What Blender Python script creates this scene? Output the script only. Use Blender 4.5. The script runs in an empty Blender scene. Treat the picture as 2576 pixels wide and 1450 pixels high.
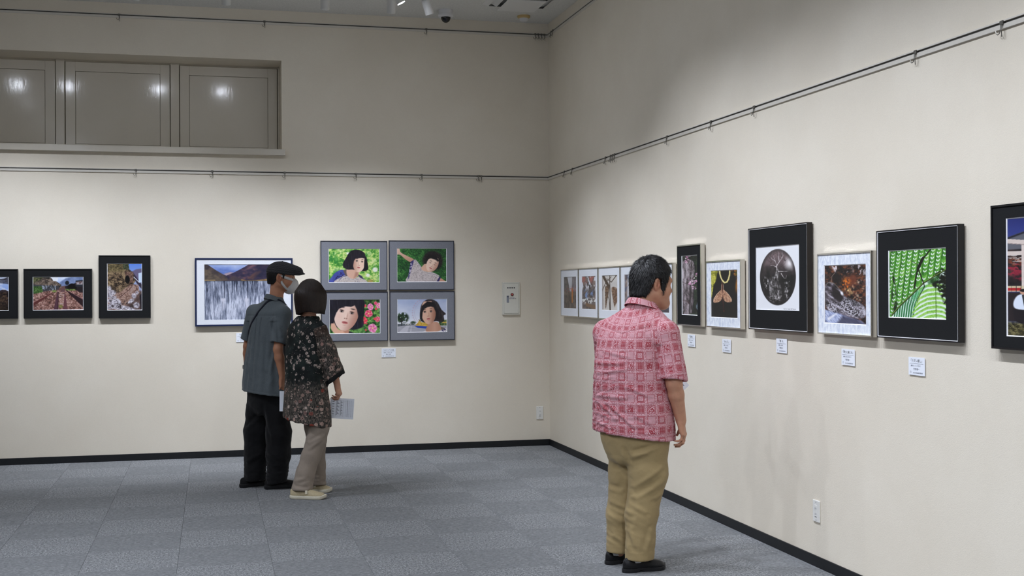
import bpy, math, random
import numpy as np
from mathutils import Vector, Matrix

scene = bpy.context.scene
COL = scene.collection

# ------------------------------------------------------------------ camera
YAW = 0.242044
cam_d = bpy.data.cameras.new('camera')
cam_d.sensor_fit = 'HORIZONTAL'
cam_d.sensor_width = 36.0
cam_d.lens = 42.652
cam_d.clip_start = 0.05
cam = bpy.data.objects.new('camera', cam_d)
COL.objects.link(cam)
cam.location = (0.0, 0.0, 1.5)
cam.rotation_mode = 'XYZ'
cam.rotation_euler = (math.pi / 2 + 0.001528, 0.005216, -YAW)
_cy, _sy, _cp, _sp, _cr, _sr = math.cos(YAW), math.sin(YAW), math.cos(.001528), math.sin(.001528), math.cos(-.005216), math.sin(-.005216)
_r, _f, _u = Vector((_cy, -_sy, 0)), Vector((_sy, _cy, 0)), Vector((0, 0, 1))
_f2, _u2 = _f * _cp + _u * _sp, _u * _cp - _f * _sp
_r3, _u3 = _r * _cr + _u2 * _sr, _u2 * _cr - _r * _sr
_m = Matrix((_r3, _u3, -_f2)).transposed()
cam.rotation_euler = _m.to_euler()
scene.camera = cam

# ------------------------------------------------------------------ world, exposure
world = bpy.data.worlds.new('world')
scene.world = world
world.use_nodes = True
world.node_tree.nodes['Background'].inputs[0].default_value = (1, 1, 1, 1)
world.node_tree.nodes['Background'].inputs[1].default_value = 0.0
scene.view_settings.view_transform = 'Standard'
scene.view_settings.look = 'None'
scene.view_settings.gamma = 1.0
scene.view_settings.use_curve_mapping = False
scene.view_settings.exposure = 0.0
scene.cycles.max_bounces = 8
scene.cycles.diffuse_bounces = 5
scene.cycles.sample_clamp_indirect = 60.0
scene.cycles.blur_glossy = 0.1
scene.cycles.caustics_reflective = True

LIGHT_WALL_BACK = 125.0     # watts of each ceiling spot aimed at the back wall
LIGHT_WALL_RIGHT = 103.0    # ... at the right wall
LIGHT_ROOM = 165.0          # ... lighting the middle of the room
LIGHT_COLOR = (0.925, 0.985, 1.11)
SPOT_BACK = (-2.0, -1.49, -0.556, 0.11, 0.86, 1.38)      # x of the spots on the back track (y = 9.5)
SPOT_RIGHT = (9.2, 8.4, 7.55, 6.7, 5.85, 5.0, 4.15, 3.3, 2.4)  # y of the spots on the right track (x = 1.37)
ROOM_SPOTS = [(-2.1, 8.3, 1.9, -.3), (-2.1, 6.6, 1.9, -.3), (-2.1, 4.9, 1.9, .3), (-2.1, 3.2, 1.9, 1.2), (-2.1, 1.6, 1.6, 2.2), (-2.1, .2, 1.6, 2.4), (1.37, 1.0, -.3, 3.0), (1.37, -.4, -.3, 3.0)]   # x, y and where on the floor each points
# ------------------------------------------------------------------ helpers
def srgb(r, g, b):
    f = lambda c: c / 12.92 if c <= .04045 else ((c + .055) / 1.055) ** 2.4
    return (f(r / 255), f(g / 255), f(b / 255), 1.0)

def tag(o, label=None, cat=None, group=None, kind=None):
    if label: o['label'] = label
    if cat: o['category'] = cat
    if group: o['group'] = group
    if kind: o['kind'] = kind
    return o

def empty(name, loc=(0, 0, 0), rz=0.0, label=None, cat=None, group=None):
    o = bpy.data.objects.new(name, None)
    o.empty_display_size = .1
    o.location = loc
    o.rotation_euler = (0, 0, rz)
    COL.objects.link(o)
    return tag(o, label, cat, group)

def link(name, me, mat=None, parent=None, smooth=False):
    o = bpy.data.objects.new(name, me)
    COL.objects.link(o)
    if mat is not None:
        for m in (mat if isinstance(mat, (list, tuple)) else [mat]):
            me.materials.append(m)
    if parent: o.parent = parent
    if smooth: me.polygons.foreach_set('use_smooth', [True] * len(me.polygons))
    return o

def np_mesh(name, V, F, col=None, uv=None):
    """mesh from arrays; F is (n,4) or (n,3); col (nv,3) linear point colours; uv (nv,2) pattern coordinates"""
    me = bpy.data.meshes.new(name)
    V = np.ascontiguousarray(V, dtype=np.float32); F = np.ascontiguousarray(F, dtype=np.int32)
    k = F.shape[1]
    me.vertices.add(len(V)); me.vertices.foreach_set('co', V.ravel())
    me.loops.add(F.size); me.loops.foreach_set('vertex_index', F.ravel())
    me.polygons.add(len(F)); me.polygons.foreach_set('loop_start', np.arange(0, F.size, k, dtype=np.int32))
    me.update(calc_edges=True)
    if col is not None:
        a = me.attributes.new('tint', 'FLOAT_COLOR', 'POINT')
        c = np.ones((len(V), 4), np.float32); c[:, :3] = col
        a.data.foreach_set('color', c.ravel())
    if uv is not None:
        a = me.attributes.new('cloth', 'FLOAT_VECTOR', 'POINT')
        c = np.zeros((len(V), 3), np.float32); c[:, :uv.shape[1]] = uv
        a.data.foreach_set('vector', c.ravel())
    return me

class MB:
    """collects simple solids into one mesh"""
    def __init__(s): s.V = []; s.F = []; s.M = []
    def add(s, V, F, m=0):
        o = len(s.V); s.V += [tuple(v) for v in V]; s.F += [tuple(i + o for i in f) for f in F]; s.M += [m] * len(F); return s
    def box(s, x0, x1, y0, y1, z0, z1, m=0, c=0.0):
        if c <= 0:
            V = [(x, y, z) for x in (x0, x1) for y in (y0, y1) for z in (z0, z1)]
            return s.add(V, [(0, 1, 3, 2), (4, 6, 7, 5), (0, 4, 5, 1), (2, 3, 7, 6), (0, 2, 6, 4), (1, 5, 7, 3)], m)
        bm = _bm_box(x0, x1, y0, y1, z0, z1, c)
        return s.add(bm[0], bm[1], m)
    def ring(s, x0, x1, z0, z1, X0, X1, Z0, Z1, y, yi=None, m=0, mi=None):
        """flat ring in the x-z plane facing -y (outer rectangle, inner rectangle) with an inner bevel going back to yi"""
        V = [(x0, y, z0), (x1, y, z0), (x1, y, z1), (x0, y, z1), (X0, y, Z0), (X1, y, Z0), (X1, y, Z1), (X0, y, Z1)]
        F = [(0, 1, 5, 4), (1, 2, 6, 5), (2, 3, 7, 6), (3, 0, 4, 7)]
        s.add(V, F, m)
        return s
    def bevel(s, X0, X1, Z0, Z1, y, d, yi, m=0):
        V = [(X0, y, Z0), (X1, y, Z0), (X1, y, Z1), (X0, y, Z1), (X0 + d, yi, Z0 + d), (X1 - d, yi, Z0 + d), (X1 - d, yi, Z1 - d), (X0 + d, yi, Z1 - d)]
        return s.add(V, [(0, 1, 5, 4), (1, 2, 6, 5), (2, 3, 7, 6), (3, 0, 4, 7)], m)
    def lathe(s, prof, n=24, axis='z', at=(0, 0, 0), m=0, mat=None):
        V = []
        for r, h in prof:
            for k in range(n):
                a = 2 * math.pi * k / n
                p = (r * math.cos(a), r * math.sin(a), h)
                if axis == 'y': p = (p[0], h, p[1])
                if axis == 'x': p = (h, p[0], p[1])
                if mat is not None: p = tuple(mat @ Vector(p))
                V.append((p[0] + at[0], p[1] + at[1], p[2] + at[2]))
        F = []
        for i in range(len(prof) - 1):
            for k in range(n):
                F.append((i * n + k, i * n + (k + 1) % n, (i + 1) * n + (k + 1) % n, (i + 1) * n + k))
        F.append(tuple(range(n))[::-1]); F.append(tuple((len(prof) - 1) * n + k for k in range(n)))
        return s.add(V, F, m)
    def tube(s, pts, r, n=8, m=0):
        pts = [Vector(p) for p in pts]; V = []
        up = Vector((0, 0, 1))
        for i, p in enumerate(pts):
            t = (pts[min(i + 1, len(pts) - 1)] - pts[max(i - 1, 0)]).normalized()
            a = t.cross(up)
            if a.length < 1e-3: a = t.cross(Vector((1, 0, 0)))
            a.normalize(); b = t.cross(a)
            rr = r[i] if isinstance(r, (list, tuple)) else r
            for k in range(n):
                q = 2 * math.pi * k / n
                V.append(tuple(p + a * (rr * math.cos(q)) + b * (rr * math.sin(q))))
        F = [(i * n + k, i * n + (k + 1) % n, (i + 1) * n + (k + 1) % n, (i + 1) * n + k) for i in range(len(pts) - 1) for k in range(n)]
        F.append(tuple(range(n))[::-1]); F.append(tuple((len(pts) - 1) * n + k for k in range(n)))
        return s.add(V, F, m)
    def mesh(s, name='mesh'):
        me = bpy.data.meshes.new(name); me.from_pydata(s.V, [], s.F)
        if any(s.M): me.polygons.foreach_set('material_index', s.M)
        me.update(); return me
    def build(s, name, mat=None, parent=None, smooth=False):
        o = link(name, s.mesh(name), mat, parent)
        if smooth:
            o.data.polygons.foreach_set('use_smooth', [True] * len(o.data.polygons))
            o.data.set_sharp_from_angle(angle=math.radians(40))
        return o

def _bm_box(x0, x1, y0, y1, z0, z1, c):
    import bmesh
    bm = bmesh.new()
    bmesh.ops.create_cube(bm, size=1)
    for v in bm.verts:
        v.co = ((x0 + x1) / 2 + v.co.x * (x1 - x0), (y0 + y1) / 2 + v.co.y * (y1 - y0), (z0 + z1) / 2 + v.co.z * (z1 - z0))
    bmesh.ops.bevel(bm, geom=list(bm.edges), offset=c, segments=1, affect='EDGES')
    bm.verts.index_update()
    V = [tuple(v.co) for v in bm.verts]; F = [tuple(v.index for v in f.verts) for f in bm.faces]
    bm.free(); return V, F

# ---- node expressions: a small wrapper so that patterns read as formulas
class X:
    def __init__(s, nt, sock): s.nt, s.s = nt, sock
    def _m(s, op, *o, clamp=False):
        n = s.nt.nodes.new('ShaderNodeMath'); n.operation = op; n.use_clamp = clamp
        for i, v in enumerate((s,) + o):
            if isinstance(v, X): s.nt.links.new(v.s, n.inputs[i])
            else: n.inputs[i].default_value = v
        return X(s.nt, n.outputs[0])
    def __add__(s, o): return s._m('ADD', o)
    __radd__ = __add__
    def __sub__(s, o): return s._m('SUBTRACT', o)
    def __rsub__(s, o): return s._m('MULTIPLY', -1.0)._m('ADD', o)
    def __mul__(s, o): return s._m('MULTIPLY', o)
    __rmul__ = __mul__
    def __truediv__(s, o): return s._m('DIVIDE', o)
    def gt(s, o): return s._m('GREATER_THAN', o)
    def lt(s, o): return s._m('LESS_THAN', o)
    def fract(s): return s._m('FRACT')
    def floor(s): return s._m('FLOOR')
    def mod(s, o): return s._m('FLOORED_MODULO', o)
    def abs(s): return s._m('ABSOLUTE')
    def max(s, o): return s._m('MAXIMUM', o)
    def min(s, o): return s._m('MINIMUM', o)
    def sin(s): return s._m('SINE')
    def pow(s, o): return s._m('POWER', o)
    def step(s, a, b):
        n = s.nt.nodes.new('ShaderNodeMapRange'); n.interpolation_type = 'SMOOTHSTEP'
        s.nt.links.new(s.s, n.inputs[0]); n.inputs[1].default_value = a; n.inputs[2].default_value = b
        return X(s.nt, n.outputs[0])

class Mat:
    def __init__(s, name, color=(.8, .8, .8, 1), rough=.6, metal=0.0, spec=.5):
        s.m = bpy.data.materials.new(name); s.m.use_nodes = True
        s.nt = s.m.node_tree; s.b = s.nt.nodes['Principled BSDF']
        s.b.inputs['Base Color'].default_value = color
        s.b.inputs['Roughness'].default_value = rough
        s.b.inputs['Metallic'].default_value = metal
        s.b.inputs['Specular IOR Level'].default_value = spec
    def node(s, t, **kw):
        n = s.nt.nodes.new(t)
        for k, v in kw.items(): setattr(n, k, v)
        return n
    def lk(s, a, b): s.nt.links.new(a.s if isinstance(a, X) else a, b)
    def coord(s, kind='Object', scale=(1, 1, 1)):
        if kind == 'cloth':
            t = s.node('ShaderNodeAttribute', attribute_name='cloth').outputs['Vector']
        else: t = s.node('ShaderNodeTexCoord').outputs[kind]
        mp = s.node('ShaderNodeMapping'); mp.inputs['Scale'].default_value = scale
        s.lk(t, mp.inputs[0]); return mp.outputs[0]
    def xyz(s, v):
        n = s.node('ShaderNodeSeparateXYZ'); s.lk(v, n.inputs[0]); return [X(s.nt, o) for o in n.outputs]
    def noise(s, v, scale, detail=3, rough=.55, out=0, dist=0.0):
        n = s.node('ShaderNodeTexNoise'); s.lk(v, n.inputs['Vector']); n.inputs['Scale'].default_value = scale
        n.inputs['Detail'].default_value = detail; n.inputs['Roughness'].default_value = rough; n.inputs['Distortion'].default_value = dist
        return X(s.nt, n.outputs[out])
    def voro(s, v, scale, feature='F1', rand=1.0, out=0):
        n = s.node('ShaderNodeTexVoronoi', feature=feature); s.lk(v, n.inputs['Vector']); n.inputs['Scale'].default_value = scale
        n.inputs['Randomness'].default_value = rand; return X(s.nt, n.outputs[out])
    def mix(s, f, a, b):
        n = s.node('ShaderNodeMix', data_type='RGBA'); 
        if isinstance(f, X): s.lk(f, n.inputs[0])
        else: n.inputs[0].default_value = f
        for i, c in ((6, a), (7, b)):
            if isinstance(c, X): s.lk(c, n.inputs[i])
            else: n.inputs[i].default_value = c
        return X(s.nt, n.outputs[2])
    def ramp(s, f, stops):
        n = s.node('ShaderNodeValToRGB'); cr = n.color_ramp
        while len(cr.elements) < len(stops): cr.elements.new(.5)
        for e, (p, c) in zip(cr.elements, stops): e.position = p; e.color = c
        s.lk(f, n.inputs[0]); return X(s.nt, n.outputs[0])
    def color(s, c): s.lk(c, s.b.inputs['Base Color']); return s
    def rough(s, r): s.lk(r, s.b.inputs['Roughness']); return s
    def bump(s, h, strength=.3, dist=.002):
        n = s.node('ShaderNodeBump'); n.inputs['Strength'].default_value = strength; n.inputs['Distance'].default_value = dist
        s.lk(h, n.inputs['Height']); s.lk(n.outputs[0], s.b.inputs['Normal']); return s

# ------------------------------------------------------------------ noise in arrays
def _hash(ix, iy, iz, seed):
    h = (ix.astype(np.int64) * 374761393 + iy.astype(np.int64) * 668265263 + iz.astype(np.int64) * 2147483647 + seed * 1274126177) & 0xffffffff
    h = ((h ^ (h >> 13)) * 1274126177) & 0xffffffff
    h = ((h ^ (h >> 16)) * 2246822519) & 0xffffffff
    return ((h ^ (h >> 15)) & 0xffff) / 65535.0

def vnoise(x, y, z=0.0, seed=0):
    x, y, z = np.broadcast_arrays(np.asarray(x, float), np.asarray(y, float), np.asarray(z, float))
    ix, iy, iz = np.floor(x), np.floor(y), np.floor(z)
    fx, fy, fz = x - ix, y - iy, z - iz
    fx = fx * fx * (3 - 2 * fx); fy = fy * fy * (3 - 2 * fy); fz = fz * fz * (3 - 2 * fz)
    r = 0
    flat = not np.any(fz)
    for dz in ((0,) if flat else (0, 1)):
        wz = 1.0 if flat else (fz if dz else 1 - fz)
        for dy in (0, 1):
            wy = fy if dy else 1 - fy
            for dx in (0, 1):
                wx = fx if dx else 1 - fx
                r = r + wx * wy * wz * _hash(ix + dx, iy + dy, iz + dz, seed)
    return r

def fbm(x, y, z=0.0, seed=0, octaves=4, gain=.5):
    r = 0; a = 1.0; t = 0; f = 1.0
    for o in range(octaves):
        r = r + a * vnoise(x * f, y * f, np.asarray(z) * f, seed + o * 17); t += a; a *= gain; f *= 2.03
    return r / t
# ------------------------------------------------------------------ surfaces
XR, YB, ZC = 3.1538, 11.2757, 4.0648      # right wall, back wall, ceiling
XL, YF = -5.2, -3.2                       # left wall, front wall (behind the camera)

def wall_material():
    k = Mat('wall_covering', srgb(229, 223, 213), .75, spec=.25)
    c = k.coord('Object')
    weave = k.noise(c, 420, 2, .6)
    fine = k.noise(k.coord('Object', (1, 1, 3.2)), 140, 3, .6)
    blotch = k.noise(c, 1.3, 4, .6)
    scuff = k.noise(k.coord('Object', (1.0, 1.0, 7.0)), 3.1, 5, .75)
    col = k.mix(blotch.step(.3, .75), srgb(228, 219, 202), srgb(234, 226, 210))
    col = k.mix(fine.step(.3, .8) * .22, col, srgb(203, 196, 186))
    col = k.mix(scuff.step(.70, .82) * .4, col, srgb(150, 145, 138))
    k.color(col); k.bump(weave + fine * 1.3, .35, .0012)
    return k.m
M_WALL = wall_material()
M_WALLWHITE = Mat('white_paint', srgb(226, 222, 214), .55, spec=.3).m
def ceiling_material():
    k = Mat('ceiling_board', srgb(222, 222, 218), .85, spec=.2)
    n = k.noise(k.coord('Object'), 60, 4, .7)
    k.color(k.mix(n.step(.35, .7), srgb(214, 214, 210), srgb(228, 228, 225))); k.bump(n, .2, .001)
    return k.m
M_CEIL = ceiling_material()
def base_material():
    k = Mat('black_vinyl', srgb(22, 24, 27), .5, spec=.35)
    n = k.noise(k.coord('Object'), 40, 3)
    k.color(k.mix(n, srgb(19, 21, 24), srgb(27, 29, 32))); return k.m
M_BASE = base_material()

# back wall with the high recess for the shutter panels
NX0, NX1, NZ0, NZ1, NY = -3.30, .622, 2.770, 3.610, YB + .38
T = .5
b = MB()
b.box(XL - T, XR + T, YB, YB + T, -.1, NZ0)
b.box(XL - T, XR + T, YB, YB + T, NZ1, ZC + .1)
b.box(XL - T, NX0, YB, YB + T, NZ0, NZ1)
b.box(NX1, XR + T, YB, YB + T, NZ0, NZ1)
b.box(NX0, NX1, YB + T - .02, YB + T, NZ0, NZ1)
tag(b.build('wall_back', M_WALL), 'cream fabric covered back wall with a high shutter recess', kind='structure')
tag(MB().box(XR, XR + .3, YF - .3, YB, -.1, ZC + .1).build('wall_right', M_WALL), 'cream fabric covered right wall', kind='structure')
tag(MB().box(XL - .3, XL, YF - .3, YB, -.1, ZC + .1).build('wall_left', M_WALL), 'cream wall on the left', kind='structure')
tag(MB().box(XL, XR, YF - .3, YF, -.1, ZC + .1).build('wall_front', M_WALL), 'cream wall behind the viewer', kind='structure')
tag(MB().box(XL, XR, YF, YB, ZC, ZC + .1).build('ceiling', M_CEIL), 'flat off-white ceiling', kind='structure')

# ---- carpet
def carpet_material(name, dark):
    k = Mat(name, srgb(120, 124, 130), .95, spec=.1)
    c = k.coord('Object')
    rnd = X(k.nt, k.node('ShaderNodeObjectInfo').outputs['Random'])
    off = k.node('ShaderNodeCombineXYZ'); k.lk(rnd * 37.0, off.inputs[0]); k.lk(rnd * 91.0, off.inputs[1])
    av = k.node('ShaderNodeVectorMath', operation='ADD'); k.lk(c, av.inputs[0]); k.lk(off.outputs[0], av.inputs[1])
    mp = k.node('ShaderNodeMapping'); mp.inputs['Scale'].default_value = (.42, 1, 1) if dark else (1, .75, 1)
    k.lk(av.outputs[0], mp.inputs[0])
    n1 = k.noise(mp.outputs[0], 150, 2, .7); n2 = k.noise(mp.outputs[0], 70, 2, .6); n3 = k.noise(av.outputs[0], 9, 2, .5)
    m = n1 * .6 + n2 * .4
    if dark:
        col = k.ramp(m, [(.26, srgb(72, 74, 76)), (.45, srgb(119, 121, 123)), (.58, srgb(140, 142, 144)), (.78, srgb(178, 180, 181))])
    else:
        col = k.ramp(m, [(.28, srgb(58, 60, 63)), (.45, srgb(117, 119, 121)), (.56, srgb(151, 153, 155)), (.76, srgb(212, 213, 215))])
    col = k.mix(n3.step(.3, .7) * .12, col, srgb(92, 96, 104))
    k.color(col); k.bump(m, .9, .006)
    return k.m
M_CARPET = [carpet_material('carpet_light', False), carpet_material('carpet_dark', True)]

floor = MB().box(XL, XR, YF, YB, -.1, -.008).build('floor', M_CARPET[1])
tag(floor, 'floor of grey carpet tiles laid in a checker of two tones', kind='structure')
TX0, TY0, TSX, TSY = -.193, 10.862, .5075, .5015
def tile_mesh(x0, x1, y0, y1):
    cx, cy = (x0 + x1) / 2, (y0 + y1) / 2
    w, h, g = (x1 - x0) / 2, (y1 - y0) / 2, .0005
    b = MB(); V = []
    for s, z in ((0, -.0078), (g, -.0012), (g + .0022, 0.0)):
        V += [(-w + s, -h + s, z), (w - s, -h + s, z), (w - s, h - s, z), (-w + s, h - s, z)]
    F = [(i * 4 + k, i * 4 + (k + 1) % 4, i * 4 + 4 + (k + 1) % 4, i * 4 + 4 + k) for i in (0, 1) for k in range(4)] + [(8, 9, 10, 11)]
    return b.add(V, F), cx, cy
far = {0: MB(), 1: MB()}
shared = {}
i0, i1 = math.floor((XL - TX0) / TSX), math.ceil((XR - TX0) / TSX)
for i in range(i0, i1):
    for j in range(-1, int((TY0 - YF) / TSY) + 2):
        x0, x1 = max(TX0 + i * TSX, XL), min(TX0 + (i + 1) * TSX, XR)
        y1, y0 = min(TY0 - (j - 0) * TSY, YB), max(TY0 - (j + 1) * TSY, YF)
        if x1 - x0 < .01 or y1 - y0 < .01: continue
        dark = (i + j) % 2 != 0
        cx, cy = (x0 + x1) / 2, (y0 + y1) / 2
        ang = math.atan2(cx, cy) - YAW
        dep = cx * math.sin(YAW) + cy * math.cos(YAW)
        if dep > 5.7 and abs(ang) < .52 and cx > -2.9:
            key = (dark, round(x1 - x0, 3), round(y1 - y0, 3))
            if key not in shared:
                me = tile_mesh(x0, x1, y0, y1)[0].mesh('carpet_tile'); me.materials.append(M_CARPET[int(dark)]); shared[key] = me
            o = bpy.data.objects.new('carpet_tile', shared[key]); o.location = (cx, cy, 0); o.parent = floor
            COL.objects.link(o)
        else:
            b, cx, cy = tile_mesh(x0, x1, y0, y1)
            far[int(dark)].add([(v[0] + cx, v[1] + cy, v[2]) for v in b.V], b.F)
for d in (0, 1): tag(far[d].build('carpet_tiles_beyond', M_CARPET[d], floor), kind='stuff')

# ---- baseboards and picture rails
tag(MB().box(XL, XR - .009, YB - .009, YB, 0, .0595, c=.0015).build('baseboard_back', M_BASE), 'black vinyl baseboard along the back wall', kind='structure')
tag(MB().box(XR - .009, XR, YF, YB, 0, .0595, c=.0015).build('baseboard_right', M_BASE), 'black vinyl baseboard along the right wall', kind='structure')
tag(MB().box(XL, XL + .009, YF, YB - .009, 0, .0595).build('baseboard_left', M_BASE), 'black vinyl baseboard along the left wall', kind='structure')
M_SLOT = Mat('rail_slot', srgb(70, 68, 64), .6).m
M_RAIL = Mat('rail_paint', srgb(214, 209, 199), .45, spec=.4).m
def rail(name, z, right, label):
    parts = [(-.005, .0052, -.003, M_SLOT), (.0052, .0115, -.0105, M_RAIL), (-.024, -.005, -.0105, M_RAIL)]
    root = None
    bb = MB(); sl = MB()
    for z0, z1, d, m in parts:
        t = sl if m is M_SLOT else bb
        if right: t.box(XR + d, XR, YF, YB - .012, z + z0, z + z1)
        else: t.box(XL, XR, YB + d, YB, z + z0, z + z1)
    root = tag(bb.build(name, M_RAIL), label, kind='structure')
    sl.build('slot', M_SLOT, root)
rail('trim_1', 2.583, False, 'lower picture rail along the back wall')
rail('trim_2', 2.583, True, 'lower picture rail along the right wall')
rail('trim_3', 3.957, False, 'upper picture rail along the back wall below the ceiling')
rail('trim_4', 3.957, True, 'upper picture rail along the right wall below the ceiling')

# ---- shutter panels in the recess
def gloss_material():
    k = Mat('gloss_paint', srgb(205, 201, 190), .2, spec=.5)
    c = k.coord('Object', (1, 1, .35)); n = k.noise(c, 38, 3, .6); n2 = k.noise(k.coord('Object'), 3, 3)
    k.color(k.mix(n2, srgb(206, 199, 184), srgb(214, 207, 194))); k.rough(n * .10 + .07); k.bump(n, .12, .004)
    return k.m
M_GLOSS = gloss_material()
M_GAP = Mat('panel_gap', srgb(128, 120, 106), .8).m
mull = [(-3.30, -3.262), (-2.362, -2.286), (-1.366, -1.290), (-.368, -.291), (.606, .622)]
for n in range(4):
    x0, x1 = mull[n][1] + .006, mull[n + 1][0] - .006
    z0, z1 = 2.800, 3.592
    f = MB()
    s, d = .085, .010
    yf = NY - .03
    f.box(x0, x0 + s, yf, NY, z0, z1, c=.002); f.box(x1 - s, x1, yf, NY, z0, z1, c=.002)
    f.box(x0 + s, x1 - s, yf, NY, z1 - s, z1, c=.002); f.box(x0 + s, x1 - s, yf, NY, z0, z0 + .045, c=.002)
    w = tag(f.build('window_%d' % (4 - n), M_GLOSS), 'painted shutter panel in the high recess, number %d from the right' % (4 - n), kind='structure')
    MB().box(x0 + s + .0022, x1 - s - .0022, yf + .007, NY - .002, z0 + .0472, z1 - s - .0022, c=.002).build('panel', M_GLOSS, w)
    MB().box(x0 + s, x1 - s, NY - .012, NY, z0 + .045, z1 - s).build('panel_gap', M_GAP, w)
f = MB()
for a, c in mull: f.box(a, c, NY - .045, NY, NZ0, NZ1, c=.003)
f.box(NX0, NX1, NY - .02, NY, 3.594, NZ1)
tag(f.build('trim_5', M_GLOSS), 'painted uprights between the shutter panels', kind='structure')
tag(MB().box(NX0, NX1, NY, NY + .02, NZ0, NZ1).build('trim_6', M_GAP), 'dark backing behind the shutter panels', kind='structure')
tag(MB().box(NX0 - .03, .652, YB - .05, NY, 2.737, 2.793, c=.003).build('trim_7', M_GLOSS), 'long painted sill under the shutter panels', kind='structure')

# ---- track spotlights
M_LAMP = Mat('lamp_white', srgb(226, 226, 224), .4).m
M_LENS = Mat('lamp_lens', (1, 1, 1, 1), .3)
M_LENS.b.inputs['Emission Color'].default_value = LIGHT_COLOR + (1,)
M_LENS.b.inputs['Emission Strength'].default_value = 150.0
M_LENS = M_LENS.m
def track(name, x0, x1, y0, y1, label):
    t = MB().box(x0, x1, y0, y1, ZC - .028, ZC, c=.002)
    tag(t.build(name, M_LAMP), label, 'lighting track')
track('lighting_track', -4.8, 2.3, 9.5 - .017, 9.5 + .017, 'white ceiling track carrying the spotlights for the back wall')
track('lighting_track', 1.37 - .017, 1.37 + .017, -2.5, 9.3, 'white ceiling track carrying the spotlights for the right wall')
track('lighting_track', -2.1 - .017, -2.1 + .017, -2.5, 9.3, 'white ceiling track over the middle of the room')
ls_cache = {}
def spotlight(x, y, target, watts, size, label, blend=1.0, group=None, radius=.03):
    root = empty('track_spotlight', (x, y, ZC - .028), 0, label, 'spotlight', group)
    pz = -.262
    MB().box(-.055, .055, -.018, .018, -.03, 0, c=.003).build('track_adapter', M_LAMP, root)
    MB().lathe([(.012, -.03), (.012, pz + .02)], 12).build('stem', M_LAMP, root, True)
    d = (Vector(target) - Vector((x, y, ZC - .028 + pz))).normalized()
    q = d.to_track_quat('-Z', 'Y').to_matrix().to_4x4()
    P = Matrix.Translation((0, 0, pz)) @ q
    MB().lathe([(.026, .085), (.034, .08), (.0345, .035), (.0325, .033), (.0325, .030), (.0345, .028), (.0345, -.086), (.031, -.088), (.030, -.085)], 28, mat=P).build('lamp_head', M_LAMP, root, True)
    MB().lathe([(.0302, -.0852), (.0302, -.0870)], 24, mat=P).build('lens', M_LENS, root)
    ld = bpy.data.lights.new('spot_beam', 'SPOT'); ld.energy = watts; ld.spot_size = math.radians(size); ld.spot_blend = blend
    ld.color = LIGHT_COLOR; ld.shadow_soft_size = radius
    lo = bpy.data.objects.new('spot_beam', ld); COL.objects.link(lo); lo.parent = root
    lo.matrix_local = Matrix.Translation(Vector((0, 0, pz)) + d * .095) @ q
    return root
names = {0: 'leftmost', 1: 'second from the left', 2: 'third from the left', 3: 'fourth from the left', 4: 'fifth from the left', 5: 'sixth from the left'}
for i, x in enumerate(SPOT_BACK):
    spotlight(x, 9.5, (x + .12, YB, .42 if x > -.3 else .75), LIGHT_WALL_BACK, 68 if x > -.3 else 74, 'white track spotlight aimed at the back wall, %s on its track' % names[i], group='spotlights on the back wall track')
spotlight(1.66, 9.5, (3.0, 10.3, .0), LIGHT_WALL_BACK * .8, 66, 'white cylindrical track spotlight tilted sideways, beside the dome camera', group='spotlights on the back wall track')
opp = ['nearest the corner', 'opposite the hanging leaves photograph', 'opposite the narrow blossom photograph', 'opposite the insect wing photograph', 'opposite the oval tree photograph', 'opposite the fern photograph', 'opposite the shrine photograph', 'nearer the viewer than the shrine photograph', 'nearest the viewer']
for i, y in enumerate(SPOT_RIGHT):
    spotlight(1.37, y, (XR, y - .05, .42 if y > 8 else .95), LIGHT_WALL_RIGHT, 68 if y > 8 else 82, 'white track spotlight aimed at the right wall, ' + opp[i], group='spotlights on the right wall track')
mid = ['beyond the man in the cap', 'behind the couple', 'level with the fern photograph', 'level with the viewer side of the shrine photograph', 'just ahead of the viewer', 'beside the viewer', 'on the right track ahead of the viewer', 'on the right track behind the viewer']
for i, (x, y, dx, dy) in enumerate(ROOM_SPOTS):
    spotlight(x, y, (x + dx, y + dy, 0), LIGHT_ROOM, 96, 'white track spotlight over the room, ' + mid[i], group='spotlights over the middle of the room', radius=.09)

# ---- ceiling fittings
M_DOMEW = Mat('camera_white', srgb(226, 226, 228), .4).m
M_DOMEB = Mat('camera_dome', srgb(24, 25, 28), .08, spec=.6).m
root = empty('dome_camera', (2.085, 10.92, ZC), 0, 'white ceiling camera with a dark dome near the corner', 'camera')
MB().lathe([(.066, 0), (.066, -.036), (.070, -.040), (.070, -.058), (.060, -.066), (.046, -.067)], 40).build('housing', M_DOMEW, root, True)
MB().lathe([(.045, -.064)] + [(.045 * math.cos(a), -.064 - .052 * math.sin(a)) for a in np.linspace(.1, 1.5, 9)], 32).build('dome', M_DOMEB, root, True)
MB().lathe([(.012, -.072), (.018, -.085), (.016, -.100)], 16).build('lens', M_DOMEW, root, True)
for a in (.4, 2.7): MB().lathe([(.003, -.0005), (.003, -.002)], 8, at=(.0702 * math.cos(a), .0702 * math.sin(a), -.048)).build('screw', M_GAP, root)
M_SMOKE = Mat('yellowed_plastic', srgb(205, 178, 122), .5).m
root = empty('smoke_detector', (2.84, 10.99, ZC), 0, 'small yellowed smoke detector on the ceiling near the corner', 'smoke detector')
MB().lathe([(.061, 0), (.061, -.012), (.055, -.02), (.04, -.024)], 36).build('base', M_SMOKE, root, True)
MB().lathe([(.042, -.02), (.038, -.04), (.030, -.048), (.012, -.05)], 30).build('sensor', M_DOMEW, root, True)
root = empty('ceiling_diffuser', (2.66, 10.33, ZC), 0, 'square air diffuser hanging from the ceiling by the corner', 'air vent')
o = MB()
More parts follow.
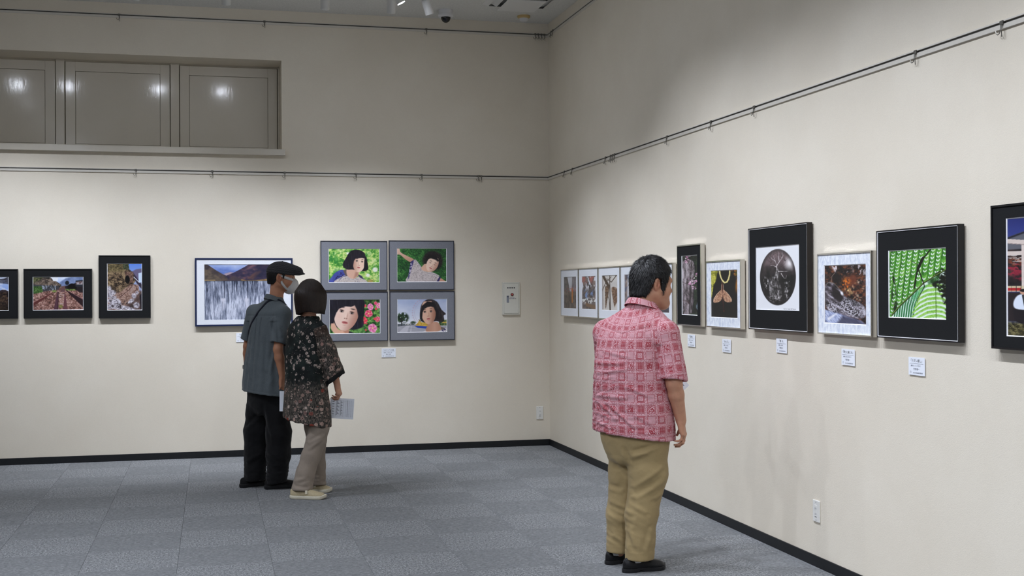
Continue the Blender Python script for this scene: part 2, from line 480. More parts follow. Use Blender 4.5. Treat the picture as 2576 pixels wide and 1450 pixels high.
for q, (a, zz) in enumerate(((.30, -.004), (.24, -.02))):
    o.add([(-a, -a, -zz * 0), (a, -a, 0), (a, a, 0), (-a, a, 0), (-a + .05, -a + .05, zz - .02), (a - .05, -a + .05, zz - .02), (a - .05, a - .05, zz - .02), (-a + .05, a - .05, zz - .02)],
          [(0, 1, 5, 4), (1, 2, 6, 5), (2, 3, 7, 6), (3, 0, 4, 7)])
o.build('cone', M_LAMP, root)
MB().box(-.17, .17, -.17, .25, -.062, -.05, c=.004).build('plate', M_LAMP, root)
MB().lathe([(.008, -.05), (.008, 0)], 10).build('hanger', M_LAMP, root)

# ---- hooks on the rails
M_STEEL = Mat('hook_steel', srgb(120, 118, 112), .35, metal=.8).m
hk = {}
def hook(x, y, z, right, label):
    root = empty('rail_hook', (x, y, z), -math.pi / 2 if right else 0, label, 'hook', 'hooks on the picture rails')
    if not hk:
        hk['a'] = MB().box(-.010, .010, -.018, -.004, -.009, .009, c=.002).mesh('slider')
        hk['b'] = MB().tube([(.004, -.016, -.006), (.004, -.018, -.03), (.004, -.016, -.058)], .0022, 6).mesh('pin')
        hk['c'] = MB().tube([(0, -.018, -.008), (0, -.020, -.030), (-.004, -.022, -.044), (-.012, -.024, -.048), (-.019, -.025, -.042), (-.023, -.025, -.030)], .002, 6).mesh('hook_wire')
        for m in hk.values(): m.materials.append(M_STEEL)
    for k, nm in (('a', 'slider'), ('b', 'pin'), ('c', 'hook_wire')):
        o = bpy.data.objects.new(nm, hk[k]); o.parent = root; COL.objects.link(o)
near = ['above the curved railway photograph', 'above the left part of the waterfall photograph', 'above the cap wearing man', 'above the top left portrait', 'above the top right portrait', 'left one of the pair near the corner', 'right one of the pair near the corner']
for x, t in zip((-.656, .003, .646, 1.296, 1.912, 2.458, 2.485), near): hook(x, YB, 2.583, False, 'steel hook on the lower back wall rail, ' + t)
near = ['over the left shutter panels', 'over the rightmost shutter panel', 'below the dome camera', 'first of the cluster at the corner', 'second of the cluster at the corner', 'third of the cluster at the corner', 'fourth of the cluster at the corner']
for x, t in zip((-.791, .471, 1.964, 3.025, 3.055, 3.085, 3.115), near): hook(x, YB, 3.957, False, 'steel hook on the upper back wall rail, ' + t)
near = ['closest to the corner', 'second from the corner', 'beginning the cluster above the red shirt', 'second of the cluster above the red shirt', 'third of the cluster above the red shirt', 'last of the cluster above the red shirt', 'above the narrow blossom photograph', 'above the insect wing photograph', 'above the oval tree photograph', 'above the fern photograph', 'above the shrine photograph']
for y, t in zip((10.696, 10.443, 9.493, 9.36, 9.31, 9.26, 8.105, 7.321, 6.676, 4.965, 4.337), near): hook(XR, y, 2.583, True, 'steel hook on the lower right wall rail, ' + t)
for y, t in zip((11.12, 11.06), ('tight in the corner', 'next to the corner one')): hook(XR, y, 3.957, True, 'small steel hook on the upper right wall rail, ' + t)

# ---- signal box and outlets
def text(name, body, size, mat, parent, loc, align='CENTER', rot=(math.pi / 2, 0, 0), xs=1.0):
    cu = bpy.data.curves.new(name, 'FONT'); cu.body = body; cu.size = size; cu.align_x = align; cu.align_y = 'CENTER'
    cu.resolution_u = 2; cu.fill_mode = 'FRONT'
    tmp = bpy.data.objects.new('t', cu); COL.objects.link(tmp)
    me = bpy.data.meshes.new_from_object(tmp.evaluated_get(bpy.context.evaluated_depsgraph_get()))
    bpy.data.objects.remove(tmp); bpy.data.curves.remove(cu)
    R = Matrix.Diagonal((xs, 1, 1, 1)); me.transform(R)
    o = link(name, me, mat, parent); o.location = loc; o.rotation_euler = rot
    return o
M_BOX = Mat('box_enamel', srgb(222, 220, 209), .4).m
M_INK = Mat('ink', srgb(30, 30, 36), .7, spec=.2).m
M_INK2 = Mat('pale_ink', srgb(92, 96, 112), .7, spec=.2).m
root = empty('signal_box', (2.7705, YB, 1.262), 0, 'cream metal signal box with a round red lamp on the back wall near the corner', 'wall box')
MB().box(-.0855, .0855, -.02, 0, 0, .312, c=.002).build('box_body', M_BOX, root)
MB().box(-.0705, -.0705 + .141, -.0235, -.019, .014, .300, c=.0015).build('box_door', M_BOX, root)
MB().box(-.0725, .0725, -.0203, -.019, .012, .302).build('door_gap', Mat('door_gap', srgb(150, 148, 138), .8).m, root)
for k in range(4): MB().box(-.0385 + k * .0208, -.0275 + k * .0208, -.0245, -.0225, .2515, .2635).build('vent_hole', M_INK, root)
MB().lathe([(.0145, -.023), (.0145, -.029), (.010, -.030)], 24, 'y', (.0085, 0, .193)).build('lamp_ring', Mat('lamp_ring', srgb(70, 40, 38), .35).m, root, True)
MB().lathe([(.010, -.029), (.008, -.034), (.004, -.036), (.001, -.0365)], 20, 'y', (.0085, 0, .193)).build('lamp_lens', Mat('red_lens', srgb(190, 84, 78), .2).m, root, True)
h = MB().box(-.0455, -.0235, -.0265, -.0228, .117, .183, c=.001).build('latch', Mat('latch_steel', srgb(150, 156, 168), .35, metal=.6).m, root)
MB().box(-.0425, -.0265, -.0285, -.0262, .168, .180, c=.001).build('latch_button', Mat('latch_dark', srgb(92, 98, 110), .4).m, h)
for z in (.043, .250): MB().box(.066, .0725, -.0265, -.0195, z - .02, z + .02, c=.001).build('hinge', M_BOX, root)
MB().box(-.0185, .036, -.0243, -.0231, .149, .170).build('label_plate', Mat('label_white', srgb(226, 224, 222), .5).m, root)
text('label_text', '自動火災報知', .008, M_INK, root, (.009, -.0246, .166)); text('label_text', '総合盤 発信機 電話', .009, M_INK, root, (.009, -.0246, .1545))
M_PLATE = Mat('outlet_plastic', srgb(232, 231, 226), .35).m
def outlet(loc, rz, w, h, label):
    root = empty('wall_outlet', loc, rz, label, 'outlet')
    MB().box(-w / 2, w / 2, -.008, 0, 0, h, c=.0025).build('cover_plate', M_PLATE, root)
    ins = MB().box(-.0125, .0125, -.0098, -.007, h * .22, h * .78, c=.0008).build('socket_insert', M_PLATE, root)
    for z in (h * .36, h * .62):
        for x in (-.006, .006): MB().box(x - .0012, x + .0012, -.0103, -.0095, z - .005, z + .005).build('slot', M_INK2, ins)
    MB().box(-.010, .010, -.0103, -.0095, h * .245, h * .265).build('slot', M_INK2, ins)
    for z in (h * .09, h * .91): MB().lathe([(.003, -.0085), (.002, -.009)], 10, 'y', (0, 0, z)).build('screw', M_INK2, root)
outlet((3.052, YB, .253), 0, .068, .124, 'white double power outlet low on the back wall near the corner')
outlet((XR, 5.948, .242), -math.pi / 2, .074, .117, 'white double power outlet low on the right wall under the photographs')
# ------------------------------------------------------------------ printed photographs (flat print, painted as point colours on a fine grid)
class Pic:
    def __init__(s, win, nx, aspect, base):
        s.x0, s.y0, s.x1, s.y1 = win
        s.nx, s.ny = nx, max(8, int(round(nx / aspect)))
        u, v = np.meshgrid((np.arange(s.nx) + .5) / s.nx, (np.arange(s.ny) + .5) / s.ny)
        s.u, s.v = u, v
        s.X, s.Y = s.x0 + u * (s.x1 - s.x0), s.y0 + v * (s.y1 - s.y0)
        s.px = (s.x1 - s.x0) / s.nx
        s.a = np.zeros((s.ny, s.nx, 3)) + np.array(base, float)
    def put(s, m, c, al=1.0):
        m = np.clip(m * al, 0, 1)[..., None]
        s.a = s.a * (1 - m) + np.asarray(c, float) * m
        return s
    def mul(s, m, k): s.a = s.a * (1 - np.clip(m, 0, 1)[..., None] * (1 - k)); return s
    def poly(s, pts, soft=None, smooth=False):
        soft = soft or s.px
        P = np.array(pts, float)
        if smooth:
            n = len(P); t = np.linspace(0, 1, 6, endpoint=False)[:, None]; Q = []
            for i in range(n):
                a, b, c, d = P[i - 1], P[i], P[(i + 1) % n], P[(i + 2) % n]
                Q.append(.5 * (2 * b + (c - a) * t + (2 * a - 5 * b + 4 * c - d) * t ** 2 + (-a + 3 * b - 3 * c + d) * t ** 3))
            P = np.concatenate(Q)
        ins = np.zeros(s.X.shape, bool); dist = np.full(s.X.shape, 1e9)
        for i in range(len(P)):
            (ax, ay), (bx, by) = P[i - 1], P[i]
            if ay != by:
                ins ^= ((ay > s.Y) != (by > s.Y)) & (s.X < (bx - ax) * (s.Y - ay) / (by - ay) + ax)
            dist = np.minimum(dist, s._seg(ax, ay, bx, by)[0])
        sd = np.where(ins, dist, -dist)
        return np.clip(.5 + sd / soft / 2, 0, 1)
    def _seg(s, ax, ay, bx, by):
        dx, dy = bx - ax, by - ay; L = dx * dx + dy * dy + 1e-9
        t = np.clip(((s.X - ax) * dx + (s.Y - ay) * dy) / L, 0, 1)
        return np.hypot(s.X - ax - t * dx, s.Y - ay - t * dy), t
    def line(s, pts, w0, w1=None, soft=None):
        soft = soft or s.px; w1 = w0 if w1 is None else w1; m = 0; n = len(pts) - 1
        for i in range(n):
            d, t = s._seg(*pts[i], *pts[i + 1]); w = w0 + (w1 - w0) * (i + t) / n
            m = np.maximum(m, np.clip(.5 + (w / 2 - d) / soft, 0, 1))
        return m
    def ell(s, cx, cy, rx, ry, rot=0.0, soft=None):
        soft = soft or s.px; c, q = math.cos(rot), math.sin(rot)
        a = ((s.X - cx) * c + (s.Y - cy) * q) / rx; b = (-(s.X - cx) * q + (s.Y - cy) * c) / ry
        d = (1 - np.hypot(a, b)) * min(rx, ry)
        return np.clip(.5 + d / soft / 2, 0, 1)
    def n(s, sx, sy=None, seed=0, oct=4, gain=.55):
        return fbm(s.X / sx, s.Y / (sy or sx), 0, seed, oct, gain)
    def ss(s, v, a, b): t = np.clip((v - a) / (b - a), 0, 1); return t * t * (3 - 2 * t)
    def lerp(s, f, *cs):
        f = np.clip(f, 0, 1) * (len(cs) - 1); r = 0
        for i, c in enumerate(cs): r = r + np.clip(1 - np.abs(f - i), 0, 1)[..., None] * np.array(c, float)
        return r
    def face(s, cx, cy, w, h, rot, side, skin=(236, 200, 180), shade=(196, 148, 128), turn=0.0, closed=False):
        c, q = math.cos(rot), math.sin(rot)
        a = ((s.X - cx) * c + (s.Y - cy) * q) / w; b = (-(s.X - cx) * q + (s.Y - cy) * c) / h
        wid = np.where(b > 0, np.sqrt(np.clip(1 - (np.clip(b, 0, 1) * .97) ** 2.3, 0, 1)), np.sqrt(np.clip(1 - (b * .85) ** 2, 0, 1)))
        wid = wid * (1 - .12 * np.clip(b, 0, 1))
        m = np.clip(.5 + (wid - np.abs(a)) * w / s.px / 1.5, 0, 1) * (np.abs(b) < 1.02)
        f = s.ss(a * side + .25 * b, -.1, 1.05)
        s.put(m, s.lerp(f, skin, tuple(.5 * (x + y) for x, y in zip(skin, shade)), shade))
        g = lambda A, Bc, ra, rb, so=.6: np.clip((1 - np.hypot((a - A - turn) / ra, (b - Bc) / rb)) / so, 0, 1) * m
        s.put(g(-.55 * side, .25, .34, .3, 1), (240, 186, 170), .35)
        s.put(g(-.1, -.62, .6, .28, 1), tuple(min(255, x + 12) for x in skin), .5)
        for e in (-1, 1):
            s.put(g(e * .42, -.12, .27, .16, 1), shade, .55)
            if closed: s.put(g(e * .42, -.06, .22, .035), (60, 40, 40), .9)
            else:
                s.put(g(e * .42, -.08, .20, .075), (40, 28, 28), .95)
                s.put(g(e * .42 + .09, -.07, .05, .045), (225, 215, 210), .7); s.put(g(e * .42 - .11, -.07, .05, .045), (225, 215, 210), .7)
                s.put(g(e * .42, -.16, .23, .035), (30, 22, 24), .9)
            s.put(g(e * .43, -.33, .25, .05), (62, 46, 44), .75)
        s.put(g(.10 * side, .12, .08, .26, 1), shade, .6)
        s.put(g(0, .29, .19, .06, 1), shade, .75); s.put(g(-.09, .30, .05, .03), (96, 56, 50), .8); s.put(g(.09, .30, .05, .03), (96, 56, 50), .8)
        s.put(g(-.02 * side, .14, .06, .2, 1), tuple(min(255, x + 14) for x in skin), .7)
        s.put(g(0, .545, .29, .095, .35), (190, 96, 96), .9); s.put(g(0, .535, .27, .022), (110, 48, 50), .85); s.put(g(0, .585, .13, .03, 1), (226, 150, 146), .7)
        s.put(g(0, .70, .2, .04, 1), shade, .5)
        return a, b, m
    def build(s, name, w, h, mat, parent, x0, z0, y):
        """grid mesh, x from x0 to x0+w, z from z0 up to z0+h"""
        lin = np.clip(s.a / 255.0, 0, 1); lin = np.where(lin <= .04045, lin / 12.92, ((lin + .055) / 1.055) ** 2.4)
        gx = np.linspace(0, 1, s.nx) * w + x0; gz = z0 + h - np.linspace(0, 1, s.ny) * h
        GX, GZ = np.meshgrid(gx, gz)
        V = np.stack([GX.ravel(), np.full(GX.size, y), GZ.ravel()], 1)
        i = np.arange(s.nx * s.ny).reshape(s.ny, s.nx)
        F = np.stack([i[1:, :-1], i[1:, 1:], i[:-1, 1:], i[:-1, :-1]], -1).reshape(-1, 4)
        return link(name, np_mesh(name, V, F, lin.reshape(-1, 3)), mat, parent)

def print_material(name, rough=.35):
    k = Mat(name, rough=rough, spec=.4)
    k.lk(k.node('ShaderNodeAttribute', attribute_name='tint').outputs['Color'], k.b.inputs['Base Color'])
    return k.m
M_PRINT = print_material('photo_print')

def leaves(p, m, seed, dark, mid, light, sc, al=1.0):
    a = p.n(sc, sc * .8, seed, 5, .65); b = p.n(sc * .35, sc * .3, seed + 5, 3, .6)
    f = np.clip((a - .5) * 2.4 + .5 + (b - .5) * 1.6, 0, 1)
    return p.put(m, p.lerp(f, dark, mid, light), al)

def pic_mountain_sky(asp):
    p = Pic((-530, 402, 105, 825), 150, asp, (120, 150, 215))
    p.a = p.lerp(p.v * 1.5, (196, 206, 226), (140, 168, 228), (168, 190, 232))
    p.put(p.ss(p.n(90, 45, 3), .45, .7), (226, 230, 240), .7)
    p.put(p.poly([(-540, 640), (-400, 600), (-260, 560), (-120, 600), (-40, 585), (20, 562), (60, 565), (120, 590), (120, 840), (-540, 840)], 3), (52, 42, 46))
    leaves(p, p.poly([(-540, 640), (-300, 600), (-120, 640), (20, 590), (120, 605), (120, 840), (-540, 840)], 5), 4, (18, 14, 16), (52, 40, 36), (92, 72, 56), 30)
    p.mul(p.ss(p.v, .7, 1), .55)
    for k in range(16): p.put(p.line([(110, 400 + 6 * k), (60 - 14 * k, 420 + 3 * k), (10 - 25 * k, 440 - (k % 4) * 6)], 5, 1), (30, 26, 34), .8)
    p.put(p.ss(p.n(18, 16, 9), .56, .66) * p.ss(-p.v, -.25, -.05), (36, 32, 36), .8)
    return p

def pic_rails(asp):
    p = Pic((428, 402, 1075, 820), 210, asp, (104, 74, 70))
    sky = p.poly([(650, 400), (1076, 400), (1076, 470), (900, 480), (780, 500), (640, 430)], 4)
    p.put(sky, p.lerp(p.v * 4, (226, 234, 250), (150, 176, 224)))
    p.put(p.poly([(770, 470), (850, 420), (930, 400), (1076, 400), (1076, 500), (780, 520)], 8), p.lerp(p.n(40, 40, 2), (84, 100, 140), (150, 168, 205)))
    leaves(p, p.poly([(428, 402), (640, 402), (700, 440), (790, 500), (790, 540), (428, 560)], 4), 3, (44, 40, 38), (98, 84, 74), (140, 124, 110), 40)
    leaves(p, p.poly([(428, 402), (560, 402), (520, 440), (428, 480)], 12), 31, (34, 40, 28), (76, 82, 52), (120, 116, 80), 24)
    p.put(p.poly([(660, 404), (748, 404), (748, 455), (690, 455)], 3), (232, 236, 244))
    p.put(p.poly([(428, 500), (760, 515), (760, 560), (428, 600)], 4), (58, 60, 66), .9)
    p.put(p.ss(p.n(14, 30, 6), .52, .62) * p.poly([(540, 510), (740, 510), (720, 585), (540, 590)], 6), (150, 158, 172))
    leaves(p, p.poly([(428, 520), (540, 520), (560, 600), (428, 615)], 6), 8, (22, 44, 20), (60, 96, 42), (110, 140, 80), 14)
    p.put(p.poly([(840, 520), (1076, 450), (1076, 600), (900, 580), (840, 545)], 3), (36, 30, 34))
    p.put(p.ell(930, 540, 60, 55), (12, 10, 12)); p.put(p.ell(866, 478, 26, 26, 0, 6), (24, 28, 34))
    p.put(p.poly([(975, 450), (1070, 440), (1070, 525), (975, 525)], 2), (40, 44, 52)); p.put(p.poly([(980, 465), (1066, 458), (1066, 500), (980, 500)], 2), (166, 160, 164)); p.put(p.ss(p.n(12, 9, 5), .5, .6) * p.poly([(980, 465), (1066, 458), (1066, 500), (980, 500)], 2), (96, 70, 70))
    leaves(p, p.poly([(840, 555), (970, 555), (980, 590), (860, 590)], 6), 9, (40, 60, 26), (104, 130, 60), (150, 160, 100), 10)
    leaves(p, p.poly([(428, 620), (640, 575), (990, 575), (1076, 620), (1076, 830), (428, 830)], 5), 11, (70, 46, 42), (140, 98, 88), (196, 160, 150), 22)
    for k in range(9):
        t = (k / 8) ** 1.6; y = 600 + t * 215
        p.put(p.poly([(790 - 40 - 300 * t, y), (860 + 240 * t, y - 4), (864 + 250 * t, y + 5 + 10 * t), (788 - 44 - 310 * t, y + 6 + 10 * t)], 3), (124, 88, 78), .55)
        p.put(p.ss(p.n(20, 6, 40 + k), .5, .64) * p.poly([(755, y), (832, y), (836 + 4 * t, y + 6 + 10 * t), (752, y + 6 + 10 * t)], 2), (206, 190, 184), .9)
    for pts, c in (([(690, 588), (700, 592), (432, 770), (432, 726)], (92, 48, 46)), ([(690, 588), (432, 726), (432, 716)], (168, 122, 116)),
                   ([(850, 575), (862, 572), (1076, 688), (1076, 790)], (44, 28, 32)), ([(862, 572), (1076, 680), (1076, 694)], (132, 96, 98)),
                   ([(754, 590), (738, 590), (690, 822), (745, 822)], (86, 56, 66)), ([(756, 590), (750, 590), (742, 822), (752, 822)], (52, 30, 36)),
                   ([(826, 570), (838, 590), (872, 822), (815, 822), (832, 600)], (104, 64, 70)), ([(812, 545), (826, 545), (834, 592), (776, 592)], (100, 72, 74))):
        p.put(p.poly(pts, 2.5), c)
    leaves(p, p.ell(700, 582, 28, 14, 0, 6), 13, (50, 70, 30), (120, 140, 70), (170, 180, 110), 8)
    leaves(p, p.ell(782, 775, 26, 20, 0, 6), 14, (60, 64, 30), (120, 118, 60), (160, 150, 90), 8)
    return p

def pic_tunnel(asp):
    p = Pic((1393, 228, 1833, 822), 150, asp, (96, 76, 66))
    p.a = p.lerp(p.v * 3, (92, 132, 220), (120, 150, 216), (150, 164, 200))
    p.put(p.ss(p.v, .55, .62), p.lerp(p.n(20, 20, 44), (60, 46, 44), (120, 96, 88)))
    p.put(p.poly([(1700, 330), (1760, 300), (1833, 290), (1833, 480), (1740, 430)], 6), (104, 96, 124))
    leaves(p, p.poly([(1393, 228), (1660, 228), (1670, 300), (1720, 340), (1760, 440), (1700, 520), (1560, 600), (1393, 620)], 5), 5, (40, 32, 26), (98, 80, 62), (150, 128, 98), 34)
    leaves(p, p.poly([(1393, 228), (1640, 228), (1600, 330), (1393, 330)], 20), 55, (44, 40, 26), (96, 88, 56), (140, 124, 84), 18, .7)
    leaves(p, p.poly([(1590, 230), (1664, 230), (1672, 310), (1600, 300)], 6), 56, (26, 32, 22), (58, 66, 44), (90, 92, 70), 14)
    leaves(p, p.poly([(1610, 330), (1720, 335), (1722, 470), (1640, 470)], 4), 6, (66, 48, 42), (112, 84, 72), (150, 120, 104), 12)
    p.put(p.ell(1648, 430, 30, 52, 0, 4), (10, 8, 10))
    p.put(p.poly([(1720, 340), (1833, 500), (1833, 560), (1760, 470)], 5), (52, 44, 60)); p.put(p.poly([(1788, 350), (1830, 340), (1830, 470), (1790, 470)], 3), (196, 214, 236)); p.put(p.line([(1730, 400), (1800, 470)], 9), (206, 206, 216))
    leaves(p, p.poly([(1393, 620), (1560, 590), (1690, 490), (1790, 500), (1800, 600), (1700, 700), (1560, 822), (1393, 822)], 5), 7, (100, 74, 64), (150, 118, 104), (186, 158, 146), 14)
    p.put(p.line([(1548, 660), (1640, 585), (1700, 530), (1704, 508), (1665, 492)], 7, 4), (62, 36, 34)); p.put(p.line([(1700, 640), (1760, 560), (1768, 520), (1720, 492)], 9, 4), (74, 44, 42))
    p.put(p.poly([(1720, 505), (1748, 510), (1740, 545), (1700, 600), (1660, 620)], 8), (172, 150, 144), .6)
    for k, (x, y, rx, ry) in enumerate([(1415, 545, 28, 34), (1450, 600, 52, 36), (1420, 640, 40, 26), (1470, 660, 40, 20), (1420, 700, 36, 26), (1500, 740, 70, 70), (1440, 770, 60, 40), (1560, 790, 70, 30), (1660, 800, 90, 22), (1700, 700, 30, 22), (1730, 640, 30, 36), (1770, 600, 20, 24), (1680, 720, 30, 16), (1760, 760, 40, 40)]):
        m = p.ell(x, y, rx, ry, .3 * (k % 3 - 1), 9)
        p.put(m, p.lerp(p.n(16, 14, 60 + k, 3) * 1.3 - .1, (70, 62, 66), (176, 170, 180), (238, 234, 240)))
    p.put(p.ss(p.n(26, 20, 77), .56, .68) * p.poly([(1393, 680), (1600, 690), (1810, 740), (1810, 822), (1393, 822)], 8), (48, 40, 42), .85)
    p.put(p.poly([(1800, 640), (1833, 600), (1833, 822), (1815, 822)], 4), (30, 26, 34))
    return p

def pic_waterfall(asp):
    p = Pic((267, 212, 1456, 1055), 300, asp, (90, 100, 140))
    p.a = p.lerp(p.ss(p.v, 0, .22) * .6 + p.n(150, 60, 2) * .5, (198, 208, 232), (124, 146, 205), (60, 84, 158))
    p.put(p.poly([(560, 360), (660, 330), (720, 340), (600, 400)], 8), (170, 150, 160))
    m = p.poly([(600, 385), (700, 345), (790, 300), (880, 250), (940, 214), (1460, 214), (1460, 470), (560, 470), (560, 370)], 3)
    p.put(m, p.lerp(fbm((p.X + p.Y * 1.1) / 90, (p.Y - .4 * p.X) / 40, 0, 5), (30, 34, 56), (62, 52, 74), (134, 92, 84)))
    p.put(p.poly([(920, 430), (1000, 360), (1100, 310), (1130, 325), (1000, 440)], 14), (150, 98, 72), .75)
    p.put(p.poly([(880, 300), (990, 216), (1070, 218), (960, 280)], 16), (140, 100, 104), .7)
    p.put(p.poly([(1100, 214), (1460, 214), (1460, 300), (1240, 330), (1080, 420), (900, 450), (1000, 380)], 30), (34, 36, 58), .6)
    p.put(p.poly([(267, 212), (330, 225), (440, 300), (560, 370), (620, 420), (620, 470), (267, 470)], 3), p.lerp(fbm((p.X + p.Y) / 60, (p.Y - p.X) / 120, 0, 9), (36, 32, 44), (76, 66, 66), (112, 92, 78)))
    p.put(p.poly([(267, 280), (360, 320), (480, 400), (540, 470), (267, 470)], 10), p.lerp(p.n(50, 30, 10), (58, 52, 52), (98, 86, 76), (116, 98, 80)))
    p.put(p.poly([(590, 470), (700, 390), (800, 420), (860, 470)], 20), (70, 62, 66), .8)
    p.put(p.poly([(267, 448), (430, 446), (440, 470), (267, 470)], 5), (150, 128, 92)); p.put(p.poly([(820, 436), (900, 456), (1100, 448), (1456, 400), (1456, 472), (820, 472)], 5), p.lerp(p.n(30, 12, 11), (70, 56, 44), (188, 152, 100)))
    w = np.clip((p.Y - 466) / 4, 0, 1)
    st = fbm(p.X / 16, p.Y / 190, 0, 21, 5, .68); st2 = fbm(p.X / 6, p.Y / 60, 0, 22, 3, .6); big = fbm(p.X / 80, p.Y / 120, 0, 23, 3)
    low = p.ss(p.Y, 560, 760)
    f = np.clip((st - .5) * 1.7 + .42 + (st2 - .5) * .7 + (big - .5) * .6 + low * .2 - .1 * p.ss(p.Y, 960, 1060), 0, 1)
    p.put(w, p.lerp(f, (46, 52, 70), (112, 120, 140), (160, 166, 186), (214, 218, 234)))
    for x, y1 in ((690, 640), (920, 735), (1030, 640), (570, 720), (750, 620)): p.put(p.line([(x, 470), (x + 2, y1)], 20, 10, 8), (36, 42, 60), .75)
    for x in (548, 905): p.put(p.ell(x, 750, 30, 20, 0, 14), (214, 214, 226), .9); p.put(p.line([(x, 750), (x + 4, 900)], 50, 20, 30), (206, 206, 220), .6)
    p.put(p.line([(267, 468), (1456, 468)], 5), (50, 54, 60), .8)
    return p

HAIR = (30, 26, 34)
def pic_portrait_garden(asp):
    p = Pic((168, 165, 746, 547), 190, asp, (150, 190, 90))
    leaves(p, np.ones_like(p.X), 2, (58, 132, 50), (132, 190, 84), (212, 226, 140), 46)
    p.put(p.ss(p.n(70, 50, 7), .55, .75), (214, 230, 170), .6); p.put(p.ss(p.n(50, 60, 17), .55, .7) * p.ss(-p.u, -.35, 0), (40, 130, 60), .7)
    for x, y, r in ((694, 402, 30), (612, 465, 22), (386, 218, 16)): p.put(p.ell(x, y, r, r * .9, 0, 7), p.lerp(p.n(10, 10, 4), (226, 228, 200), (252, 252, 250)))
    p.put(p.ell(640, 530, 40, 18, 0, 8), (170, 130, 70), .7)
    p.put(p.poly([(172, 548), (205, 480), (250, 430), (320, 402), (370, 440), (360, 548)], 3, True), p.lerp(p.n(30, 60, 8), (50, 56, 128), (92, 104, 186)))
    p.put(p.ss(p.n(14, 14, 12, 2), .5, .58) * p.poly([(240, 500), (300, 430), (345, 440), (330, 480), (260, 548), (230, 548)], 3), (40, 36, 84))
    p.put(p.poly([(240, 548), (300, 490), (380, 470), (440, 500), (520, 478), (560, 500), (585, 548)], 3, True), p.lerp(p.n(12, 8, 13, 3), (96, 86, 100), (206, 196, 190), (176, 160, 150)))
    for k in range(4): p.put(p.line([(262 + 8 * k, 548 - 8 * k), (330, 490 - 9 * k), (390, 474 - 6 * k)], 4), (60, 52, 84) if k % 2 else (220, 214, 214), .8)
    p.put(p.poly([(330, 410), (372, 398), (380, 470), (360, 474)], 3), (104, 88, 84)); p.put(p.poly([(490, 450), (540, 470), (570, 512), (520, 490)], 3), (56, 54, 90))
    p.put(p.poly([(372, 400), (430, 380), (500, 410), (500, 470), (440, 505), (380, 470)], 4, True), (216, 172, 150))
    p.put(p.poly([(470, 430), (505, 420), (500, 470), (450, 500)], 10), (170, 120, 102), .7)
    hair = p.poly([(330, 330), (370, 260), (400, 210), (440, 182), (500, 176), (560, 200), (590, 260), (612, 340), (615, 390), (580, 415), (540, 418), (440, 400), (380, 400), (335, 370)], 3, True)
    p.put(hair, p.lerp(fbm(p.X / 12, p.Y / 50, 0, 15), (16, 14, 22), HAIR, (62, 56, 70)))
    p.face(514, 318, 72, 110, .14, -1, skin=(238, 204, 184), turn=.02)
    p.put(p.poly([(425, 390), (430, 280), (450, 200), (520, 182), (578, 215), (592, 290), (576, 276), (548, 268), (510, 272), (474, 276), (456, 300), (446, 350), (440, 395)], 4), p.lerp(fbm(p.X / 8, p.Y / 40, 0, 16), (18, 14, 22), (48, 42, 54)))
    p.put(p.poly([(575, 280), (596, 260), (612, 350), (612, 400), (560, 418), (568, 370)], 3, True), (22, 18, 28))
    return p

def pic_portrait_grass(asp):
    p = Pic((946, 160, 1508, 540), 190, asp, (40, 90, 44))
    a = fbm((p.X + p.Y * .7) / 16, (p.Y - p.X * .6) / 6, 0, 4, 4, .65); b = p.n(120, 90, 5)
    p.a = p.lerp(np.clip((a - .5) * 1.7 + .35 + (b - .5) * .9, 0, 1), (20, 54, 28), (44, 106, 46), (120, 176, 90))
    p.put(p.poly([(946, 162), (975, 165), (990, 205), (1060, 245), (1135, 285), (1118, 322), (1050, 290), (985, 235), (946, 225)], 3, True), p.lerp(p.v * 3, (232, 196, 178), (196, 148, 124)))
    m = p.poly([(1140, 290), (1170, 300), (1215, 365), (1270, 420), (1330, 425), (1400, 455), (1425, 480), (1400, 540), (1062, 540), (1085, 450), (1105, 370)], 3, True)
    p.put(m, p.lerp(p.n(12, 10, 6, 4, .7), (120, 108, 112), (196, 184, 182), (226, 214, 214)))
    for k in range(3): p.put(p.line([(1150 + 12 * k, 296 + 6 * k), (1200 + 8 * k, 350 + 4 * k), (1225 + 6 * k, 400)], 3), (250, 246, 244) if k % 2 else (110, 100, 126), .8)
    for k in range(3): p.put(p.line([(1300, 432 + 10 * k), (1380, 450 + 9 * k), (1415, 470 + 12 * k)], 3), (110, 100, 126) if k % 2 else (246, 242, 240), .7)
    p.put(p.poly([(1100, 310), (1130, 292), (1140, 296), (1116, 370), (1085, 480), (1064, 520)], 3), (62, 56, 110)); p.put(p.ss(p.n(10, 10, 8, 2), .52, .6) * p.poly([(1100, 310), (1130, 292), (1140, 296), (1116, 370), (1085, 480), (1064, 520)], 3), (190, 180, 200))
    p.put(p.poly([(1425, 480), (1442, 490), (1420, 540), (1390, 540)], 3), (58, 50, 100)); p.put(p.poly([(1440, 495), (1500, 535), (1500, 541), (1420, 541)], 3), (206, 154, 128))
    p.put(p.ell(1352, 300, 115, 112, .3, 14), p.lerp(fbm(p.X / 12, p.Y / 12, 0, 9), (14, 12, 14), (34, 28, 30), (62, 54, 50)))
    p.put(p.poly([(1225, 370), (1275, 330), (1330, 380), (1320, 425), (1270, 422), (1225, 400)], 4, True), (222, 176, 152))
    p.face(1345, 340, 66, 88, .44, 1, skin=(238, 206, 186), shade=(192, 142, 122), closed=True)
    p.put(p.poly([(1262, 335), (1265, 285), (1300, 230), (1380, 235), (1425, 300), (1410, 310), (1380, 288), (1330, 272), (1292, 282), (1280, 310), (1276, 335)], 6), (22, 18, 20))
    return p

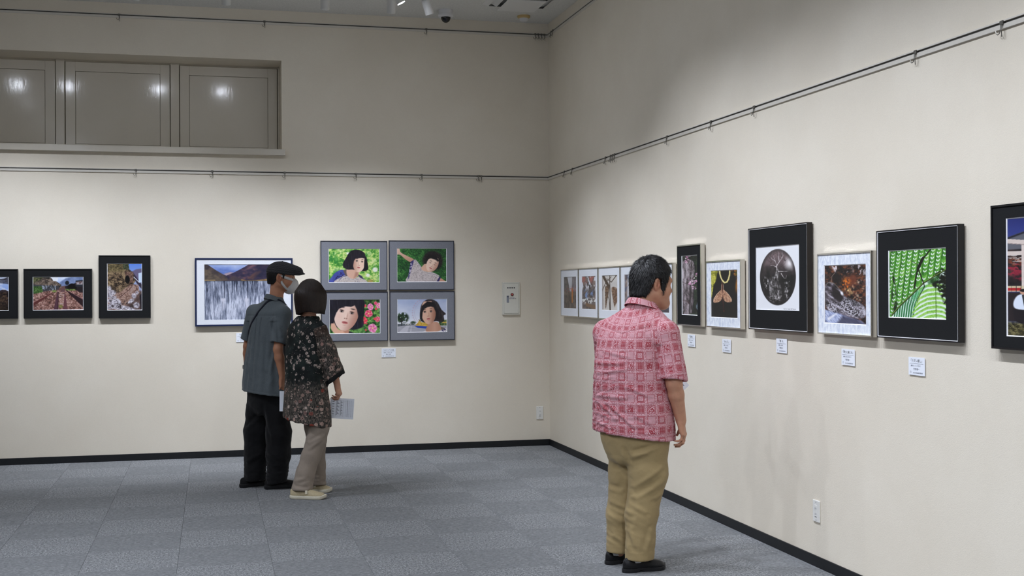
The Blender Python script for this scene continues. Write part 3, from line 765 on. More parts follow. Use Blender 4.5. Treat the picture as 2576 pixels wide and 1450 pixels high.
def pic_portrait_roses(asp):
    p = Pic((174, 745, 752, 1128), 190, asp, (60, 110, 50))
    leaves(p, np.ones_like(p.X), 3, (22, 58, 26), (62, 116, 48), (140, 186, 96), 40)
    p.put(p.ss(p.v, .5, .95) * p.ss(p.n(30, 22, 6), .45, .65), (104, 160, 84), .7); p.mul(p.ss(-p.v, -.3, 0) * p.ss(p.u, .5, .8), .6)
    for k, (x, y, r, c) in enumerate([(620, 905, 48, 0), (558, 980, 50, 1), (664, 1070, 56, 2), (640, 830, 40, 2), (577, 818, 20, 1), (722, 970, 34, 0), (738, 815, 36, 2), (705, 852, 16, 1), (690, 966, 18, 1), (596, 1018, 10, 1), (586, 1090, 12, 1), (700, 790, 22, 0)]):
        cols = [((196, 30, 66), (236, 80, 116), (255, 170, 190)), ((206, 30, 50), (240, 70, 90), (255, 140, 150)), ((206, 70, 130), (240, 130, 180), (255, 206, 226))][c]
        m = p.ell(x, y, r, r * .85, .4 * k, 5); rr = np.hypot(p.X - x, p.Y - y) / r; an = np.arctan2(p.Y - y, p.X - x)
        p.put(m * (rr < .96 + .1 * np.sin(5 * an + k)), p.lerp(np.clip(rr * .5 + .35 * np.sin(an * 5 + k + rr * 4) * .6 + .25, 0, 1), cols[0], cols[1], cols[2]))
        if r > 30: p.put(p.ell(x, y, r * .22, r * .2, 0, 4), (250, 226, 150), .8)
    p.put(p.poly([(170, 740), (540, 740), (570, 850), (560, 960), (560, 1040), (500, 1075), (400, 1080), (170, 1010)], 6, True), p.lerp(fbm(p.X / 14, p.Y / 80, 0, 12), (10, 9, 16), (30, 28, 38), (58, 56, 72)))
    p.put(p.poly([(215, 985), (280, 1080), (380, 1080), (400, 1130), (250, 1130), (190, 1060)], 6, True), (226, 176, 150)); p.put(p.poly([(330, 1090), (400, 1075), (396, 1130), (350, 1130)], 12), (178, 120, 96), .7); p.put(p.poly([(395, 1100), (450, 1118), (452, 1130), (390, 1130)], 4), (40, 40, 46))
    p.face(366, 903, 140, 188, .2, 1, skin=(240, 208, 192), shade=(188, 136, 118), turn=.02)
    p.put(p.poly([(170, 1010), (196, 930), (214, 830), (270, 740), (545, 740), (550, 830), (545, 960), (505, 1010), (500, 930), (486, 860), (462, 812), (420, 828), (360, 822), (318, 834), (284, 850), (254, 892), (232, 950), (222, 1010)], 5), p.lerp(fbm(p.X / 10, p.Y / 60, 0, 13), (12, 11, 18), (46, 42, 54)))
    return p

def pic_portrait_wheel(asp):
    p = Pic((949, 740, 1513, 1113), 190, asp, (196, 204, 222))
    p.a = p.lerp(p.v * 1.3 + (p.n(160, 80, 3) - .5) * .5, (158, 172, 206), (202, 208, 226), (236, 236, 242))
    an = np.arctan2(p.Y - 895, p.X - 1262); rr = np.hypot((p.X - 1262) / 1.0, (p.Y - 895) / 1.1)
    for r in (118, 138): p.put(np.clip(1.2 - np.abs(rr - r) / 2.4, 0, 1), (186, 168, 190), .8)
    p.put((np.abs(np.sin(an * 18)) < .12) * (rr < 138), (204, 192, 208), .6); p.put((np.abs(np.sin(an * 16)) < .3) * (np.abs(rr - 142) < 7), (196, 160, 180), .8)
    g = p.ss(p.Y, 1018, 1026); p.put(g, p.lerp(p.n(60, 10, 4), (150, 150, 160), (192, 190, 198)))
    p.put(p.poly([(960, 1113), (1060, 1030), (1090, 1030), (1060, 1113)], 4), (206, 204, 212), .7); p.put(p.line([(1100, 1113), (1110, 1030)], 14, 3), (216, 214, 222), .6)
    leaves(p, p.ell(1010, 950, 68, 58, 0, 10) * (p.n(22, 22, 9) > .36), 5, (10, 22, 16), (30, 52, 34), (62, 84, 56), 16); p.put(p.line([(1000, 960), (998, 1034)], 12), (34, 30, 30)); leaves(p, p.ell(1128, 1005, 28, 16, 0, 6), 6, (20, 36, 26), (48, 70, 48), (80, 96, 70), 10)
    p.put(p.poly([(949, 1018), (1140, 1015), (1140, 1030), (949, 1046)], 4), (70, 78, 84), .8); p.put(p.ss(p.n(8, 6, 11), .55, .62) * p.poly([(1040, 1010), (1140, 1010), (1140, 1026), (1040, 1030)], 4), (226, 220, 214))
    p.put(p.poly([(1150, 1040), (1185, 1000), (1200, 970), (1220, 1002), (1300, 1005), (1310, 1050)], 3), p.lerp(p.n(14, 10, 12), (170, 124, 40), (240, 206, 96))); p.put(p.poly([(1142, 1040), (1300, 1050), (1300, 1075), (1180, 1064)], 3), (44, 72, 170))
    leaves(p, p.poly([(1420, 985), (1513, 975), (1513, 1040), (1420, 1040)], 4), 14, (30, 56, 34), (70, 104, 60), (140, 150, 90), 12); p.put(p.poly([(1460, 1002), (1513, 998), (1513, 1012), (1460, 1014)], 2), (206, 170, 80))
    p.put(p.poly([(1230, 1113), (1280, 1085), (1340, 1110), (1440, 1060), (1513, 1075), (1513, 1113)], 3), (206, 198, 200)); p.put(p.ss(p.n(9, 9, 15, 2), .5, .56) * p.poly([(1440, 1070), (1513, 1075), (1513, 1113), (1450, 1113)], 3), (66, 62, 110)); p.put(p.poly([(1436, 1050), (1490, 1070), (1460, 1092), (1430, 1080)], 3), (110, 100, 96))
    p.put(p.poly([(1280, 1060), (1310, 1010), (1400, 1000), (1440, 1050), (1440, 1090), (1380, 1113), (1290, 1113), (1270, 1090)], 5, True), p.lerp(p.u * 2 - 1, (176, 124, 102), (206, 158, 134), (170, 116, 92)))
    p.put(p.poly([(1215, 990), (1205, 930), (1215, 830), (1250, 770), (1320, 744), (1400, 775), (1450, 860), (1500, 910), (1475, 930), (1480, 985), (1440, 1005), (1390, 990), (1260, 1005), (1190, 970)], 4, True), p.lerp(fbm(p.X / 12, p.Y / 50, 0, 17), (16, 14, 18), (40, 34, 38), (74, 64, 64)))
    p.face(1302, 896, 84, 126, -.08, 1, skin=(222, 178, 154), shade=(164, 112, 90), turn=-.06)
    p.put(p.poly([(1206, 970), (1208, 900), (1226, 820), (1290, 770), (1370, 780), (1410, 870), (1412, 970), (1392, 970), (1386, 890), (1362, 836), (1330, 826), (1290, 834), (1256, 852), (1236, 890), (1228, 970)], 5), (24, 20, 24))
    return p

def street(seed, win, asp, kind):
    p = Pic(win, 90, asp, (110, 104, 100)); U, Vv = p.u, p.v
    if kind == 0:
        p.a = p.lerp(Vv, (212, 214, 222), (150, 146, 144))
        p.put(p.poly([(win[0], win[1]), (win[0] + (win[2] - win[0]) * .28, win[1]), (win[0] + (win[2] - win[0]) * .5, (win[1] + win[3]) / 2), (win[0], win[1] + (win[3] - win[1]) * .62)], 3), p.lerp(p.n(14, 24, seed), (66, 62, 62), (130, 124, 120)))
        p.put(p.poly([(win[2], win[1]), (win[0] + (win[2] - win[0]) * .66, win[1]), (win[0] + (win[2] - win[0]) * .62, (win[1] + win[3]) * .5), (win[2], win[1] + (win[3] - win[1]) * .6)], 3), p.lerp(p.n(10, 30, seed + 1), (96, 90, 96), (156, 150, 152)))
        p.put(p.ss(Vv, .42, .5), p.lerp(fbm(p.X / 14, p.Y / 46, 0, seed + 2, 4, .7) * 1.3 - .15, (46, 40, 38), (98, 86, 78), (150, 132, 116)))
        p.put(p.line([(win[0] + (win[2] - win[0]) * .68, win[1] + (win[3] - win[1]) * .4), (win[0] + (win[2] - win[0]) * .66, win[1] + (win[3] - win[1]) * .8)], 18, 12), (178, 112, 48)); p.put(p.ss(p.n(12, 7, seed + 5), .55, .62) * p.ss(-np.abs(Vv - .4), -.1, -.05), (190, 74, 70), .8)
    elif kind == 1:
        p.a = p.lerp(fbm(p.X / 26, p.Y / 50, 0, seed, 4, .7) * 1.4 - .2, (38, 38, 46), (104, 92, 88), (160, 140, 132))
        p.put(p.ss(-Vv, -.3, -.1) * p.ss(p.n(18, 60, seed + 1), .4, .55), (170, 100, 92)); p.put(p.ss(p.n(16, 50, seed + 2), .55, .62) * p.ss(-Vv, -.5, -.3), (220, 222, 230))
        p.put(p.ss(p.n(16, 26, seed + 3), .48, .6) * p.ss(-np.abs(Vv - .55), -.2, -.1) * p.ss(-np.abs(U - .5), -.4, -.2), (122, 146, 190)); p.put(p.ss(p.n(12, 16, seed + 4), .52, .6) * p.ss(-np.abs(Vv - .74), -.12, -.05), (226, 226, 222))
        p.put(p.poly([(win[0] + 40, win[1] + (win[3] - win[1]) * .8), (win[2], win[1] + (win[3] - win[1]) * .88), (win[2], win[3]), (win[0] + 40, win[1] + (win[3] - win[1]) * .9)], 3), (126, 96, 70))
    elif kind == 2:
        p.a = p.lerp(p.n(60, 80, seed), (196, 190, 184), (226, 222, 216)); w = win[2] - win[0]; h = win[3] - win[1]
        q = lambda a, b: (win[0] + a * w, win[1] + b * h)
        for pts, w0, w1 in (([q(.05, 0), q(.4, .3), q(.3, .62)], 26, 30), ([q(.5, 0), q(.5, .35), q(.53, 1)], 8, 10), ([q(.95, 0), q(.6, .2), q(.3, .1)], 10, 6), ([q(0, .45), q(.25, .2), q(.6, .05)], 8, 6), ([q(.2, .3), q(.45, .7), q(.5, 1)], 5, 8)): p.put(p.line(pts, w0, w1), (74, 58, 46))
        leaves(p, p.poly([q(.2, .35), q(.42, .34), q(.34, .7), q(.22, .95), q(.2, .7)], 4, True), seed + 1, (62, 46, 36), (110, 82, 60), (150, 120, 92), 14); leaves(p, p.poly([q(.62, .36), q(.98, .4), q(.97, .72), q(.86, .82), q(.8, .9), q(.7, .7)], 4, True), seed + 2, (84, 60, 44), (126, 92, 70), (168, 136, 110), 14)
        p.put(p.ss(-p.u, -.12, 0), (96, 80, 66), .6)
    else:
        p.a = p.lerp(fbm(p.X / 20, p.Y / 60, 0, seed, 4, .65) * 1.4 - .2, (44, 40, 46), (112, 96, 92), (180, 164, 156))
        p.put(p.line([(win[0] + (win[2] - win[0]) * .22, win[1]), (win[0] + (win[2] - win[0]) * .2, win[1] + (win[3] - win[1]) * .6)], 12), (220, 220, 230)); p.put(p.line([(win[0] + (win[2] - win[0]) * .4, win[1] + (win[3] - win[1]) * .45), (win[0] + (win[2] - win[0]) * .38, win[1] + (win[3] - win[1]) * .75)], 20, 10), (186, 66, 74))
        p.put(p.ss(p.n(16, 24, seed + 3), .56, .66), (70, 90, 130), .6); p.put(p.ss(Vv, .7, .9), (60, 56, 66), .7)
    return p

def pic_blossom(asp):
    p = Pic((1420, 238, 1585, 900), 110, asp, (60, 58, 56))
    leaves(p, np.ones_like(p.X), 2, (8, 10, 10), (26, 34, 26), (50, 66, 46), 40)
    b = fbm(p.X / 22, p.Y / 90, 0, 4, 5, .65); c = fbm(p.X / 7, p.Y / 14, 0, 5, 3, .6)
    col = p.lerp(np.clip((b - .5) * 2 + .5 + (c - .5) * .8, 0, 1), (58, 50, 52), (134, 122, 126), (196, 184, 190))
    p.put(p.poly([(1420, 330), (1440, 300), (1500, 285), (1545, 320), (1552, 420), (1545, 560), (1530, 700), (1500, 890), (1420, 895)], 4, True), col)
    p.put(p.poly([(1512, 620), (1545, 590), (1545, 740), (1520, 880), (1506, 880)], 4), col * .85)
    p.put(p.line([(1508, 480), (1506, 640), (1498, 880)], 10, 16, 8), (40, 34, 36), .8); p.put(p.line([(1545, 420), (1540, 760), (1520, 890)], 8, 12, 6), (34, 30, 32), .7)
    p.put(p.line([(1425, 540), (1470, 550), (1530, 500), (1585, 430)], 4), (64, 36, 34)); p.put(p.line([(1420, 740), (1470, 745), (1500, 780)], 5), (74, 40, 40)); p.put(p.line([(1470, 238), (1480, 330)], 10, 5), (110, 80, 84))
    for k in range(60):
        rr = random.Random(k); x, y, r = rr.choice([(1478, 285, 16), (1530, 520, 26), (1555, 520, 14), (1578, 450, 8), (1500, 545, 10), (1545, 600, 10), (1480, 255, 12)]); x += rr.gauss(0, r); y += rr.gauss(0, r)
        p.put(p.ell(x, y, 5 + rr.random() * 5, 4 + rr.random() * 4, rr.random(), 3), rr.choice([(236, 190, 214), (214, 150, 190), (246, 220, 232), (190, 120, 160)]), .9)
    p.put(p.ss(p.n(10, 40, 9), .5, .62) * p.ss(p.u, .84, .96) * p.ss(p.v, .76, .84), (150, 166, 186)); p.put(p.ss(p.u, .9, 1) * p.ss(-p.v, -.5, -.1), (44, 74, 44), .5)
    return p

def pic_wings(asp):
    p = Pic((1735, 400, 2028, 935), 170, asp, (10, 9, 8))
    leaves(p, p.poly([(1735, 400), (1818, 400), (1805, 440), (1790, 520), (1765, 570), (1745, 700), (1735, 720)], 4), 3, (110, 110, 20), (168, 166, 40), (214, 206, 90), 36)
    p.put(p.line([(1740, 690), (1752, 560), (1785, 410)], 3), (220, 214, 120), .7)
    for k in range(6): p.put(p.line([(1750 + 5 * k, 600 - 35 * k), (1735, 580 - 40 * k)], 2), (214, 208, 110), .6)
    p.put(p.ss(p.n(22, 30, 6), .45, .6) * p.poly([(1955, 400), (2028, 400), (2028, 560), (2005, 480)], 8), (190, 110, 24)); p.put(p.ell(2020, 570, 18, 70, .1, 10), (186, 118, 30), .8); p.put(p.ell(2020, 440, 22, 30, 0, 10), (52, 70, 24), .7)
    pts = [(1832, 402), (1836, 440), (1846, 480), (1862, 515), (1886, 540), (1912, 535), (1930, 500), (1942, 450), (1944, 402)]
    p.put(p.line(pts, 9), (150, 108, 40), .8)
    for i in range(len(pts) - 1):
        for t in np.linspace(0, 1, 4, endpoint=False):
            x, y = pts[i][0] + (pts[i + 1][0] - pts[i][0]) * t, pts[i][1] + (pts[i + 1][1] - pts[i][1]) * t
            p.put(p.ell(x, y, 10, 6.5, .6 * i, 3), (238, 218, 130)); p.put(p.ell(x - 2, y - 2, 4, 3, 0, 3), (255, 248, 206))
    p.put(p.line([(1858, 530), (1860, 700)], 5), (150, 90, 70)); p.put(p.line([(1864, 560), (1868, 740)], 12, 8), (84, 40, 30)); p.put(p.line([(1852, 560), (1850, 620)], 4), (206, 180, 150)); p.put(p.line([(1872, 560), (1874, 620)], 4), (206, 180, 150)); p.put(p.line([(1868, 740), (1874, 850)], 10, 3), (70, 16, 14)); p.put(p.ell(1878, 858, 6, 8), (110, 40, 24))
    for s_, pp in ((0, [(1858, 618), (1840, 630), (1800, 670), (1765, 725), (1764, 762), (1800, 766), (1845, 742), (1862, 690)]), (1, [(1872, 618), (1900, 640), (1935, 680), (1962, 728), (1958, 752), (1930, 760), (1890, 750), (1866, 695)])):
        p.put(p.poly(pp, 3, True), p.lerp(p.n(9, 12, 12 + s_, 4, .7) * 1.4 - .2, (96, 62, 46), (186, 136, 106), (240, 204, 170)))
        p.put(p.line(pp[1:5], 5), (244, 210, 176), .8)
    return p

def pic_oval_tree(asp):
    p = Pic((140, 285, 535, 875), 190, asp, (240, 242, 246))
    m = p.ell(337, 572, 162, 253, 0, 2.5)
    t = fbm(p.X / 40, p.Y / 40, 0, 4)
    bg = p.lerp(p.ss(p.Y, 320, 620) + (t - .5) * .4, (132, 112, 114), (88, 74, 76), (18, 16, 17))
    dark = p.ss(p.n(50, 60, 6), .42, .66) * p.ss(p.Y, 430, 560); bg = bg * (1 - .85 * dark[..., None])
    p.put(m, bg)
    p.put(p.ell(446, 450, 34, 46, 0, 26) * m, (244, 240, 240))
    tr = p.n(14, 26, 8, 4, .7)
    def br(pts, a, b_, c=(212, 206, 206), al=1): p.put(p.line(pts, a * .7, b_ * .7) * m * (.55 + .45 * p.ss(tr, .35, .6)), c, al)
    p.put(p.poly([(330, 500), (352, 512), (350, 600), (372, 680), (370, 760), (290, 770), (262, 700), (270, 580), (310, 560)], 6, True) * m, p.lerp(tr * 1.6 - .35, (14, 13, 13), (96, 92, 92), (230, 226, 226)))
    p.put(p.ss(tr, .5, .68) * p.poly([(210, 560), (262, 600), (250, 680), (215, 690)], 10) * m, (190, 186, 186)); p.put(p.ss(tr, .5, .66) * p.poly([(400, 620), (450, 610), (440, 770), (400, 780)], 8) * m, (170, 166, 166)); p.put(p.ss(p.n(9, 9, 14), .55, .64) * p.ell(300, 770, 60, 40, 0, 20) * m, (150, 146, 146))
    for pts in ([(335, 510), (330, 460), (316, 420), (300, 370), (290, 330)], [(332, 470), (350, 440), (378, 405), (395, 372)], [(345, 520), (400, 522), (446, 520)], [(330, 480), (300, 465), (270, 460)], [(378, 405), (384, 360), (380, 330)], [(318, 425), (290, 405), (268, 380)], [(355, 440), (350, 390), (345, 340)], [(372, 540), (395, 580), (415, 585), (418, 560)]): br(pts, 10, 3, (206, 198, 198))
    for k in range(46):
        r = random.Random(k); x, y = r.choice([(300, 370), (380, 390), (345, 380), (270, 400), (410, 430), (280, 440), (370, 480)]); a = r.uniform(-2.6, -.5)
        L = r.uniform(30, 80); br([(x, y), (x + L * .5 * math.cos(a), y + L * .5 * math.sin(a)), (x + L * math.cos(a + r.uniform(-.4, .4)), y + L * math.sin(a))], 3, 1.2, (34, 26, 28), .8)
    ed = np.hypot((p.X - 337) / 162, (p.Y - 572) / 253); p.put(m * p.ss(ed, .82, 1), (20, 18, 19), .6)
    return p

def pic_ice(asp):
    p = Pic((760, 455, 1138, 1003), 210, asp, (30, 22, 22))
    leaves(p, np.ones_like(p.X), 2, (8, 6, 8), (46, 28, 24), (116, 66, 42), 40)
    p.put(p.ss(p.n(34, 60, 7), .5, .62) * p.poly([(820, 455), (1020, 455), (1000, 510), (920, 540), (860, 520)], 10), (222, 212, 216)); p.put(p.ss(p.n(16, 30, 8), .55, .63) * p.ss(p.u, .6, .8) * p.ss(-p.v, -.45, -.1), (206, 196, 200), .8)
    p.put(p.ell(1012, 600, 44, 60, .5, 14), (112, 54, 34), .9); p.put(p.ss(p.n(16, 20, 9), .45, .58) * p.ell(960, 635, 34, 50, .2, 20), (244, 130, 34)); p.put(p.ss(p.n(10, 12, 10), .45, .6) * p.ell(995, 700, 34, 26, 0, 14), (238, 200, 130)); p.put(p.ell(870, 570, 44, 46, 0, 14), (16, 12, 14), .9)
    for k in range(70):
        r = random.Random(k + 5); x, y = 940 + r.random() * 190, 600 + r.random() * 190
        p.put(p.ell(x, y, 5 + r.random() * 9, 4 + r.random() * 6, r.random() * 3, 4), r.choice([(150, 84, 50), (206, 150, 100), (70, 36, 30), (110, 60, 50), (226, 190, 160)]), .55)
    log = p.poly([(765, 640), (790, 612), (840, 620), (900, 680), (950, 745), (1020, 775), (1090, 810), (1125, 850), (1130, 920), (1080, 950), (1000, 935), (900, 905), (830, 900), (775, 850), (762, 760)], 4, True)
    f = fbm((p.X + p.Y * .5) / 60, (p.Y - p.X * .6) / 26, 0, 12, 5, .65)
    p.put(log, p.lerp(np.clip((f - .5) * 2.2 + .45, 0, 1), (24, 20, 24), (92, 84, 92), (190, 184, 196)))
    p.put(log * p.ss(p.n(7, 7, 14, 3, .7), .42, .62) * p.poly([(930, 760), (1080, 800), (1128, 860), (1120, 930), (980, 920), (900, 860)], 20, True), (228, 226, 236), .8); p.put(log * p.poly([(840, 660), (900, 700), (935, 760), (900, 800), (850, 760)], 10, True), (26, 20, 24), .85); p.put(p.line([(770, 640), (800, 615), (850, 625), (910, 690)], 9, 6, 5), (120, 110, 100), .8); p.put(p.ell(922, 718, 12, 20, -.4, 6), (240, 238, 244)); p.put(p.line([(826, 620), (830, 560), (856, 530)], 5), (120, 100, 90)); p.put(log * p.poly([(1000, 780), (1090, 830), (1020, 830)], 16), (20, 18, 22), .7)
    p.put(log * p.ss(p.n(9, 9, 15, 3, .7), .45, .6) * p.ell(835, 850, 60, 50, 0, 20), (226, 224, 234), .8)
    w = p.poly([(760, 870), (840, 895), (900, 905), (1000, 940), (1090, 965), (1138, 1003), (760, 1003)], 8)
    p.put(w, p.lerp(fbm((p.X + p.Y) / 50, (p.Y - p.X) / 12, 0, 16, 3), (70, 78, 116), (168, 180, 216), (240, 242, 252))); p.put(p.poly([(870, 1003), (930, 925), (1060, 955), (1138, 1003)], 14), (40, 38, 60), .75); p.put(p.line([(800, 960), (870, 910)], 30, 10, 14), (248, 248, 254), .8)
    return p

def pic_fern(asp):
    p = Pic((163, 402, 614, 955), 240, asp, (60, 150, 50))
    p.a = p.lerp(p.n(90, 90, 2), (20, 62, 18), (62, 138, 44), (96, 170, 60))
    # hanging fronds: columns of pointed leaflets with white gaps
    xs = p.X + (p.Y - 402) * .12 + 5 * (vnoise(p.X / 60, p.Y / 50, 0, 71) - .5); col = xs / 45.0; ci = np.floor(col); cf = col - ci - .5
    yy = (p.Y + 11 * np.sin(ci * 2.1)) / 30.0 + 1.3 * np.abs(cf); yf = yy - np.floor(yy)
    leaf = np.abs(cf) * .9 + .15
    green = p.lerp(np.clip(.35 + .5 * (vnoise(ci * 3.3, np.floor(yy) * 1.7, 0, 5) - .4) + .5 * (cf + .3), 0, 1), (26, 82, 20), (72, 150, 46), (150, 206, 92))
    p.a = green
    size = .50 + .24 * vnoise(ci * 2.7, np.floor(yy) * 2.3, 0, 33)
    gap = p.ss(yf, size, size + .06) * p.ss(1.04 - yf, .0, .06) * p.ss(-np.abs(cf), -.34, -.24) * (vnoise(ci * 5.1, np.floor(yy) * 3.1, 0, 9) > .12)
    p.put(gap, (240, 250, 244)); p.put(p.ss(-np.abs(cf), -.05, -.02), (104, 168, 60), .9); p.put(p.ss(np.abs(cf), .44, .49), (16, 54, 16), .7)
    p.put(p.ss(-np.abs(p.X - 190 - .1 * (p.Y - 640)), -34, -6) * p.ss(p.n(20, 40, 3), .45, .6) * p.ss(p.Y, 520, 620), (8, 24, 8), .9)
    low = p.poly([(185, 935), (350, 770), (445, 672), (614, 565), (614, 955), (185, 955)], 3)
    p.put(low, (226, 244, 232))
    for cx0, cy0, n, side in ((300, 950, 9, 0), (535, 950, 0, 1)):
        if side == 0:
            for k in range(9):
                x = 205 + k * 19; p.put(low * p.line([(x + 30 + k * 4, 700 + k * 2), (x + 12, 860), (x, 955)], 15, 12), p.lerp(p.n(8, 16, 30 + k), (18, 84, 44), (60, 150, 80)), .95)
                for q in range(14): yq = 730 + q * 17; p.put(low * p.line([(x + 22 - q * 1.4 + k, yq), (x + 34 - q * 1.4 + k, yq + 8)], 3), (190, 230, 206), .7)
        else:
            for k in range(11):
                y = 690 + k * 34
                for sg in (-1, 1):
                    if sg < 0: pts = [(536, y), (470, y + 6 + k), (410, y + 34 + k * 2), (352 + max(0, 60 - k * 14), y + 84)]
                    else: pts = [(536, y), (580, y + 4), (620, y + 20)]
                    p.put(low * p.line(pts, 25, 13), p.lerp(p.n(10, 10, 50 + k), (86, 160, 40), (146, 206, 84), (196, 230, 140)))
                    for q in range(16):
                        t = q / 16 * (len(pts) - 1); i = int(t); t -= i; x, yq = pts[i][0] + (pts[i + 1][0] - pts[i][0]) * t, pts[i][1] + (pts[i + 1][1] - pts[i][1]) * t
                        p.put(low * p.line([(x, yq + 7), (x - 4, yq + 18)], 2.6), (228, 244, 226), .9)
            p.put(p.line([(534, 640), (536, 955)], 5), (70, 110, 40))
    p.put(p.poly([(350, 775), (400, 735), (445, 690), (470, 690), (420, 760), (360, 820)], 6), (80, 170, 110), .6)
    p.put(p.poly([(500, 640), (614, 570), (614, 955), (600, 860), (560, 745), (510, 690)], 7, True) * p.ss(p.n(24, 18, 40), .36, .56), (6, 16, 6)); p.put(p.line([(640, 700), (520, 690)], 40, 16, 10) * p.ss(p.n(12, 8, 41), .4, .5), (8, 26, 8)); p.put(p.poly([(470, 660), (560, 610), (560, 650), (480, 690)], 6), (40, 96, 34), .7)
    p.put(p.line([(185, 935), (260, 850), (345, 770), (440, 675), (520, 625), (614, 570)], 15, 9), (42, 62, 22)); p.put(p.line([(185, 930), (260, 844), (345, 764), (440, 669), (520, 620), (614, 566)], 4), (120, 150, 60))
    p.put(p.line([(500, 405), (440, 480), (408, 540), (385, 610), (370, 712)], 10, 13), (12, 14, 10)); p.put(p.poly([(430, 470), (446, 480), (410, 560), (395, 580), (392, 550)], 3, True), (10, 10, 8)); p.put(p.line([(402, 560), (430, 640), (450, 700), (400, 790), (392, 830)], 10, 3), (14, 16, 10)); p.put(p.line([(340, 490), (405, 530)], 4), (20, 30, 14))
    return p

def pic_shrine(asp):
    p = Pic((1095, 150, 1395, 1090), 220, asp, (40, 36, 40)); 
    p.a = p.lerp(p.v * 4, (34, 44, 110), (62, 76, 150))
    p.put(p.poly([(1095, 300), (1248, 210), (1260, 205), (1395, 300), (1395, 620), (1095, 620)], 3), (58, 60, 70)); p.put(p.poly([(1095, 320), (1250, 225), (1395, 325), (1395, 400), (1095, 400)], 3), (96, 98, 106)); p.put(p.line([(1095, 310), (1250, 216), (1395, 312)], 9), (30, 32, 44)); p.put(p.line([(1248, 190), (1250, 230)], 14, 8), (120, 124, 134))
    p.put(p.poly([(1095, 400), (1395, 400), (1395, 700), (1095, 700)], 4), p.lerp(p.n(30, 40, 3) * 1.3 - .1, (10, 10, 14), (38, 30, 34), (80, 56, 52)))
    for x, y, r, c in ((1130, 500, 30, (120, 60, 40)), (1120, 560, 40, (150, 40, 60)), (1150, 610, 30, (120, 30, 50)), (1220, 540, 40, (190, 120, 70)), (1340, 560, 60, (130, 90, 60))): p.put(p.ss(p.n(14, 14, x), .42, .58) * p.ell(x, y, r, r * 1.2, 0, 10), c)
    p.put(p.ell(1215, 490, 50, 44, 0, 6) * (p.Y < 520), (210, 214, 226)); p.put(p.poly([(1195, 545), (1250, 545), (1235, 500), (1215, 490)], 3), (120, 72, 44)); p.put(p.ell(1220, 500, 16, 30, 0, 4), (28, 24, 30)); p.put(p.ss(p.n(22, 9, 7), .55, .62) * p.ss(-np.abs(p.Y - 470), -60, -20), (226, 222, 216), .7)
    for pts, w in (([(1095, 330), (1180, 352), (1250, 358), (1330, 352), (1395, 332)], 34), ([(1095, 430), (1395, 434)], 32), ([(1165, 360), (1165, 740)], 26), ([(1355, 360), (1355, 740)], 26)): p.put(p.line(pts, w), p.lerp(p.n(60, 12, 9), (206, 190, 180), (226, 212, 204)))
    p.put(p.line([(1095, 348), (1180, 370), (1250, 376), (1330, 370), (1395, 350)], 5), (150, 132, 128)); p.put(p.line([(1177, 370), (1177, 740)], 5), (150, 134, 128)); p.put(p.line([(1240, 360), (1240, 420)], 20), (150, 140, 140))
    p.put(p.poly([(1095, 690), (1160, 690), (1160, 735), (1095, 735)], 2), (214, 196, 160)); p.put(p.poly([(1095, 705), (1150, 705), (1150, 728), (1095, 728)], 2), (176, 34, 40)); p.put((np.abs(np.sin(p.X / 6)) < .2) * p.poly([(1095, 690), (1160, 690), (1160, 735), (1095, 735)], 2), (40, 34, 34))
    g = p.ss(p.Y, 940, 1000); leaves(p, np.clip(g + p.poly([(1095, 740), (1395, 740), (1395, 960), (1095, 960)], 6) * .0, 0, 1), 14, (36, 34, 22), (78, 74, 44), (128, 120, 80), 14)
    p.put(p.poly([(1095, 740), (1395, 740), (1395, 970), (1095, 970)], 5), (36, 30, 34))
    def man(x, y, s_, top, face=(206, 156, 130), hat=None):
        p.put(p.poly([(x - 34 * s_, y + 210 * s_), (x - 36 * s_, y + 100 * s_), (x + 36 * s_, y + 100 * s_), (x + 44 * s_, y + 230 * s_), (x, y + 240 * s_)], 3, True), (26, 24, 30))
        p.put(p.poly([(x - 20 * s_, y + 22 * s_), (x + 24 * s_, y + 24 * s_), (x + 42 * s_, y + 70 * s_), (x + 40 * s_, y + 125 * s_), (x - 28 * s_, y + 128 * s_), (x - 40 * s_, y + 80 * s_)], 3, True), top)
        p.put(p.line([(x + 2 * s_, y + 26 * s_), (x + 10 * s_, y + 110 * s_)], 20 * s_), tuple(v * .25 for v in top)); p.put(p.ell(x, y, 15 * s_, 20 * s_, 0, 2), face)
        p.put(p.ell(x, y - 12 * s_, 16 * s_, 12 * s_, 0, 2), hat or (28, 24, 28)); p.put(p.ell(x + 30 * s_, y + 130 * s_, 14 * s_, 9 * s_, 0, 2), face)
    man(1195, 665, .9, (40, 140, 206), hat=(220, 214, 220)); man(1258, 690, .95, (60, 130, 200)); man(1320, 670, .9, (214, 60, 70)); man(1161, 738, 1.05, (224, 232, 246)); man(1240, 760, 1.0, (60, 50, 70)); man(1320, 752, 1.05, (206, 210, 226)); man(1375, 700, .9, (40, 120, 190))
    return p
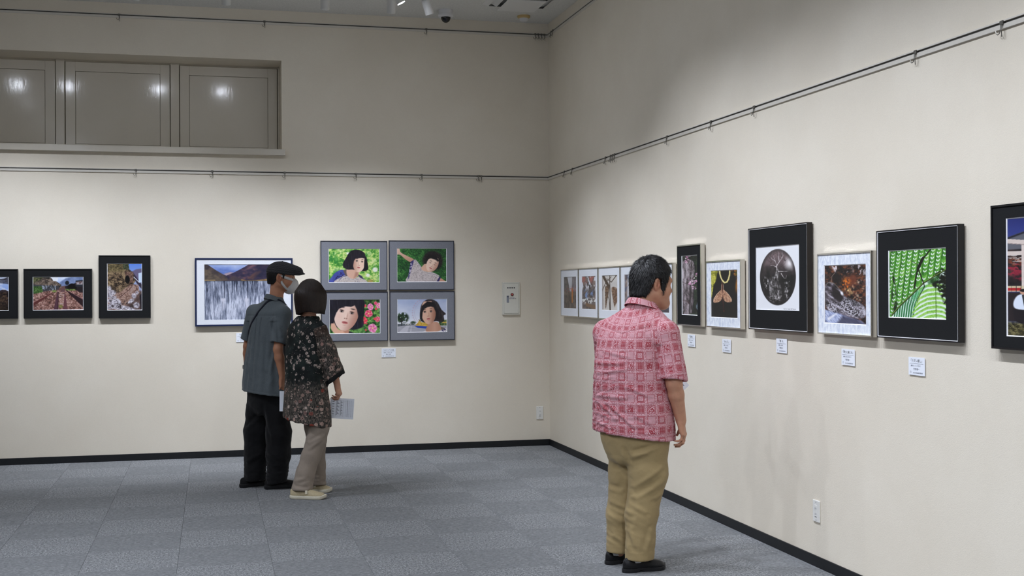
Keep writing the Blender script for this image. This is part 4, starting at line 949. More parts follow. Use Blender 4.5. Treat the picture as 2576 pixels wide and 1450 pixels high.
# ------------------------------------------------------------------ framed photographs
def mount_material(name, c, c2, scale=60, stretch=1.0, rough=.85, lo=.35, hi=.7):
    k = Mat(name, rough=rough, spec=.2); n = k.noise(k.coord('Object', (1, 1, stretch)), scale, 5, .75, dist=.6)
    k.color(k.mix(n.step(lo, hi), c, c2)); return k.m
M_MATBLACK = mount_material('black_mount', srgb(24, 25, 26), srgb(31, 32, 34), 300)
M_MATGREY = mount_material('grey_mount', srgb(112, 114, 122), srgb(144, 146, 154), 420)
M_MATWHITE = mount_material('white_mount', srgb(226, 229, 236), srgb(234, 237, 243), 200)
M_MATWASHI = mount_material('fibrous_paper_mount', srgb(200, 208, 226), srgb(240, 244, 250), 55, .55, lo=.3, hi=.62)
M_CORE = Mat('mount_core', srgb(240, 240, 242), .7).m
def frame_material(name, c, rough, metal):
    k = Mat(name, c, rough, metal, .4); n = k.noise(k.coord('Object'), 30, 2); k.color(k.mix(n, c, tuple(v * .93 for v in c[:3]) + (1,))); return k.m
M_FBLACK = frame_material('black_frame', srgb(22, 22, 24), .42, 0)
M_FBROWN = frame_material('black_brown_frame', srgb(40, 34, 30), .4, 0)
M_FNAVY = frame_material('navy_frame', srgb(26, 38, 74), .4, 0)
M_FDARK = frame_material('dark_navy_frame', srgb(34, 38, 52), .4, 0)
M_FSILVER = frame_material('silver_frame', srgb(220, 218, 212), .2, 1.0)
M_BOARD = Mat('backing_board', srgb(120, 104, 84), .9).m
M_PAPER = Mat('paper_white', srgb(238, 242, 250), .55, spec=.3).m

def picture(right, pos, z0, w, h, frame, mount, win, pic, label, fw=.008, t=.030, gap=.008, core=.004, lip=False, group=None):
    """win = print rectangle (x from the left edge, z from the bottom, width, height), all in metres"""
    loc = (XR, pos, z0) if right else (pos, YB, z0)
    root = empty('framed_photograph', loc, -math.pi / 2 if right else 0, label, 'framed photo', group)
    f = MB(); y1 = -gap; y0 = -gap - t; a = w / 2
    for (x0, x1, q0, q1) in ((-a, -a + fw, 0, h), (a - fw, a, 0, h), (-a + fw, a - fw, h - fw, h), (-a + fw, a - fw, 0, fw)): f.box(x0, x1, y0, y1, q0, q1)
    f.build('frame', frame, root)
    if lip:
        f = MB()
        for (x0, x1, q0, q1) in ((-a + fw, -a + fw + .003, fw, h - fw), (a - fw - .003, a - fw, fw, h - fw), (-a + fw, a - fw, h - fw - .003, h - fw), (-a + fw, a - fw, fw, fw + .003)): f.box(x0, x1, y0 + .001, y0 + .006, q0, q1)
        f.build('inner_edge', M_CORE, root)
    MB().box(-a + fw, a - fw, y0 + .013, y1 - .001, fw, h - fw).build('backing', M_BOARD, root)
    ym = y0 + .005; px, pz, pw, ph = win; px -= a
    m = MB(); m.ring(-a + fw, a - fw, fw, h - fw, px, px + pw, pz, pz + ph, ym)
    m.bevel(px, px + pw, pz, pz + ph, ym, core, ym + .004, 1)
    m.build('mount', [mount, M_CORE], root)
    pic.build('print', pw - core * 2 + .004, ph - core * 2 + .004, M_PRINT, root, px + core - .002, pz + core - .002, ym + .0042)
    return root

picture(False, -1.914, 1.273, .552, .430, M_FBLACK, M_MATBLACK, (.074, .070, .404, .292), pic_mountain_sky(1.39), 'black framed photograph of a dark mountain, cut by the left image edge')
picture(False, -1.310, 1.273, .564, .432, M_FBLACK, M_MATBLACK, (.074, .070, .418, .292), pic_rails(1.43), 'black framed photograph of rusty railway tracks running straight to the distance')
picture(False, -.7535, 1.267, .438, .556, M_FBLACK, M_MATBLACK, (.070, .070, .296, .414), pic_tunnel(.714), 'tall black framed photograph of a curved railway track leaving a tunnel past white rocks')
picture(False, .2795, 1.186, .864, .614, M_FNAVY, M_MATWHITE, (.082, .057, .692, .500), pic_waterfall(1.384), 'large navy framed photograph of a wide waterfall below blue mountains', fw=.015, core=.0008)
picture(False, 1.2735, 1.502, .615, .459, M_FDARK, M_MATGREY, (.072, .072, .472, .315), pic_portrait_garden(1.5), 'grey mounted portrait of a woman before pale green bushes, upper left of four', fw=.006, group='four grey mounted portraits')
picture(False, 1.906, 1.505, .617, .462, M_FDARK, M_MATGREY, (.074, .073, .472, .316), pic_portrait_grass(1.5), 'grey mounted portrait of a woman lying on dark grass, upper right of four', fw=.006, group='four grey mounted portraits')
picture(False, 1.2765, 1.032, .615, .458, M_FDARK, M_MATGREY, (.073, .070, .472, .318), pic_portrait_roses(1.49), 'grey mounted portrait of a woman beside pink roses, lower left of four', fw=.006, group='four grey mounted portraits')
picture(False, 1.909, 1.032, .615, .460, M_FDARK, M_MATGREY, (.070, .074, .473, .315), pic_portrait_wheel(1.5), 'grey mounted portrait of a woman before a ferris wheel, lower right of four', fw=.006, group='four grey mounted portraits')

g5 = 'five small silver framed street photographs'
for i, (y, win, kd, lab) in enumerate([(10.478, (113, 465, 250, 820), 0, 'silver framed street photograph of a crowd under awnings, nearest the corner'), (9.916, (312, 460, 465, 828), 1, 'silver framed street photograph of blue and white market stalls, second from the corner'),
                                      (9.353, (537, 458, 705, 840), 2, 'silver framed photograph of brown hanging leaves, third from the corner'), (8.791, (780, 460, 940, 850), 3, 'silver framed street photograph half hidden behind the red shirt man, fourth from corner'), (8.228, (1120, 380, 1280, 885), 4, 'silver framed street photograph mostly hidden behind the red shirt man, fifth from corner')]):
    picture(True, y, 1.256, .548, .428, M_FSILVER, M_MATWHITE, (.078, .074, .394, .284), street(11 + i * 7, win, 1.39, min(kd, 3)), lab, core=.002, group=g5)
picture(True, 7.655, 1.251, .420, .548, M_FSILVER, M_MATBLACK, (.073, .072, .276, .404), pic_blossom(.683), 'narrow silver framed photograph of pink blossom on a grey trunk in a black mount')
picture(True, 7.093, 1.252, .533, .427, M_FSILVER, M_MATWASHI, (.063, .064, .413, .302), pic_wings(1.37), 'silver framed photograph of two insect wings under a yellow bead string on black')
r8 = picture(True, 6.3435, 1.258, .745, .600, M_FBROWN, M_MATBLACK, (.096, .118, .544, .367), pic_oval_tree(1.48), 'black framed photograph of a gnarled tree in an oval on white paper', core=.0008, lip=True, fw=.006)
text('caption_line', 'Frozen Tree  Yamanashi  2023  Photo print', .0105, M_INK, r8, (.155, -.0345, .127), xs=.8)
picture(True, 5.592, 1.259, .546, .424, M_FSILVER, M_MATWASHI, (.064, .057, .423, .304), pic_ice(1.39), 'silver framed photograph of an ice covered log in a mottled pale mount')
picture(True, 4.939, 1.261, .664, .514, M_FBLACK, M_MATBLACK, (.098, .098, .466, .318), pic_fern(1.465), 'black framed square looking photograph of bright green fern fronds with a dark insect', lip=True, fw=.006)
picture(True, 4.053, 1.248, .66, .588, M_FBLACK, M_MATBLACK, (.093, .054, .474, .477), pic_shrine(.99), 'large black framed photograph of people before a shrine gate, at the right edge')

# ------------------------------------------------------------------ caption cards
def card(right, pos, z0, title, place, author, label, w=.132, h=.083):
    loc = (XR, pos, z0) if right else (pos, YB, z0)
    root = empty('caption_card', loc, -math.pi / 2 if right else 0, label, 'caption card', 'white caption cards')
    b = MB(); b.box(-w / 2, w / 2, -.0062, -.0042, 0, h); b.build('card', M_PAPER, root)
    MB().box(-.03, .03, -.0044, 0, .02, h - .02).build('adhesive_pad', M_CORE, root)
    y = -.0066
    text('title', title, .0158, M_INK, root, (0, y, h - .0165), xs=min(1.0, .90 * w / (.0158 * len(title))))
    MB().box(-w * .42, w * .42, y, -.0060, h - .0300, h - .0288).build('rule', M_INK2, root)
    text('place', place, .0085, M_INK2, root, (-.004, y, h - .0400), xs=.86)
    text('author', author, .0115, M_INK2, root, (-.002, y, h - .0555))
    text('society', '全日本写真連盟 関東本部', .0072, M_INK2, root, (.010, y, .0105), xs=.98)
    MB().lathe([(.0058, y), (.0058, -.0060)], 18, 'y', (-.049, 0, .0135)).build('emblem_ring', M_INK2, root)
    MB().lathe([(.0050, y - .0002), (.0050, -.0060)], 18, 'y', (-.049, 0, .0135)).build('emblem_disc', M_PAPER, root)
    text('emblem', '中', .0062, M_INK2, root, (-.049, y - .0004, .0135))
    return root
card(False, .272, 1.038, '「白い流れ」', '撮影地（山 梨 県）', '鈴木 佳夫', 'white caption card under the waterfall photograph, half hidden by the man')
card(False, 1.5935, .876, '「ミステリアスな瞳」', '撮影地（ 千 葉 市 公 園 ）', '青木 佳夫', 'white caption card centred under the four portraits')
card(True, 7.69, 1.108, '「花飾り」', '撮影地（ひたちなか市）', '平野 隆一', 'white caption card under the narrow blossom photograph')
card(True, 7.11, 1.098, '「かんざし」', '撮影地（ひたち公園）', '平野 隆一', 'white caption card under the insect wing photograph')
card(True, 6.347, 1.132, '「 樹  氷 」', '撮影地（山形県）   ', '平野 隆一', 'white caption card under the oval tree photograph')
card(True, 5.602, 1.105, '『寒さに耐える』', '撮影地（ 奥 日 光 湯 川 ）', '平野 隆一', 'white caption card under the ice covered log photograph')
card(True, 4.981, 1.096, '「スダレ越し」', '撮影地（ と ち ぎ 花 村 ）', '平野 隆一', 'white caption card under the green fern photograph')
# ------------------------------------------------------------------ sculpting with distance fields
def axis_steps(segs):
    """segs = [(from, to, step), ...] -> increasing coordinates"""
    out = [segs[0][0]]
    for a, b, s in segs:
        n = max(1, int(round((b - a) / s)))
        out += list(a + (b - a) * (np.arange(1, n + 1) / n))
    return np.array(out, np.float32)

class Frame:
    """local frame: p_world = o + R @ (p_local * s)"""
    def __init__(s, o=(0, 0, 0), R=None, sc=1.0):
        s.o = np.array(o, float); s.R = np.eye(3) if R is None else np.array(R, float); s.sc = sc
    def pt(s, p): return s.o + s.R @ (np.array(p, float) * s.sc)
    def vec(s, v): return s.R @ np.array(v, float)
    def inv(s, X, Y, Z):
        d = (X - s.o[0], Y - s.o[1], Z - s.o[2])
        return [(s.R[0][i] * d[0] + s.R[1][i] * d[1] + s.R[2][i] * d[2]) / s.sc for i in range(3)]

def rot_axes(heading=0.0, pitch=0.0, roll=0.0):
    """columns: right, forward, up.  heading turns forward from +y (away) towards +x (right); pitch looks up; roll tilts to the right"""
    ch, sh = math.cos(heading), math.sin(heading)
    f = np.array([sh, ch, 0]); r = np.array([ch, -sh, 0]); u = np.array([0, 0, 1.0])
    cp, sp = math.cos(pitch), math.sin(pitch); f, u = f * cp + u * sp, u * cp - f * sp
    cr, sr = math.cos(roll), math.sin(roll); r, u = r * cr - u * sr, u * cr + r * sr
    return np.stack([r, f, u], 1)

ID = Frame()
class Field:
    def __init__(s, xs, ys, zs):
        s.ax = [np.asarray(a, np.float32) for a in (xs, ys, zs)]
        s.v = np.full([len(a) for a in s.ax], 1.0, np.float32)
    def reg(s, lo, hi):
        sl = []
        for a, l, h in zip(s.ax, lo, hi):
            i0 = max(0, int(np.searchsorted(a, l)) - 1); i1 = min(len(a), int(np.searchsorted(a, h)) + 1)
            if i1 - i0 < 1: return None, None
            sl.append(slice(i0, i1))
        X, Y, Z = s.ax[0][sl[0]][:, None, None], s.ax[1][sl[1]][None, :, None], s.ax[2][sl[2]][None, None, :]
        return tuple(sl), (X, Y, Z)
    def blend(s, sl, d, k, op):
        a = s.v[sl]; d = d.astype(np.float32)
        if op == 'sub': d = -d
        if op == 'add':
            h = np.maximum(k - np.abs(a - d), 0) / k if k > 0 else 0
            s.v[sl] = np.minimum(a, d) - (h * h * k * .25 if k > 0 else 0)
        else:
            h = np.maximum(k - np.abs(a - d), 0) / k if k > 0 else 0
            s.v[sl] = np.maximum(a, d) + (h * h * k * .25 if k > 0 else 0)
        return s
    def cap(s, a, b, ra, rb=None, k=.01, op='add', sq=None, fr=ID):
        """tapered capsule; sq = (direction, factor) flattens the cross-section along a direction"""
        rb = ra if rb is None else rb
        A, Bp = fr.pt(a), fr.pt(b); ra, rb = ra * fr.sc, rb * fr.sc
        pad = max(ra, rb) * (1.0 if sq is None else max(1.0, sq[1])) + k + .02
        sl, (X_, Y_, Z_) = s.reg(np.minimum(A, Bp) - pad, np.maximum(A, Bp) + pad)
        if sl is None: return s
        d = Bp - A; L = float(d @ d) + 1e-12
        px, py, pz = X_ - A[0], Y_ - A[1], Z_ - A[2]
        t = np.clip((px * d[0] + py * d[1] + pz * d[2]) / L, 0, 1)
        qx, qy, qz = px - t * d[0], py - t * d[1], pz - t * d[2]
        r2 = qx * qx + qy * qy + qz * qz
        if sq is not None:
            n = fr.vec(sq[0]); n = n / np.linalg.norm(n); c = qx * n[0] + qy * n[1] + qz * n[2]
            r2 = r2 + c * c * (1.0 / sq[1] ** 2 - 1)
        return s.blend(sl, np.sqrt(r2) - (ra + (rb - ra) * t), k, op)
    def chain(s, pts, rs, k=.012, op='add', sq=None, fr=ID):
        for i in range(len(pts) - 1): s.cap(pts[i], pts[i + 1], rs[i], rs[i + 1], k, op, sq, fr)
        return s
    def ell(s, c, r, k=.01, op='add', fr=ID, R=None):
        f2 = Frame(fr.pt(c), fr.R if R is None else fr.R @ np.array(R), fr.sc)
        pad = max(r) * fr.sc + k + .02
        sl, P = s.reg(f2.o - pad, f2.o + pad)
        if sl is None: return s
        x, y, z = f2.inv(*P)
        k0 = np.sqrt((x / r[0]) ** 2 + (y / r[1]) ** 2 + (z / r[2]) ** 2); k1 = np.sqrt((x / r[0] ** 2) ** 2 + (y / r[1] ** 2) ** 2 + (z / r[2] ** 2) ** 2) + 1e-9
        return s.blend(sl, k0 * (k0 - 1) / k1 * fr.sc, k, op)
    def loft(s, keys, rot=0.0, k=.01, op='add', z0=None, z1=None, edge=.004):
        """horizontal cross-sections: keys = [(z, x, y, half_width, half_depth, exponent), ...] rotated by rot"""
        K = np.array(sorted(keys), float); zlo = K[0, 0] if z0 is None else z0; zhi = K[-1, 0] if z1 is None else z1
        m = max(K[:, 3].max(), K[:, 4].max()) + k + .03
        lo = (K[:, 1].min() - m, K[:, 2].min() - m, zlo - k - .02); hi = (K[:, 1].max() + m, K[:, 2].max() + m, zhi + k + .02)
        sl, (X_, Y_, Z_) = s.reg(lo, hi)
        if sl is None: return s
        z = np.clip(Z_.ravel(), K[0, 0], K[-1, 0]); p = [hermite(z, K[:, 0], K[:, i])[None, None, :] for i in range(1, 6)]
        c, q = math.cos(rot), math.sin(rot)
        dx, dy = X_ - p[0], Y_ - p[1]
        u = np.abs(dx * c - dy * q) / p[2]; v = np.abs(dx * q + dy * c) / p[3]
        n = p[4]; r = (u ** n + v ** n) ** (1 / n)
        d = (r - 1) * np.minimum(p[2], p[3])
        dz = np.maximum(Z_ - zhi, zlo - Z_)
        h = np.maximum(edge - np.abs(d - dz), 0) / edge
        d = np.maximum(d, dz) + h * h * edge * .25
        return s.blend(sl, d, k, op)
    def plane(s, p, n, k=.002, op='int', lo=None, hi=None):
        """keep the side the normal points away from"""
        lo = [a[0] for a in s.ax] if lo is None else lo; hi = [a[-1] for a in s.ax] if hi is None else hi
        sl, (X_, Y_, Z_) = s.reg(lo, hi); n = np.array(n, float); n /= np.linalg.norm(n)
        return s.blend(sl, (X_ - p[0]) * n[0] + (Y_ - p[1]) * n[1] + (Z_ - p[2]) * n[2], k, op)
    def fn(s, f, lo, hi, k=.004, op='add', fr=ID):
        c = np.array([fr.pt((x, y, z)) for x in (lo[0], hi[0]) for y in (lo[1], hi[1]) for z in (lo[2], hi[2])])
        sl, P = s.reg(c.min(0), c.max(0))
        if sl is None: return s
        x, y, z = fr.inv(*P)
        return s.blend(sl, f(x, y, z) * fr.sc, k, op)
    def sample(s, P):
        P = np.asarray(P, float); I = []; Fr = []
        for a, c in zip(s.ax, P.T):
            i = np.clip(np.searchsorted(a, c) - 1, 0, len(a) - 2); I.append(i); Fr.append(np.clip((c - a[i]) / (a[i + 1] - a[i]), 0, 1))
        r = 0
        for dx in (0, 1):
            for dy in (0, 1):
                for dz in (0, 1):
                    r = r + s.v[I[0] + dx, I[1] + dy, I[2] + dz] * (Fr[0] if dx else 1 - Fr[0]) * (Fr[1] if dy else 1 - Fr[1]) * (Fr[2] if dz else 1 - Fr[2])
        return r
    def grad(s, P, e=.004):
        g = np.stack([s.sample(P + d) - s.sample(P - d) for d in np.eye(3) * e], 1)
        return g / (np.linalg.norm(g, axis=1, keepdims=True) + 1e-9)
    def surface(s, smooth=1):
        v = s.v; ins = v < 0
        nx, ny, nz = v.shape
        cnt = np.zeros((nx - 1, ny - 1, nz - 1), np.int8)
        for dx in (0, 1):
            for dy in (0, 1):
                for dz in (0, 1): cnt += ins[dx:nx - 1 + dx, dy:ny - 1 + dy, dz:nz - 1 + dz]
        act = (cnt > 0) & (cnt < 8)
        ci = np.argwhere(act); idx = np.full(act.shape, -1, np.int32); idx[act] = np.arange(len(ci))
        corner = {(dx, dy, dz): v[ci[:, 0] + dx, ci[:, 1] + dy, ci[:, 2] + dz] for dx in (0, 1) for dy in (0, 1) for dz in (0, 1)}
        acc = np.zeros((len(ci), 3)); n = np.zeros(len(ci))
        for ax in range(3):
            o = [a for a in range(3) if a != ax]
            for p in (0, 1):
                for q in (0, 1):
                    a = [0, 0, 0]; a[o[0]] = p; a[o[1]] = q; b = list(a); b[ax] = 1
                    va, vb = corner[tuple(a)], corner[tuple(b)]; cr = (va < 0) != (vb < 0)
                    t = np.where(cr, va / np.where(cr, va - vb, 1), 0)
                    pt = np.zeros((len(ci), 3)); pt[:, o[0]] = p; pt[:, o[1]] = q; pt[:, ax] = t
                    acc += pt * cr[:, None]; n += cr
        loc = acc / n[:, None]
        V = np.stack([s.ax[i][ci[:, i]] + loc[:, i] * (s.ax[i][ci[:, i] + 1] - s.ax[i][ci[:, i]]) for i in range(3)], 1)
        Q = []
        for ax in range(3):
            o = [(ax + 1) % 3, (ax + 2) % 3]
            sa = [slice(None)] * 3; sb = [slice(None)] * 3; sa[ax] = slice(0, -1); sb[ax] = slice(1, None)
            e = np.argwhere(ins[tuple(sa)] != ins[tuple(sb)])
            ok = np.ones(len(e), bool)
            for q in o: ok &= (e[:, q] > 0) & (e[:, q] < v.shape[q] - 1)
            e = e[ok]; fl = ins[e[:, 0], e[:, 1], e[:, 2]]
            def cell(p, q):
                c = e.copy(); c[:, o[0]] += p; c[:, o[1]] += q; return idx[c[:, 0], c[:, 1], c[:, 2]]
            quad = np.stack([cell(-1, -1), cell(0, -1), cell(0, 0), cell(-1, 0)], 1)
            quad[~fl] = quad[~fl][:, ::-1]; Q.append(quad)
        Q = np.concatenate(Q); Q = Q[(Q >= 0).all(1)]
        for _ in range(smooth): V = laplace(V, Q, .5)
        return V, Q

def hermite(z, kz, kv):
    kz = np.asarray(kz, float); kv = np.asarray(kv, float)
    if len(kz) < 3: return np.interp(z, kz, kv)
    h = np.diff(kz); dl = np.diff(kv) / h; m = np.zeros(len(kz))
    for i in range(1, len(kz) - 1): m[i] = 0 if dl[i - 1] * dl[i] <= 0 else 2 * dl[i - 1] * dl[i] / (dl[i - 1] + dl[i])
    m[0], m[-1] = dl[0], dl[-1]
    i = np.clip(np.searchsorted(kz, z) - 1, 0, len(kz) - 2); t = (z - kz[i]) / h[i]
    return (2 * t ** 3 - 3 * t ** 2 + 1) * kv[i] + (t ** 3 - 2 * t ** 2 + t) * h[i] * m[i] + (-2 * t ** 3 + 3 * t ** 2) * kv[i + 1] + (t ** 3 - t ** 2) * h[i] * m[i + 1]

def laplace(V, Q, f):
    acc = np.zeros_like(V); n = np.zeros(len(V))
    for a, b in ((0, 1), (1, 2), (2, 3), (3, 0)):
        for p, q in ((Q[:, a], Q[:, b]), (Q[:, b], Q[:, a])):
            for i in range(3): acc[:, i] += np.bincount(p, V[q, i], len(V))
            n += np.bincount(p, minlength=len(V))
    return V * (1 - f) + f * acc / np.maximum(n, 1)[:, None]

def normals(V, Q):
    n = np.cross(V[Q[:, 2]] - V[Q[:, 0]], V[Q[:, 3]] - V[Q[:, 1]]); out = np.zeros_like(V)
    for k in range(4):
        for i in range(3): out[:, i] += np.bincount(Q[:, k], n[:, i], len(V))
    return out / (np.linalg.norm(out, axis=1, keepdims=True) + 1e-12)

def skin_obj(name, V, Q, mat, parent, col=None, uv=None):
    return link(name, np_mesh(name, V, Q, col, uv), mat, parent, True)

# ------------------------------------------------------------------ anatomy
def head_frame(o, heading, pitch=0.0, roll=0.0, sc=1.0): return Frame(o, rot_axes(heading, pitch, roll), sc)

def add_head(F, h, fat=0.0, nose=1.0, neck=None, neck_r=.055):
    """head in local units: y forward, x right, z up, ears at z = 0, crown at z = .125, chin at z = -.11"""
    F.ell((0, -.012, .034), (.0765, .097, .091), .01, fr=h)
    F.ell((0, .030, .010), (.066, .066, .085), .02, fr=h)
    F.cap((0, .045, -.055), (0, .062, -.080), .044 + fat * .5, .030 + fat * .6, .03, fr=h)
    for s in (-1, 1):
        F.cap((s * .050, .0, -.045), (s * .022, .070, -.090), .024 + fat, .018 + fat * .7, .03, fr=h)
        F.ell((s * .040, .052, -.028), (.030 + fat, .034, .034), .025, fr=h)
    F.ell((0, .080, -.098), (.022, .018, .016), .02, fr=h)
    F.cap((-.040, .079, .030), (.040, .079, .030), .013, .013, .02, fr=h)
    for s in (-1, 1):
        F.ell((s * .032, .099, .010), (.019, .014, .0125), .014, 'sub', fr=h)
        F.cap((s * .018, .0845, .013), (s * .047, .076, .011), .0065, .0055, .006, fr=h)
        F.cap((s * .018, .0835, .003), (s * .046, .076, .004), .0050, .0050, .006, fr=h)
    F.cap((0, .086, .020), (0, .103 + .004 * nose, -.022), .0085, .0125 * nose, .016, fr=h)
    for s in (-1, 1):
        F.ell((s * .0135 * nose, .096, -.028), (.009, .011, .008), .010, fr=h)
        F.ell((s * .007, .104, -.036), (.0036, .005, .0036), .004, 'sub', fr=h)
    F.ell((0, .086, -.054), (.026, .012, .020), .018, fr=h)
    F.cap((-.018, .0925, -.0515), (.018, .0925, -.0515), .0052, .0052, .006, fr=h)
    F.cap((-.016, .0925, -.0615), (.016, .0925, -.0615), .0062, .0062, .006, fr=h)
    F.cap((-.022, .0985, -.0565), (.022, .0985, -.0565), .0030, .0030, .003, 'sub', fr=h)
    for s in (-1, 1):                                   # ears: rim, bowl, lobe
        c, q = math.cos(.35), math.sin(.35); R = [[c, -s * q, 0], [s * q, c, 0], [0, 0, 1]]
        F.ell((s * .081, -.012, .004), (.0095, .021, .0345), .005, fr=h, R=R)
        F.ell((s * .087, -.008, .004), (.0065, .0095, .017), .004, 'sub', fr=h, R=R)
        F.ell((s * .084, -.007, .020), (.004, .010, .007), .004, 'sub', fr=h, R=R)
        F.ell((s * .084, -.001, -.004), (.006, .005, .007), .004, fr=h, R=R)
        F.ell((s * .077, -.004, -.027), (.0065, .010, .010), .006, fr=h)
    if neck is not None:
        F.cap(h.pt((0, -.026, -.045)), neck, neck_r, neck_r * 1.12, .03)

def head_tint(V, h, skin, col):
    x, y, z = h.inv(V[:, 0], V[:, 1], V[:, 2])
    def put(m, c):
        c = np.array(srgb(*c)[:3]); m = np.clip(m, 0, 1)[:, None]; col[:] = col * (1 - m) + c * m
    near = (np.abs(x) < .1) & (np.abs(y) < .14) & (z > -.13) & (z < .14)
    g = lambda cx, cy, cz, rx, ry, rz: np.clip((1 - np.sqrt(((x - cx) / rx) ** 2 + ((y - cy) / ry) ** 2 + ((z - cz) / rz) ** 2)) * 2.5, 0, 1) * near
    put(g(0, .095, -.0565, .026, .02, .012) * .75, (150, 82, 76))
    for s in (-1, 1):
        put(g(s * .034, .088, .0285, .022, .02, .0055), (30, 24, 22))
        put(g(s * .045, .06, -.03, .03, .03, .025) * .25, (196, 116, 96)); put(g(s * .083, -.01, .0, .012, .03, .035) * .4, (176, 98, 82))
    put(g(0, .105, -.026, .02, .02, .014) * .3, (190, 110, 92))
    return col

def add_eyes(h, parent):
    for s in (-1, 1):
        b = MB(); c = h.pt((s * .0315, .0775, .0085)); r = .0118 * h.sc
        M = Matrix([list(h.R[i]) + [c[i]] for i in range(3)] + [[0, 0, 0, 1]])
        pr = [(r * math.sin(a) + 1e-5, r * math.cos(a)) for a in np.linspace(0, math.pi, 13)]
        b.lathe(pr, 18, 'y', mat=None); b.V = [tuple(M @ Vector(v)) for v in b.V]
        b.M = [0] * len(b.F)
        n = 18
        for i in range(12):
            for k in range(n): b.M[i * n + k] = 2 if i < 1 else (1 if i < 3 else 0)
        o = b.build('eye', [M_EYEW, M_IRIS, M_PUPIL], parent, False)
        o.data.polygons.foreach_set('use_smooth', [True] * len(o.data.polygons))

def add_arm(F, sh, el, wr, r=(.052, .044, .038, .040, .026), k=.014):
    sh, el, wr = map(np.array, (sh, el, wr))
    m1 = sh + (el - sh) * .5; m2 = el + (wr - el) * .3
    F.chain([sh, m1, el, m2, wr], [r[0], r[1], r[2], r[3], r[4]], k)

def hand_frame(wr, direction, thumb, sc=1.0):
    x = np.array(direction, float); x /= np.linalg.norm(x)
    y = np.array(thumb, float); y -= x * (x @ y); y /= np.linalg.norm(y)
    return Frame(wr, np.stack([x, y, np.cross(x, y)], 1), sc)

def add_hand(F, fr, side, curl=(.35, .45, .3), spread=.02, thumb=(.5, .35), pinch=0.0):
    """x towards the fingers, y to the thumb, palm side = side * z (side is +1 or -1)"""
    P = side
    F.cap((-.030, 0, 0), (.012, 0, 0), .0255, .0270, .02, sq=((0, 0, 1), .72), fr=fr)
    ky = (.0285, .0095, -.0095, -.0270); kx = (.088, .092, .087, .077)
    for y, x in zip(ky, kx):
        F.cap((.012, y * .62, 0), (x, y, -.002 * P), .0150, .0112, .012, fr=fr)
    F.ell((.045, -.022, .006 * P), (.034, .014, .012), .012, fr=fr); F.ell((.036, .022, .010 * P), (.030, .018, .013), .012, fr=fr)
    L = ((.041, .025, .021), (.046, .029, .022), (.042, .027, .022), (.033, .020, .019)); R_ = ((.0092, .0084, .0076, .0064), (.0095, .0086, .0078, .0066), (.0090, .0082, .0074, .0062), (.0080, .0072, .0066, .0056))
    for i in range(4):
        p = np.array([kx[i], ky[i], -.002 * P]); a = 0.0; sp = spread * (1.5 - i)
        F.ell(tuple(p + np.array([0, 0, -.002 * P])), (.0115, .0100, .0100), .006, fr=fr)
        for j in range(3):
            a += curl[j] * (1 + .10 * i) + (pinch if i == 0 and j < 2 else 0)
            q = p + L[i][j] * np.array([math.cos(a), sp * math.cos(a), P * math.sin(a)])
            F.cap(tuple(p), tuple(q), R_[i][j], R_[i][j + 1], .0025 if j else .004, fr=fr)
            F.ell(tuple(p + np.array([0, 0, 0])), (R_[i][j] * 1.08,) * 3, .003, fr=fr)
            p = q
    t0, t1 = thumb
    p = np.array([.018, .024, .008 * P]); d = np.array([math.cos(.75), math.sin(.75), .25 * P])
    q = p + .042 * d; F.cap(tuple(p), tuple(q), .0150, .0118, .010, fr=fr)
    d = np.array([math.cos(.75 - t0 * .6), math.sin(.75 - t0), .25 * P + t0 * .55 * P]); d /= np.linalg.norm(d)
    p2 = q + .032 * d; F.cap(tuple(q), tuple(p2), .0112, .0098, .004, fr=fr)
    d = np.array([math.cos(.6 - t1), math.sin(.35 - t0 - t1), (.25 + t0 * .5 + t1 * .6) * P]); d /= np.linalg.norm(d)
    p3 = p2 + .026 * d; F.cap(tuple(p2), tuple(p3), .0096, .0074, .004, fr=fr)

